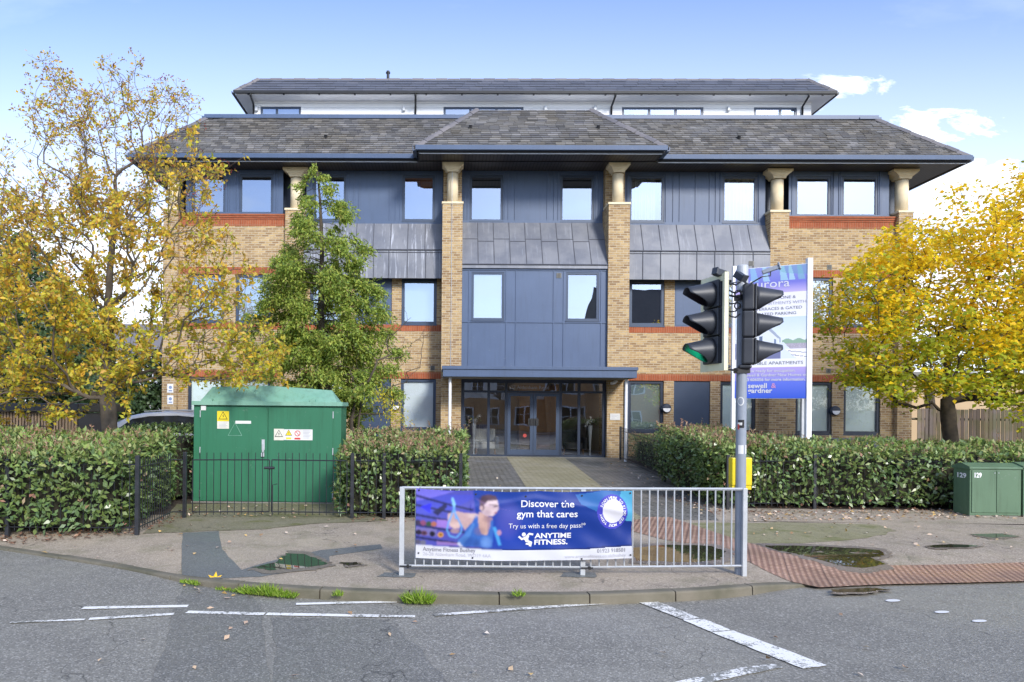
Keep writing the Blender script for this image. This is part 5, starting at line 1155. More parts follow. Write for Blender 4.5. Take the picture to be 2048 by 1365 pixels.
def spaint(u, v):
    lin = lambda h: np.array(s2l(h)) ** .86
    x = u * 580; y = v * 1210; c = np.zeros((len(x), 3)); 
    def G(y0, y1, ca, cb):
        m = (y >= y0) & (y <= y1); t = ((y[m] - y0) / (y1 - y0))[:, None]; c[m] = lin(ca) * (1 - t) + lin(cb) * t
    G(0, 150, '8088c8', '6a6cc8'); G(150, 240, '6a6cc8', 'b8a8dc'); G(240, 470, 'e6e2ee', 'ececf2'); G(470, 700, 'c4d6ec', 'e4eaf0'); G(700, 845, 'd0d4dc', 'c8ccd8'); G(845, 925, 'ecebf4', 'f0f0f6'); G(925, 1050, 'b09cd8', '7c80d4'); G(1050, 1210, '5a6cd8', '3050c8')
    def P(poly, col, a=1.0):
        m = inpoly(x, y, poly); c[m] = c[m] * (1 - a) + lin(col) * a
    for px, w_, col in ((120, 40, '88c0d8'), (220, 30, 'a8d8dc'), (360, 36, 'a0d8d8'), (430, 22, 'b0e0e0'), (500, 30, '78b0b8')): P([(px, 0), (px + w_, 0), (px + w_ + 34, 130), (px + 10, 130)], col, .6)
    P([(260, 0), (580, 0), (580, 90), (420, 70)], '5a9aa0', .35); P([(0, 300), (200, 240), (200, 250), (0, 330)], 'd8c8e8', .5)
    P([(60, 560), (200, 580), (290, 560), (375, 660), (375, 700), (180, 700), (60, 700)], '9aa4b8'); P([(150, 600), (270, 575), (365, 672), (365, 750), (150, 800)], 'dde2ea'); P([(200, 640), (225, 635), (225, 770), (200, 775)], '5a6884'); P([(320, 660), (335, 672), (335, 745), (320, 748)], '7080a0')
    m = (y > 672 + 8 * np.sin(x * .07)) & (y < 712) & (x > 385); c[m] = lin('88a890'); m = (y >= 712) & (y < 780) & (x > 400); c[m] = lin('b0a8b8') * (.75 + .35 * np.random.RandomState(1).rand(m.sum(), 1))
    P([(370, 700), (400, 700), (520, 845), (375, 845)], 'd8e0f0'); P([(410, 760), (580, 760), (580, 845), (500, 845)], 'f4f2f6'); P([(430, 775), (580, 795), (580, 800), (440, 782)], '686880'); P([(455, 810), (580, 832), (580, 837), (462, 817)], '686880'); P([(180, 845), (300, 745), (375, 735), (375, 845)], '6c7098'); P([(0, 700), (150, 700), (180, 845), (0, 845)], '8890b0')
    return c
print_sheet('print', 110, 220, lambda u, v: splace(u * 580, v * 1210, .004), spaint, vcol('board_print', .4), sb)
def stext(s, x, y, size, m, align='LEFT', bold=0, xs=1.0): text_mesh('lettering', s, size * 1.38, M[m], sb, lambda a, b: splace(x + a, y - b, .009), align, bold * size, xs=xs)
stext('Aurora', 90, 190, 78, 'print_white', 'LEFT', .0, 1.12)
stext('A PENTHOUSE ONE &', 290, 300, 27, 'print_grey', 'CENTER', 0, 1.1); stext('TWO BED APARTMENTS WITH', 290, 348, 27, 'print_pale', 'CENTER', 0, 1.1); stext('LARGE TERRACES & GATED', 290, 398, 27, 'print_grey', 'CENTER', 0, 1.1); stext('ALLOCATED PARKING', 290, 446, 27, 'print_grey', 'CENTER', 0, 1.1)
stext('AVAILABLE APARTMENTS', 300, 900, 30, 'print_grey', 'CENTER', .0, 1.08)
stext('Now ready for occupation.', 290, 968, 27, 'print_white', 'CENTER', .01, 1.0); stext('Call Sewell & Gardner New Homes on', 300, 1008, 27, 'print_white', 'CENTER', .01, .98); stext('01923 606056 for more information.', 300, 1050, 27, 'print_white', 'CENTER', .02, .98)
stext('sewell', 110, 1115, 46, 'print_white', 'LEFT', .03, 1.0); stext('&', 300, 1115, 46, 'print_pink', 'LEFT', .02, 1.0); stext('gardner', 110, 1160, 46, 'print_white', 'LEFT', .03, 1.0)

# ---- large green electricity cabinet
CY = 13.85; c0 = at(386, 1008, CY).x; c1 = at(681, 1008, CY).x; cz0 = .035; cz1 = at(530, 811, CY).z; CD = .72
eb = thing('electricity_cabinet', 'large green electricity cabinet with double doors and faded pale green roof', 'utility cabinet', ((c0 + c1) / 2, CY + CD / 2, cz0))
mb = MB(); mb.box(c0, c1, CY, CY + CD, cz0, cz1); mb.build('body', M['cabgreen'], eb, bevel=.006)
mid = at(536, 900, CY).x; dl = at(400.5, 900, CY).x; dr_ = at(666.5, 900, CY).x; dz0 = at(530, 1003, CY).z; dz1 = cz1 - .01
for a, b, nm in ((dl, mid, 0), (mid, dr_, 1)):
    mb = MB(); mb.box(a + .006, b - .006, CY - .022, CY - .003, dz0, dz1 - .03); d_ = mb.build('door', M['cabgreen'], eb, bevel=.004)
    for z in (dz1 - .16, (dz0 + dz1) / 2 + .05, dz0 + .14):
        q = MB(); hx = a + .004 if nm == 0 else b - .004; q.box(hx - .007, hx + .007, CY - .034, CY - .003, z - .065, z + .065); q.build('hinge', M['galv'], d_)
    if nm == 0:
        q = MB(); hx = b - .085; z = at(530, 890, CY).z; q.box(hx - .028, hx + .028, CY - .03, CY - .023, z - .1, z + .1); q.box(hx - .014, hx + .014, CY - .05, CY - .03, z - .13, z + .02); q.build('handle', M['galv'], d_)
        q = MB(); q.box(hx - .03, hx + .025, CY - .06, CY - .025, z - .22, z - .15); q.tube([(hx - .015, CY - .04, z - .15), (hx - .015, CY - .04, z - .10), (hx + .015, CY - .04, z - .10), (hx + .015, CY - .04, z - .15)], .006, 6); q.build('padlock', M['galv'], d_)
mb = MB(); mb.box(c0 - .02, c1 + .02, CY - .05, CY - .0, cz0 - .02, cz0 + .02)
mb.build('plinth', M['concrete'], eb)
# roof: lip all round, then a hipped pressing with a slight peak
lx0, lx1, ly0, ly1 = c0 - .025, c1 + .03, CY - .06, CY + CD + .05; lz = cz1 - .005
mb = MB(); mb.box(lx0, lx1, ly0, ly1, lz, lz + .075)
rt = [(lx0 + .13, ly0 + .10, lz + .075), (lx1 - .12, ly0 + .10, lz + .075), (lx1 - .12, ly1 - .1, lz + .075), (lx0 + .13, ly1 - .1, lz + .075)]
xm_ = (lx0 + lx1) / 2 - .05; tz = at(530, 772, CY + .45).z
tv = [(lx0 + .27, ly0 + .42, tz - .03), (xm_, ly0 + .42, tz), (lx1 - .26, ly0 + .42, tz - .08), (lx1 - .26, ly1 - .42, tz - .08), (xm_, ly1 - .42, tz), (lx0 + .27, ly1 - .42, tz - .03)]
mb.add(rt + tv, [(0, 1, 6, 5, 4), (1, 2, 7, 6), (2, 3, 9, 8, 7), (3, 0, 4, 9), (4, 5, 8, 9), (5, 6, 7, 8)])
for x in (lx0 + .28, lx1 - .62): mb.box(x, x + .10, ly0 + .02, ly0 + .12, lz + .0755, lz + .12)
mb.build('roof', M['cabroof'], eb, bevel=.012)
def plate(px0, px1, py0, py1, m, name='warning_label', off=.0245):
    a = at(px0, py0, CY - off); b = at(px1, py1, CY - off); mb = MB(); mb.box(a.x, b.x, CY - off - .003, CY - off + .002, b.z, a.z); return mb.build(name, m, eb), a, b
def tri_sign(cx, cz, s, parent, m, y, fill=None):
    q = MB(); 
    def ringp(s0, s1):
        A = [(0, s0 * .62), (-s0 * .6, -s0 * .42), (s0 * .6, -s0 * .42)]; B = [(0, s1 * .62), (-s1 * .6, -s1 * .42), (s1 * .6, -s1 * .42)]
        for i in range(3):
            j = (i + 1) % 3; q.quad(*[(cx + p[0], y, cz + p[1]) for p in (A[i], A[j], B[j], B[i])])
    if fill:
        f = MB(); f.poly([(cx + x * s, y + .0004, cz + z * s) for x, z in ((0, .62), (-.6, -.42), (.6, -.42))]); f.build('triangle', fill, parent)
    ringp(s, s * .80)
    q.poly([(cx + x * s, y, cz + z * s) for x, z in ((.06, .30), (-.10, -.02), (.02, .0), (-.06, -.30), (.14, .06), (.02, .05))]); q.build('symbol', m, parent)
yel = pm('label_yellow', (.80, .62, .02), .5); blk = M['blackm']; cre = pm('label_cream', (.72, .70, .60), .5); redl = pm('label_red', (.62, .05, .04), .5)
o, a, b = plate(434.5, 458, 822.5, 843, yel); tri_sign((a.x + b.x) / 2, (a.z + b.z) / 2, .145, o, blk, CY - .029)
o, a, b = plate(434.5, 458, 843, 858, cre); q = MB()
for k in range(4): q.box(a.x + .03, b.x - .03 - .03 * (k % 2), CY - .0287, CY - .0277, a.z - .035 - .025 * k, a.z - .026 - .025 * k)
q.build('faint_lines', M['print_pale'], o)
plate(471, 502, 842, 848, M['grey_label']); plate(402, 412, 812, 821, M['grey_label'])
o, a, b = plate(548, 567.5, 858, 881, cre); tri_sign((a.x + b.x) / 2, (a.z + b.z) / 2 + .01, .13, o, blk, CY - .029)
o, a, b = plate(568, 625, 859, 881, M['grey_label']); zc = (a.z + b.z) / 2
tri_sign(a.x + .09, zc + .03, .11, o, blk, CY - .029, yel); q = MB(); q.box(a.x + .04, a.x + .14, CY - .0287, CY - .0277, b.z + .015, b.z + .05); q.build('yellow_patch', yel, o)
q = MB(); q.lathe((a.x + .255, CY - .0285, zc + .025), [(.055, -.0006), (.055, .0006)], 24, 1); ri = q.build('prohibition_disc', redl, o); q = MB(); q.lathe((a.x + .255, CY - .0295, zc + .025), [(.041, -.0003), (.041, .0003)], 24, 1); q.build('disc_centre', M['grey_label'], o)
q = MB(); q.add([(a.x + .222, CY - .0302, zc + .054), (a.x + .23, CY - .0302, zc + .062), (a.x + .288, CY - .0302, zc - .006), (a.x + .28, CY - .0302, zc - .014)], [(0, 1, 2, 3)]); q.box(a.x + .20, a.x + .31, CY - .0287, CY - .0277, b.z + .012, b.z + .045); q.build('slash', redl, o)
q = MB()
for k in range(6): q.box(a.x + .36, b.x - .03 - .02 * (k % 3), CY - .0287, CY - .0277, a.z - .03 - .027 * k, a.z - .021 - .027 * k)
q.build('faint_lines', M['print_pale'], o)
q = MB(); tri_c = at(470, 861, CY - .024); A = [(0, .14), (-.13, -.10), (.13, -.10)]
for i in range(3):
    j = (i + 1) % 3; q.tube([(tri_c.x + A[i][0], CY - .024, tri_c.z + A[i][1]), (tri_c.x + A[j][0], CY - .024, tri_c.z + A[j][1])], .004, 4)
q.build('embossed_triangle', M['cabroof'], eb)

# ---- low green telecoms cabinets on the right
def telecom(px0, px1, pyt, pyb, Y, label, number=None, D=.42, fade=1):
    x0 = at(px0, pyb, Y).x; x1 = at(px1, pyb, Y).x; z0 = pav_z(x0, Y); z1 = at(px0, pyt, Y).z; t = thing('telecoms_cabinet', label, 'utility cabinet', ((x0 + x1) / 2, Y + D / 2, z0), 'telecoms cabinets by the right hedge')
    mb = MB(); mb.box(x0 + .01, x1 - .01, Y + .01, Y + D - .01, z0 - .02, z0 + .06); mb.build('plinth', M['concrete'], t)
    mb = MB(); mb.box(x0, x1, Y, Y + D, z0 + .05, z1 - .06); mb.build('body', M['boxgreen'], t, bevel=.008)
    mb = MB(); mb.prism([(Y - .02, z1 - .065), (Y + D + .02, z1 - .065), (Y + D + .02, z1 - .04), (Y + D * .5, z1 + .035), (Y - .02, z1 - .03)], 0, x0 - .02, x1 + .02); mb.build('lid', M['boxgreen'], t, bevel=.006)
    xm = (x0 + x1) / 2 + .01
    for a, b in ((x0 + .03, xm - .004), (xm + .004, x1 - .03)):
        mb = MB(); mb.box(a, b, Y - .014, Y - .003, z0 + .10, z1 - .085); d_ = mb.build('door', M['boxgreen'], t, bevel=.004)
        q = MB(); q.lathe((b - .03 if a < xm - .1 and b < xm + .1 else a + .03, Y - .016, z1 - .13), [(.008, -.004), (.008, .004)], 8, 1); q.build('lock', M['galv'], d_)
    if number:
        text_mesh('lettering', number, .115, M['white'], t, lambda u, v: (x0 + .055 + u, Y - .018, z1 - .21 + v), bold=.004, xs=.8)
        text_mesh('lettering', number, .115, M['white'], t, lambda u, v: (x0 - .004, Y + D - .08 - u * 1.5, z1 - .23 + v), bold=.004, xs=1.)
    return t
telecom(1939, 2042, 931, 1027, 13.15, 'dull green telecoms cabinet marked 129 in front of the hedge', '129')
telecom(2046, 2150, 930, 1026, 13.15, 'dull green telecoms cabinet just cut off by the right edge of the photo')

# ---- silver car behind the hedge
def car(x0, y0, z0):
    t = thing('parked_car', 'silver parked car whose arched roof shows over the left hedge', 'car', (x0 + 2.15, y0, z0)); Wd = .88
    low = [(0, .32), (-.02, .55), (.05, .78), (.85, .93), (1.25, .98), (3.6, 1.0), (4.15, .93), (4.28, .72), (4.30, .4), (4.2, .25), (.1, .22)]
    mb = MB(); mb.prism([(x0 + a, z0 + b) for a, b in low], 1, y0 - Wd, y0 + Wd); mb.build('body', M['silver'], t, bevel=.06, fix=True)
    def loft(secs, name, m, par=t):
        mb = MB(); vs = []; n = len(secs)
        for a, z, w_ in secs: vs += [(x0 + a, y0 - w_, z0 + z), (x0 + a, y0 + w_, z0 + z)]
        fs = [(2 * i, 2 * i + 1, 2 * i + 3, 2 * i + 2) for i in range(n - 1)]; mb.add(vs, fs); return mb.build(name, m, par, smooth=True)
    top = [(.75, .99, .80), (1.1, 1.22, .72), (1.45, 1.40, .68), (1.8, 1.475, .66), (2.3, 1.51, .65), (2.9, 1.49, .65), (3.4, 1.42, .66), (3.8, 1.28, .69), (4.08, 1.02, .78)]
    mb = MB(); vs = []; fs = []
    for a, z, w_ in top: vs += [(x0 + a, y0 - .80, z0 + .97), (x0 + a, y0 - w_, z0 + z - .07), (x0 + a, y0 - w_ + .10, z0 + z), (x0 + a, y0 + w_ - .10, z0 + z), (x0 + a, y0 + w_, z0 + z - .07), (x0 + a, y0 + .80, z0 + .97)]
    n = len(top)
    for i in range(n - 1):
        for j in range(5): fs.append((i * 6 + j, i * 6 + j + 1, i * 6 + j + 7, i * 6 + j + 6))
    mb.add(vs, fs); cab = mb.build('cabin', M['silver'], t, smooth=True)
    for s in (-1, 1):
        mb = MB(); pts = [(1.15, 1.02), (1.55, 1.33), (1.95, 1.40), (2.6, 1.42), (3.3, 1.36), (3.75, 1.2), (3.9, 1.03)]; mb.poly([(x0 + a, y0 + s * (.80 - (z - .97) * .30 + .012), z0 + z) for a, z in pts]); mb.build('side_window', M['carglass'], t)
        rr_ = MB(); rr_.tube([(x0 + a, y0 + s * .60, z0 + z + .03) for a, z, w_ in top[3:-2]], .016, 6); rr_.build('roof_rail', M['galv'], t)
        for a in (.85, 3.45):
            wv = MB(); wv.lathe((x0 + a, y0 + s * (Wd - .10), z0 + .32), [(.20, -.10), (.32, -.09), (.32, .09), (.20, .10)], 24, 1); wo_ = wv.build('wheel', M['tyre'], t); q = MB(); q.lathe((x0 + a, y0 + s * (Wd - .10), z0 + .32), [(.19, -.108), (.19, .108)], 16, 1); q.build('rim', M['galv'], wo_)
    mb = MB(); mb.quad((x0 + .80, y0 - .70, z0 + 1.02), (x0 + .80, y0 + .70, z0 + 1.02), (x0 + 1.40, y0 + .60, z0 + 1.385), (x0 + 1.40, y0 - .60, z0 + 1.385)); mb.build('windscreen', M['carglass'], t)
car(-8.75, 17.6, .20)

# ---- iron railings
GR = {'hedge': 'clipped hedges round the building', 'railing': 'black iron railings round the hedges', 'gate': 'gate leaves in front of the green cabinet', 'vase': 'flower vases in the lobby', 'armchair': 'armchairs in the lobby'}
def railing(name, label, pts, posts, h=1.08, sp=.112, ztop=None, tip=.12, zf=None, cat='railing', post_h=None, bars_apart=False):
    zf = zf or (lambda x, y: gar_z(x, y) if y > BACK else pav_z(x, y)); t = thing(name, label, cat, (pts[0][0], pts[0][1], zf(*pts[0])))
    for a, b in zip(pts[:-1], pts[1:]):
        a, b = Vector((*a, zf(*a))), Vector((*b, zf(*b))); up = Vector((0, 0, 1))
        mb = MB(); mb.tube([a + up * (h - tip), b + up * (h - tip)], .010, 4); mb.build('top_rail', M['iron'], t); mb = MB(); mb.tube([a + up * .10, b + up * .10], .010, 4); mb.build('bottom_rail', M['iron'], t)
        n = int((b - a).length / sp)
        if not bars_apart:
            mb = MB()
            for k in range(1, n): p = a.lerp(b, k / n); mb.tube([p + up * .05, p + up * h], .0065, 5)
            mb.build('bars', M['iron'], t)
        else:
            for k in range(n + 1): p = a.lerp(b, k / n); mb = MB(); mb.tube([p + up * (.05 if 0 < k < n else .09), p + up * (h if 0 < k < n else h - tip)], .0068 if 0 < k < n else .010, 5); mb.build('bar', M['iron'], t)
    t['group'] = GR[cat]
    for x, y in posts:
        z = zf(x, y); mb = MB(); mb.box(x - .028, x + .028, y - .028, y + .028, z - .03, z + (post_h or h) + .01); mb.build('post', M['iron'], t, bevel=.004)
    return t
def gxy(px, py, z=0.): p = gp(px, py, z); return (p.x, p.y)
YG = gp(704, 1037, 0).y
c = gxy(274, 1071); g0 = gxy(369, 1036); g1 = gxy(704, 1037)
railing('iron_railing', 'black iron railing running along the front of the left hedge', [(-13, c[1] + .25), c], [c, (c[0] - 1.9, c[1] + .06), (c[0] - 3.8, c[1] + .12)], h=1.12)
railing('iron_railing', 'short black iron railing returning from the left hedge corner to the gate', [c, (gxy(338, 1038)[0], g0[1]), g0], [], h=1.08)
def gate(a, b, label, bolt):
    g = railing('railing_gate', label, [a, b], [], h=1.08, bars_apart=True, cat='gate')
    return g
gm_ = (gxy(541, 1036)[0], (g0[1] + g1[1]) / 2)
ga = gate((g0[0] + .13, g0[1]), (gm_[0] - .02, gm_[1]), 'left black iron gate leaf in front of the green cabinet', True)
gb = gate((gm_[0] + .02, gm_[1]), (g1[0] - .09, g1[1]), 'right black iron gate leaf in front of the green cabinet', False)
mb = MB(); zl = at(536, 936, gm_[1]).z; mb.tube([(gm_[0] - .1, gm_[1] - .02, zl), (gm_[0] + .07, gm_[1] - .02, zl)], .022, 8); mb.tube([(gm_[0] + .04, gm_[1] - .02, .05), (gm_[0] + .04, gm_[1] - .02, .55), (gm_[0] + .12, gm_[1] - .02, .57)], .009, 6); mb.build('bolt', M['iron'], gb)
m1 = gxy(768, 1037); m2 = (at(921, 1000, m1[1]).x, m1[1])
mr = railing('iron_railing', 'black iron railing between the gate and the block-paved path', [g1, m1, m2], [g0, g1, m1, m2], h=1.08)
r0 = gxy(1451, 1022, .0); r1 = gxy(1623, 1021, .0); r2 = gxy(1786, 1021, .0)
fr_ = lambda q: (q[0], q[1] - .10)
railing('iron_railing', 'black iron railing along the front of the right hedge', [r0, r1, r2, (13.5, r2[1])], [fr_(r0), fr_(r1), fr_(r2), (r2[0] + 1.5, r2[1] - .10)], h=1.0)
sidey = 21.6; railing('iron_railing', 'black iron railing running back from the path to the brick pier', [(5.22, 17.6), (5.42, 22.9)], [(5.42, 22.9), (5.22, 17.6)], h=1.02)
p = gp(1520, 870, .2); railing('iron_railing', 'short black railing against the brickwork behind the right hedge', [(8.6, 22.6), (11.0, 22.6)], [(11.0, 22.6)], h=.95)
railing('iron_railing', 'black railing in front of the slatted bin store', [(-15, 16.8), (-9.0, 16.8)], [(-9.0, 16.8), (-12.5, 16.8)], h=1.35, sp=.13)

# ---- timber bin store, board fence, neighbour building
bs_ = thing('bin_store', 'slatted timber bin store with flat black roof behind the left hedge', 'shed', (-13.5, 21, .2))
xb = at(155, 840, 20).x; mb = MB(); r = random.Random(8); x = -18.0
while x < xb: mb.box(x, x + .055, 20, 20.03, .2, 1.62); x += .085
mb.build('slats', M['wood_slat'], bs_); mb = MB(); mb.box(-18, xb - .01, 20.06, 22.5, .2, 1.6); mb.build('frame', M['frame_dark'], bs_)
mb = MB(); mb.box(-18.2, xb + .12, 19.8, 22.7, 1.64, 1.88); mb.build('roof', M['blackm'], bs_, bevel=.02)
bf = thing('board_fence', 'weathered brown vertical board fence beyond the right hedge', 'fence', (19, 25.5, .3)); mb = MB(); r = random.Random(5); x = at(1831, 870, 26.4).x; y = 26.4; xe = 30
while x < xe:
    t_ = (x - 16) / 14; yy = 26.4 - 2.5 * t_ + r.uniform(-.01, .01); mb.box(x, x + .115, yy, yy + .02, .25, 1.95 + .03 * t_ + r.uniform(-.02, .02)); x += .122
mb.build('boards', M['wood_fence'], bf); mb = MB(); mb.tube([(16.5, 26.42, 1.6), (30, 23.95, 1.6)], .04, 4); mb.tube([(16.5, 26.42, .6), (30, 23.95, .6)], .04, 4); mb.build('rails', M['wood_fence'], bf)
nb = thing('neighbour_building', 'low tan rendered building beyond the board fence', 'building', (25, 38, .3)); mb = MB(); mb.box(17.6, 45, 33, 45, .2, 3.35); mb.build('wall', M['render_tan'], nb)
mb = MB(); mb.box(17.4, 45.2, 32.8, 45.2, 3.352, 3.6); mb.build('roof_edge', M['concrete'], nb); mb = MB(); mb.tube([(24.0, 32.95, .3), (24.0, 32.95, 3.3)], .03, 6); mb.tube([(28.4, 32.95, .3), (28.4, 32.95, 3.3)], .03, 6); mb.build('downpipe', M['concrete'], nb)
fb = thing('neighbour_building', 'distant pale rendered house seen through the trees at the far left', 'building', (-30, 60, .3)); mb = MB(); mb.box(-40, -24, 60, 70, .2, 6); mb.build('wall', M['white'], fb); mb = MB(); mb.prism([(59.5, 6), (65, 9), (70.5, 6)], 0, -40.5, -23.5); mb.build('roof', M['ridge'], fb)
# ================================================================== VEGETATION
def unit(a): return a / (np.linalg.norm(a, axis=-1, keepdims=True) + 1e-9)
def leaf_quads(P, D, U, ln, wd, fold=.25, curl=0.0):
    """a folded four-cornered leaf at every P, pointing along D, face towards U"""
    D = unit(D); S = unit(np.cross(D, U)); Nn = np.cross(S, D); ln = np.asarray(ln).reshape(-1, 1) * np.ones((len(P), 1)); wd = np.asarray(wd).reshape(-1, 1) * np.ones((len(P), 1))
    V = np.stack([P, P + D * ln * .48 + S * wd * .5 + Nn * wd * fold, P + D * ln - Nn * ln * curl, P + D * ln * .48 - S * wd * .5 + Nn * wd * fold], 1).reshape(-1, 3)
    return V, np.arange(len(P) * 4).reshape(-1, 4)
def rdir(n, r): return unit(r.normal(size=(n, 3)))
g_ = lambda *c: c
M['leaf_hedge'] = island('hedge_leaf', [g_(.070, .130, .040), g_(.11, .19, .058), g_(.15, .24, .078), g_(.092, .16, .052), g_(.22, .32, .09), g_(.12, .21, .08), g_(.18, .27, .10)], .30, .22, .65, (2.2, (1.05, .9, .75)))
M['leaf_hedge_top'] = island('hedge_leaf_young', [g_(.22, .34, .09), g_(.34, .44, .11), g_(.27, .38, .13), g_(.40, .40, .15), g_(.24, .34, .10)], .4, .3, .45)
M['leaf_red'] = island('hedge_shoot_red', [g_(.42, .20, .14), g_(.55, .32, .22), g_(.36, .22, .11), g_(.52, .40, .24), g_(.30, .30, .11)], .45, .35)
M['leaf_dark'] = island('evergreen_leaf', [g_(.035, .070, .025), g_(.055, .10, .035), g_(.085, .14, .05), g_(.045, .085, .03)], .5, .15)
M['core'] = pm('shaded_hedge_core', (.016, .022, .010), .95, 0, (.030, .022, .012), 14, .6)  # dark tone stands in for the self-shade inside a hedge
M['leaf_yg'] = island('leaf_yellow_green', [g_(.50, .54, .06), g_(.72, .64, .06), g_(.38, .46, .06), g_(.82, .64, .05), g_(.50, .52, .09), g_(.88, .60, .04), g_(.42, .48, .08), g_(.74, .58, .07), g_(.50, .56, .08)], .5, .5, .35)
M['leaf_or'] = island('leaf_orange_rust', [g_(.78, .46, .06), g_(.94, .64, .05), g_(.66, .34, .07), g_(.66, .48, .12), g_(.94, .66, .08), g_(.50, .30, .12)], .5, .5, .35)
M['berry'] = island('berry_clusters', [g_(.20, .025, .025), g_(.28, .04, .03), g_(.12, .02, .02), g_(.22, .09, .06)], .45)
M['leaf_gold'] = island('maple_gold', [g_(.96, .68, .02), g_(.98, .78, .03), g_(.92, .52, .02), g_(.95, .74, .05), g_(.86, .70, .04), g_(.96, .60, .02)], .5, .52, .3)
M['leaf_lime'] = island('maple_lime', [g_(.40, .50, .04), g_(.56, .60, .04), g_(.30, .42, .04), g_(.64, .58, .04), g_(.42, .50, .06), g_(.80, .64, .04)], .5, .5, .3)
M['conifer'] = island('conifer_spray', [g_(.20, .30, .06), g_(.32, .43, .08), g_(.46, .56, .10), g_(.13, .22, .055), g_(.54, .60, .11), g_(.34, .32, .09)], .55, .45, .3)
M['litter'] = island('fallen_leaf', [g_(.55, .38, .24), g_(.72, .58, .44), g_(.42, .24, .13), g_(.80, .70, .58), g_(.34, .20, .11), g_(.70, .46, .14), g_(.62, .46, .34)], .7)
M['litter_dark'] = island('brown_litter', [g_(.20, .09, .05), g_(.30, .15, .09), g_(.14, .07, .04), g_(.38, .24, .16), g_(.25, .13, .06)], .7)
M['grass'] = island('grass_blade', [g_(.22, .38, .03), g_(.32, .48, .05), g_(.16, .30, .03), g_(.40, .50, .10), g_(.26, .40, .04)], .5, .4, .3)

def pick_in(poly, n, r):
    xs = [p[0] for p in poly]; ys = [p[1] for p in poly]; out = []
    while len(out) < n:
        x = r.uniform(min(xs), max(xs), n * 3); y = r.uniform(min(ys), max(ys), n * 3); m = inpoly(x, y, poly); out += list(zip(x[m], y[m]))
    return out[:n]
def grow(trunk, targets, r, seg=.22, wig=.05, back=.55, sag=0.0):
    """skeleton: every target is joined to the cheapest node of the tree so far; returns nodes, parents"""
    nodes = [Vector(trunk[0])]; par = [-1]
    for q in trunk[1:]:
        q = Vector(q); a = nodes[-1]; k = max(1, int((q - a).length / seg))
        for i in range(1, k + 1): nodes.append(a.lerp(q, i / k) + Vector((r.normal() * .008, r.normal() * .008, 0))); par.append(len(nodes) - 2)
    base = Vector(trunk[0]); fork = Vector(trunk[min(1, len(trunk) - 1)])
    A = np.array([tuple(n) for n in nodes]); plen = [0.0]
    for i in range(1, len(nodes)): plen.append(plen[par[i]] + (nodes[i] - nodes[par[i]]).length)
    T = sorted(targets, key=lambda t: (Vector(t) - fork).length)
    tips = []
    for t in T:
        t = Vector(t); d = A - np.array(t); dist = np.linalg.norm(d, axis=1)
        cost = dist + back * np.array(plen) * .35 + np.where(A[:, 2] > t.z + .05, (A[:, 2] - t.z) * 1.3, 0) + np.where(A[:, 2] < fork.z, 1.5 * (fork.z - A[:, 2]), 0)
        i = int(np.argmin(cost)); a = nodes[i]; L_ = (t - a).length
        if L_ < .05: tips.append(i); continue
        pd = (a - nodes[par[i]]).normalized() if par[i] >= 0 else Vector((0, 0, 1))
        k = max(1, int(L_ / seg)); c1 = a + (pd * .45 + (t - a).normalized() * .55) * L_ * .45; cur = i; new = []
        for j in range(1, k + 1):
            s = j / k; p = a * (1 - s) ** 2 + c1 * (2 * s * (1 - s)) + t * s * s
            if j < k: p = p + Vector((r.normal() * wig, r.normal() * wig, r.normal() * wig - sag * s * (1 - s) * 0)) * min(1, L_)
            nodes.append(p); par.append(cur); plen.append(plen[cur] + (p - nodes[cur]).length); cur = len(nodes) - 1; new.append(tuple(p))
        A = np.vstack([A, np.array(new)]); tips.append(cur)
    return nodes, par, tips
def limbs(nodes, par, r_tip, r_base, extra=None):
    n = len(nodes); cnt = np.zeros(n); kids = [[] for _ in range(n)]
    for i, p in enumerate(par):
        if p >= 0: kids[p].append(i)
    for i in range(n - 1, -1, -1):
        cnt[i] += 1 if not kids[i] else 0
        if par[i] >= 0: cnt[par[i]] += cnt[i]
    mx = cnt[0]; ex = math.log(r_base / r_tip) / math.log(max(2, mx)); rad = r_tip * np.maximum(1, cnt) ** ex
    mb = MB(); starts = [(0, None)]
    while starts:
        i, p = starts.pop(); pts = [nodes[p]] if p is not None else []; rs = [min(rad[p], rad[i] * 1.15)] if p is not None else []
        while True:
            pts.append(nodes[i]); rs.append(rad[i]); ks = sorted(kids[i], key=lambda k: -cnt[k])
            if not ks: break
            for k in ks[1:]: starts.append((k, i))
            i = ks[0]
        if len(pts) > 1: mb.tube(pts, rs, 10 if rs[0] > .06 else (6 if rs[0] > .02 else 4), cap=False)
    return mb, rad

def px3(px, py, Y): return tuple(at(px, py, Y))
# ---- big autumn tree on the left
r = np.random.RandomState(21); TY = 14.3
lt = thing('autumn_tree', 'open-crowned autumn tree with yellow-green leaves and red berries left of the green cabinet', 'tree', (at(220, 900, TY).x, TY, .05))
low = [(-140, 470), (-60, 400), (20, 370), (60, 420), (130, 400), (160, 330), (230, 400), (300, 330), (390, 260), (440, 330), (410, 430), (500, 500), (505, 560), (470, 620), (560, 650), (575, 710), (540, 760), (420, 770), (300, 745), (260, 800), (120, 830), (0, 850), (-160, 850)]
top = [(-60, 330), (30, 295), (70, 300), (60, 190), (85, 112), (135, 150), (175, 200), (205, 112), (240, 150), (275, 115), (285, 190), (345, 175), (400, 200), (370, 270), (330, 340), (480, 315), (420, 400), (300, 460), (150, 470), (0, 470)]
tg = []
def depth(px, py, cx, w_, dmax): t = min(1, abs(px - cx) / w_); return TY + r.uniform(-1, 1) * dmax * math.sqrt(1 - t * t * .8)
for px, py in pick_in(low, 820, r): tg.append((px3(px, py, depth(px, py, 200, 420, 1.9)), 'l', px, py))
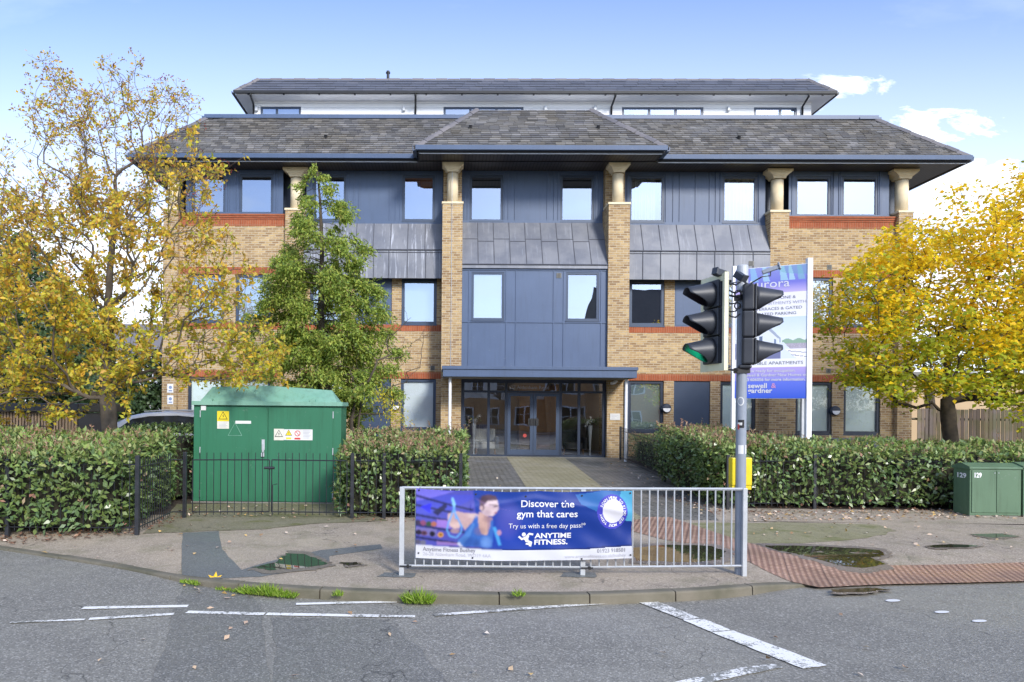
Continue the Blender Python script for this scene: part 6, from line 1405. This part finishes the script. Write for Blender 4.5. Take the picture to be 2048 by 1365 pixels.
for px, py in pick_in(top, 380, r): tg.append((px3(px, py, depth(px, py, 200, 420, 1.4)), 't', px, py))
trunk = [px3(222, 905, TY), px3(214, 800, TY), px3(212, 720, TY), px3(216, 600, TY), px3(228, 440, TY), px3(234, 330, TY)]
nodes, par, tips = grow(trunk, [t[0] for t in tg], r, .2, .022, 1.25)
mb, rad = limbs(nodes, par, .0048, .15); mb.build('trunk', M['bark_grey'], lt, smooth=True)
info = {tuple(round(c, 3) for c in t[0]): t for t in tg}
P, D, Uu, Ls, Ws, K = [], [], [], [], [], []; tw = MB(); BP = []
for t in tg:
    c, kind, px, py = t; c = np.array(c); nl = 0
    dens = 1.35 if kind == 'l' else .62
    if px > 320: dens *= .55 if py < 680 else .75
    if px < 60 and py < 520: dens *= .8
    if py > 560: dens *= 1.25
    nt_ = r.poisson(2.8 * (1 if kind == 'l' else 1.0))
    for _ in range(nt_):
        d = unit(r.normal(size=3) + np.array([0, 0, .35])); l_ = r.uniform(.15, .42); e = c + d * l_; m_ = (c + e) / 2 + r.normal(size=3) * .03; tw.tube([c, m_, e], [.004, .003, .002], 3, cap=False)
        k = r.poisson(9 * dens)
        for q in range(k):
            s = r.uniform(.15, 1.05); p = c + (e - c) * s + r.normal(size=3) * .03; P.append(p); D.append(d * .5 + r.normal(size=3)); Uu.append(r.normal(size=3) * .8 + np.array([0, -.3, .9])); kk = 1 if kind == 'l' else .78; Ls.append(r.uniform(.065, .12) * kk); Ws.append(r.uniform(.040, .070) * kk); K.append(0 if r.rand() < (.70 if kind == 'l' and py > 600 else .40) else 1)
        if (kind == 't' or r.rand() < .15) and r.rand() < (.45 if px < 120 or kind == 't' else .18):
            for q in range(7): BP.append(e + r.normal(size=3) * .035)
P, D, Uu, Ls, Ws, K = map(np.array, (P, D, Uu, Ls, Ws, K))
V, Fq = leaf_quads(P, D, Uu, Ls, Ws, .2, .12); np_mesh('foliage', V, Fq, [M['leaf_yg'], M['leaf_or']], lt, K)
BP = np.array(BP); V, Fq = leaf_quads(BP, rdir(len(BP), r), rdir(len(BP), r), .030, .030, .4); np_mesh('berries', V, Fq, M['berry'], lt)
tw.build('twigs', M['twig'], lt)

# ---- golden maple on the right
r = np.random.RandomState(5); TY = 17.6
rt_ = thing('maple_tree', 'golden yellow maple with lime-green lower leaves behind the right hedge', 'tree', (at(1905, 900, TY).x, TY, .12))
env = [(1648, 590), (1640, 650), (1665, 700), (1680, 730), (1690, 762), (1740, 772), (1775, 800), (1815, 815), (1840, 790), (1880, 785), (1960, 790), (2048, 840), (2150, 870), (2330, 760), (2350, 520), (2250, 380), (2130, 330), (2060, 345), (2030, 400), (1980, 395), (1940, 425), (1905, 400), (1880, 460), (1830, 440), (1800, 455), (1745, 470), (1740, 515), (1690, 540)]
tg = []
for px, py in pick_in(env, 900, r):
    t = min(1, abs(px - 1990) / 370); tg.append((px3(px, py, TY + r.uniform(-1, 1) * 2.4 * math.sqrt(1 - .85 * t * t)), px, py))
for px, py in ((2040, 335), (2035, 360), (1918, 378), (1980, 380)): tg.append((px3(px, py, TY), px, py))
trunk = [px3(1906, 905, TY), px3(1898, 850, TY), px3(1893, 780, TY), px3(1896, 730, TY), px3(1915, 660, TY), px3(1955, 590, TY), px3(1990, 500, TY)]
nodes, par, tips = grow(trunk, [t[0] for t in tg], r, .22, .05, .6)
mb, rad = limbs(nodes, par, .0055, .165); mb.build('trunk', M['bark'], rt_, smooth=True)
P, D, Uu, Ls, Ws, K = [], [], [], [], [], []
hn = lambda p: math.sin(p[0] * 1.9 + 1) * math.sin(p[2] * 2.3) * math.sin(p[1] * 1.7)
for c, px, py in tg:
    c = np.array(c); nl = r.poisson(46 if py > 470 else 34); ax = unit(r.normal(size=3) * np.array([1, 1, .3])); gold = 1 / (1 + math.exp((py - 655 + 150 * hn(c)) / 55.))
    cc = c + r.normal(size=(nl, 3)) * np.array([.20, .20, .085]); dd = r.normal(size=(nl, 3)) * np.array([1, 1, .35]) + np.array([0, 0, -.25]); uu = r.normal(size=(nl, 3)) * .55 + np.array([0, -.2, 1.])
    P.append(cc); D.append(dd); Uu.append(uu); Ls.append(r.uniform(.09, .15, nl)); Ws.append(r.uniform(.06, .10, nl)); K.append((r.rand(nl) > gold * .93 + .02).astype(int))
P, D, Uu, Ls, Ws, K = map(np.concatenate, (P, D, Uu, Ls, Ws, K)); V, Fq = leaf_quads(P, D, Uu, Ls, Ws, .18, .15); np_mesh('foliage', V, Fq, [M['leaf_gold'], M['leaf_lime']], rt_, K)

# ---- feathery conifer in front of the building
r = np.random.RandomState(9); TY = 17.2
ct = thing('conifer_tree', 'feathery lime-green conifer with drooping sprays in front of the brick wall', 'tree', (at(662, 880, TY).x, TY, .12))
tr = [px3(668, 880, TY), px3(655, 780, TY), px3(643, 700, TY), px3(642, 600, TY), px3(644, 500, TY), px3(640, 400, TY), px3(632, 322, TY)]
mb = MB(); mb.tube(tr, [.13, .11, .09, .07, .05, .03, .008], 9); 
def tr_at(py): return at(float(np.interp(py, [322, 400, 500, 600, 700, 780, 880], [632, 640, 644, 642, 643, 655, 668])), py, TY)
hw = lambda py: float(np.interp(py, [325, 370, 430, 500, 580, 650, 700, 760, 810, 850], [5, 24, 46, 78, 108, 136, 146, 140, 118, 56]))
P, D, Uu, Ls, Ws = [], [], [], [], []
py = 332.; a = 0.0
while py < 840:
    o_ = tr_at(py); a += 2.4 + r.uniform(-.35, .35); full = hw(py + 30) * TY / F; Lh = full * (r.uniform(.72, 1.10) if r.rand() < .7 else r.uniform(.35, .75))
    dx, dy = math.cos(a), math.sin(a) * .8; rise = r.uniform(.0, .30); n = 7; pts = []
    for k in range(n + 1): s = k / n; pts.append(Vector((o_.x + dx * Lh * s + r.normal() * .02, o_.y + dy * Lh * s + r.normal() * .02, o_.z + Lh * (rise * math.sin(s * 2.4) - .26 * s * s) + r.normal() * .015)))
    mb.tube(pts, [max(.006, .026 * (Lh / 2) * (1 - k / (n + 1))) for k in range(n + 1)], 4, cap=False)
    clumps = [n] + ([n - 2] if Lh > .5 else []) + ([n - 3, n - 4] if Lh > 1.0 and r.rand() < .75 else [])
    for k in clumps:
        for q in range(2 if k == n and Lh > .6 else 1):
            c = np.array(pts[k]) + np.array([-dy, dx, 0]) * r.uniform(-1, 1) * Lh * .22 * (1 if q or k < n else .3)
            mb.tube([pts[max(0, k - 1)], Vector(c)], .005, 3, cap=False)
            big = r.uniform(.75, 1.25) * min(1.0, .30 + Lh * .62)
            for h_ in range(int(33 * big)):
                st = c + r.normal(size=3) * np.array([.11, .11, .05]) * big; dn = unit(np.array([dx * .75, dy * .75, -.55]) + r.normal(size=3) * .5); ll = r.uniform(.10, .30) * big; m_ = 6
                for z in range(m_):
                    P.append(st + dn * ll * z / m_ - np.array([0, 0, .10 * (z / m_) ** 2])); D.append(dn * .8 + r.normal(size=3) * .6); Uu.append(r.normal(size=3) * .7 + np.array([0, -.3, .8])); Ls.append(r.uniform(.06, .11)); Ws.append(r.uniform(.026, .046))
    py += 5.8 if py < 500 else 4.3
mb.build('trunk', M['bark'], ct, smooth=True)
P, D, Uu, Ls, Ws = map(np.array, (P, D, Uu, Ls, Ws)); V, Fq = leaf_quads(P, D, Uu, Ls, Ws, .2, .2); np_mesh('foliage', V, Fq, M['conifer'], ct)

# ---- bare shrub beside the conifer, with one leafy spray
r = np.random.RandomState(13); TY = 16.6; bs = thing('bare_shrub', 'leafless dark-stemmed shrub between the green cabinet and the pale window', 'shrub', (at(710, 870, TY).x, TY, .12))
tg = [px3(px, py, TY + r.uniform(-.6, .6)) for px, py in pick_in([(680, 790), (720, 700), (790, 600), (870, 640), (860, 720), (830, 760), (760, 800), (780, 830), (700, 830)], 90, r)]
nodes, par, tips = grow([px3(705, 890, TY), px3(703, 840, TY), px3(712, 790, TY)], tg, r, .16, .03, .3); mb, rad = limbs(nodes, par, .0035, .042)
mb.tube([px3(712, 890, TY), px3(722, 810, TY), px3(700, 740, TY)], [.03, .022, .012], 6); mb.build('stems', M['bark'], bs)
P = []; D = []
for c in (px3(775, 800, TY - .2), px3(760, 790, TY), px3(792, 822, TY - .2), px3(800, 842, TY - .3), px3(745, 785, TY), px3(775, 830, TY)):
    for q in range(90): P.append(np.array(c) + r.normal(size=3) * np.array([.12, .12, .10])); D.append(np.array([.3, 0, -.6]) + r.normal(size=3) * .6)
P = np.array(P); D = np.array(D); V, Fq = leaf_quads(P, D, r.normal(size=(len(P), 3)) + np.array([0, -.3, .8]), .07, .028, .2); np_mesh('foliage', V, Fq, M['leaf_yg'], bs)

# ---- evergreen masses far left, small trees far right
def leafy(name, label, blobs, Y, n, m, size, trunk, cat='tree', seed=3, flat=1.0):
    r = np.random.RandomState(seed); t = thing(name, label, cat, (trunk[0], Y, .3), 'background evergreens' if name == 'evergreen_tree' else None); P = []; No = []
    w_ = np.array([b[2] * b[3] for b in blobs], float); w_ /= w_.sum()
    for b, k in zip(blobs, (w_ * n).astype(int)):
        c = at(b[0], b[1], Y); d = rdir(k, r); rad_ = r.uniform(.55, 1.0, (k, 1)) ** .6 * (1 + .16 * np.sin(d[:, :1] * 9 + d[:, 2:] * 7)); s = np.array([b[2] * Y / F, b[2] * Y / F * flat, b[3] * Y / F]); P.append(np.array(c) + d * rad_ * s); No.append(d)
    P = np.concatenate(P); No = np.concatenate(No); k = P[:, 2] > .2; P = P[k]; No = No[k]
    V, Fq = leaf_quads(P, r.normal(size=P.shape) + np.array([0, 0, -.3]), No + r.normal(size=P.shape) * .5, r.uniform(size * .7, size * 1.3, len(P)), r.uniform(size * .4, size * .7, len(P)), .2); np_mesh('foliage', V, Fq, m, t)
    mb = MB(); mb.tube([(trunk[0], Y, .2), (trunk[0] + .1, Y, trunk[1] * .5), (trunk[0], Y, trunk[1])], [.22, .18, .08], 8)
    for b in blobs: mb.tube([(trunk[0], Y, trunk[1] * .5), tuple(at(b[0], b[1], Y))], [.10, .04], 5)
    mb.build('trunk', M['bark'], t); return t
leafy('evergreen_tree', 'tall dark ivy-clad tree at the far left edge', [(-30, 520, 120, 90), (40, 600, 110, 100), (-60, 700, 150, 120), (70, 720, 120, 90)], 29, 15000, M['leaf_dark'], .22, (-17.5, 6), seed=4)
leafy('evergreen_tree', 'dark evergreen shrub between the bin store and the brick corner', [(215, 790, 70, 60), (285, 765, 62, 70), (300, 820, 60, 50), (180, 830, 60, 40), (255, 840, 90, 40)], 26, 12000, M['leaf_dark'], .16, (-11.0, 2.5), seed=6)
leafy('evergreen_tree', 'rounded dark evergreen behind the left autumn tree', [(130, 650, 80, 70), (150, 740, 90, 70), (60, 800, 100, 50)], 33, 9000, M['leaf_dark'], .24, (-16.5, 4), seed=8)
leafy('small_tree', 'thin dark-trunked small tree beside the board fence', [(1862, 720, 30, 30), (1845, 700, 25, 25)], 29, 900, M['leaf_dark'], .12, (at(1858, 800, 29).x, 3.4), seed=9)
leafy('evergreen_tree', 'green trees beyond the low tan building', [(2010, 700, 60, 40), (2080, 680, 80, 60)], 52, 5000, M['leaf_dark'], .3, (at(2050, 700, 52).x, 5), seed=12)

# ---- hedges
def n3(P): return (np.sin(P[:, 0] * 3.1 + P[:, 2] * 4.7) + np.sin(P[:, 1] * 4.3 - P[:, 0] * 5.9) + np.sin(P[:, 2] * 7.3 + P[:, 0] * 8.1) * .6) / 2.6
def hedge(name, label, base, hf, dens=520, leaf=.085, shoots=60, mats=('leaf_hedge', 'leaf_hedge_top', 'leaf_red'), seed=1, topmix=.75, lean=.05, redmix=.16):
    """base: ground quad (front-left, front-right, back-right, back-left) with heights hf at the corners"""
    r = np.random.RandomState(seed); B = [np.array([x, y, gar_z(x, y) if y > BACK else 0.0]) for x, y in base]; H = [b + np.array([0, 0, h]) for b, h in zip(B, hf)]; cen = sum(B) / 4
    t = thing(name, label, 'hedge', tuple(cen), GR['hedge']); ins = .20
    core = MB(); bi = [b + (cen - b) * np.array([ins / max(.3, abs(cen[0] - b[0])), ins / max(.3, abs(cen[1] - b[1])), 0]) for b in B]
    n = 10; core.add([tuple(b + np.array([0, 0, .10])) for b in bi] + [tuple(b + np.array([0, 0, h - ins])) for b, h in zip(bi, hf)], [(0, 1, 5, 4), (1, 2, 6, 5), (2, 3, 7, 6), (3, 0, 4, 7), (4, 5, 6, 7), (3, 2, 1, 0)]); core.build('shaded_branches', M['core'], t)  # solid mass of branches and leaves, inner shade put into its colour
    P, No, Kd = [], [], []
    def face(a, b, c, d, nrm, k=1.0, top=False):
        ar = (np.linalg.norm(b - a) + np.linalg.norm(c - d)) / 2 * (np.linalg.norm(d - a) + np.linalg.norm(c - b)) / 2; m = int(ar * dens * k); u = r.rand(m, 1); v = r.rand(m, 1)
        if not top: v = v ** .9
        p = (a * (1 - u) + b * u) * (1 - v) + (d * (1 - u) + c * u) * v; off = n3(p)[:, None] * .06 - np.abs(r.normal(size=(m, 1))) * .055 + .02; e = .10
        if not top: off = off - .10 * np.clip((v - .85) / .15, 0, 1) ** 2 - .05 * np.clip((.15 - v) / .15, 0, 1)
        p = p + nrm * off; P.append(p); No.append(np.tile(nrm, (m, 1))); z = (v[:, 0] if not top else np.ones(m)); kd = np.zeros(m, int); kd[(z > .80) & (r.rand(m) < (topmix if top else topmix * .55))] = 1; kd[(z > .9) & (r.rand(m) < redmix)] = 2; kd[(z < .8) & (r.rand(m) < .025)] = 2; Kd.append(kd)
    nf = lambda a, b: unit(np.array([b[1] - a[1], -(b[0] - a[0]), 0.0]))
    for i in range(4):
        j = (i + 1) % 4; low_ = np.array([0, 0, .07]); face(B[i] + low_, B[j] + low_, H[j], H[i], nf(B[i], B[j]), 1.0 if i != 2 else .35)
    face(H[0], H[1], H[2], H[3], np.array([0, 0, 1.]), 1.15, True)
    P = np.concatenate(P); No = np.concatenate(No); Kd = np.concatenate(Kd)
    gap = np.sin(P[:, 0] * 11 + P[:, 2] * 7) * np.sin(P[:, 2] * 13 - P[:, 0] * 5) * np.sin(P[:, 1] * 9 + P[:, 0] * 4 + P[:, 2] * 6); keep = (r.rand(len(P)) > np.clip((gap - .18) * 2.2, 0, .85)) ; P, No, Kd = P[keep], No[keep], Kd[keep]; m = len(P)
    Dd = r.normal(size=(m, 3)) * .8 + No * .35 + np.array([0, 0, .25]); Un = No * .9 + np.array([0, 0, .55]) + r.normal(size=(m, 3)) * .45
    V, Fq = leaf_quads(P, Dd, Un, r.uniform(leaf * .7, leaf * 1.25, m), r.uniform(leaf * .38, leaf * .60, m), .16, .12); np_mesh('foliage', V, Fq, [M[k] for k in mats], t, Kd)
    if shoots:                                                     # young upright shoots standing over the clipped top
        P, D, st = [], [], MB()
        for k in range(shoots):
            u, v = r.rand(), r.rand(); b = (H[0] * (1 - u) + H[1] * u) * (1 - v) + (H[3] * (1 - u) + H[2] * u) * v; hh = r.uniform(.04, .16) * (1.7 if r.rand() < .12 else 1); d = unit(np.array([r.normal() * .3, r.normal() * .3, 1.])); st.tube([b - d * .05, b + d * hh], .003, 3, cap=False)
            for q in range(int(6 + hh * 40)): s = r.rand(); P.append(b + d * hh * s); D.append(d * .8 + r.normal(size=3) * .6)
        P, D = np.array(P), np.array(D); V, Fq = leaf_quads(P, D, r.normal(size=P.shape), r.uniform(.035, .065, len(P)), .018, .2); np_mesh('shoots', V, Fq, M['leaf_red'], t); st.build('stems', M['twig'], t)
    return t
fy = c[1] if False else gxy(274, 1071)[1]
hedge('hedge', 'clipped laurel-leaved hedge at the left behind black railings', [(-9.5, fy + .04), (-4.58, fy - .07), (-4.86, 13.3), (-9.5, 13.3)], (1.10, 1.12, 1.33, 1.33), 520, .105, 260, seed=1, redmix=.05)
hedge('hedge', 'darker hedge squeezed between the left hedge and the green cabinet', [(-6.4, 13.75), (-4.80, 13.75), (-4.80, 15.3), (-6.4, 15.3)], (1.32, 1.32, 1.36, 1.36), 420, .075, 0, ('leaf_dark', 'leaf_hedge', 'leaf_red'), 2, redmix=.0)
hedge('hedge', 'clipped hedge with pink-tipped shoots between the green cabinet and the paved path', [(-1.80, 12.34), (.30, 12.34), (.44, 14.9), (-1.80, 14.9)], (1.10, 1.12, 1.33, 1.30), 540, .098, 220, seed=3, redmix=.07)
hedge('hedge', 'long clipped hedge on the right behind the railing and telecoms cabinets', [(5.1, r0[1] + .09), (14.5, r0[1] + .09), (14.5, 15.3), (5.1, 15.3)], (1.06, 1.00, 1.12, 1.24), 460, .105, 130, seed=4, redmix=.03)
hedge('hedge', 'taller end of the right hedge running back along the path', [(4.98, 14.0), (6.5, 14.0), (6.5, 17.7), (5.05, 17.7)], (1.16, 1.16, 1.30, 1.30), 430, .098, 200, seed=5, redmix=.09)
hedge('hedge', 'thin shaded hedge behind the railing beside the right brick pier', [(5.5, 17.9), (6.6, 17.9), (6.9, 22.6), (5.6, 22.6)], (.90, .90, .80, .80), 330, .075, 30, seed=6, redmix=.15)

# ---- grass tufts, fallen leaves
def tuft(px, py, wpx, hgt, n, label, seed, z=-.1):
    r = np.random.RandomState(seed); p = gp(px, py, z); t = thing('grass_tuft', label, 'grass', tuple(p), 'grass growing from the kerb joints'); w_ = wpx * p.y / F / 2; P, D, L_ = [], [], []
    for k in range(n):
        u = r.uniform(-1, 1); P.append((p.x + u * w_, kerb_y(p.x + u * w_) + r.uniform(-.09, -.01), z)); D.append((r.normal() * .5 + u * .3, r.normal() * .4 - .15, 1.)); L_.append(hgt * r.uniform(.35, 1.) * (1.1 - .5 * abs(u)))
    P, D, L_ = map(np.array, (P, D, L_)); V, Fq = leaf_quads(P, D, r.normal(size=P.shape) * np.array([1, 1, .1]), L_, .011, .1, .25); np_mesh('blades', V, Fq, M['grass'], t)
tuft(383, 1166, 46, .07, 160, 'low green weeds against the kerb, leftmost of the tufts', 1, -.09); tuft(470, 1172, 60, .06, 110, 'thin straggling weeds between the yellow leaf and the thick grass', 6, -.10)
tuft(545, 1180, 118, .15, 620, 'long thick clump of bright grass along the kerb', 2); tuft(682, 1183, 18, .09, 60, 'tiny grass sprig in the kerb joint below the guard rail post', 3, -.05); tuft(838, 1193, 56, .20, 300, 'bushy grass tuft at the kerb under the banner', 4); tuft(1029, 1172, 22, .10, 80, 'small bright grass sprig on top of the kerb right of the banner centre', 5, -.006)
def litter(name, zones, m, seed, size=.06, label=None):
    r = np.random.RandomState(seed); P = []
    for poly, n, z in zones:
        for px, py in pick_in(poly, n, r):
            if z is None:
                p = gp(px, py, 0); zz = pav_z(p.x, p.y) if p.y < BACK else gar_z(p.x, p.y)
                if p.y > BACK: p = gp(px, py, zz); zz = gar_z(p.x, p.y)
                zz += .012
            else: p = gp(px, py, z); zz = z + .012
            P.append((p.x, p.y, zz + r.uniform(0, .008)))
    P = np.array(P); m_ = len(P); D = r.normal(size=(m_, 3)) * np.array([1, 1, .12]); U = r.normal(size=(m_, 3)) * .3 + np.array([0, 0, 1.]); V, Fq = leaf_quads(P, D, U, r.uniform(size * .6, size * 1.3, m_), r.uniform(size * .4, size * .8, m_), .3, -.15); V[:, 2] = np.maximum(V[:, 2], np.repeat(P[:, 2], 4) - .002)
    o = np_mesh(name, V, Fq, m); tag(o, label, 'leaves', kind='stuff'); return o
rl = [(940, 930), (1320, 930), (1340, 975), (1440, 1020), (1320, 1050), (940, 1040)]
litter('fallen_leaves', [([(1500, 1024), (2048, 1018), (2048, 1040), (1500, 1044)], 420, None), (rl, 70, None), ([(1180, 915), (1320, 930), (1440, 1020), (1400, 1030), (1300, 970)], 110, None), ([(1500, 1040), (2048, 1036), (2048, 1110), (1500, 1080)], 46, None), ([(300, 1030), (750, 1040), (760, 1130), (0, 1110), (0, 1075)], 34, None),
                         ([(380, 1012), (700, 1012), (705, 1036), (370, 1036)], 50, None), ([(100, 1180), (2000, 1200), (2000, 1360), (100, 1360)], 26, ROADZ), ([(340, 1168), (900, 1192), (1300, 1196), (1300, 1204), (900, 1202), (380, 1190)], 60, ROADZ)], M['litter'], 3, .07, 'pale and brown fallen leaves scattered on the footway and path')
litter('leaf_litter', [([(0, 1062), (270, 1056), (282, 1072), (0, 1080)], 260, None), ([(1455, 1010), (2048, 1006), (2048, 1026), (1460, 1030)], 420, None), ([(280, 1052), (345, 1028), (400, 1012), (390, 1030), (300, 1064)], 90, None), ([(700, 1028), (930, 1030), (930, 1048), (700, 1046)], 120, None), ([(1330, 985), (1450, 1020), (1445, 1034), (1310, 990)], 110, None)], M['litter_dark'], 4, .06, 'brown leaf litter gathered along the foot of the hedges')
p = gp(431, 1163, -.085); lf = thing('maple_leaf', 'bright yellow fallen maple leaf lying against the kerb', 'leaf', (p.x, p.y, p.z)); mb = MB(); pts = []
for k in range(11):
    a = -math.pi / 2 + 2 * math.pi * (k + .5) / 11; rr = (.085 if k % 2 else .042) * (1.1 if k in (5,) else 1); pts.append((p.x + rr * math.cos(a), p.y - .03 + rr * math.sin(a) * .55, p.z + .02 + rr * (1 + math.sin(a)) * .45))
mb.add([(p.x, p.y - .03, p.z + .045)] + pts, [(0, 1 + k, 1 + (k + 1) % 11) for k in range(11)]); mb.build('blade', pm('bright_yellow_leaf', (.85, .50, .01), .5), lf); mb = MB(); mb.tube([(p.x, p.y - .03, p.z + .03), (p.x - .05, p.y - .09, p.z + .005)], .0025, 4); mb.build('stalk', M['leaf_or'], lf)
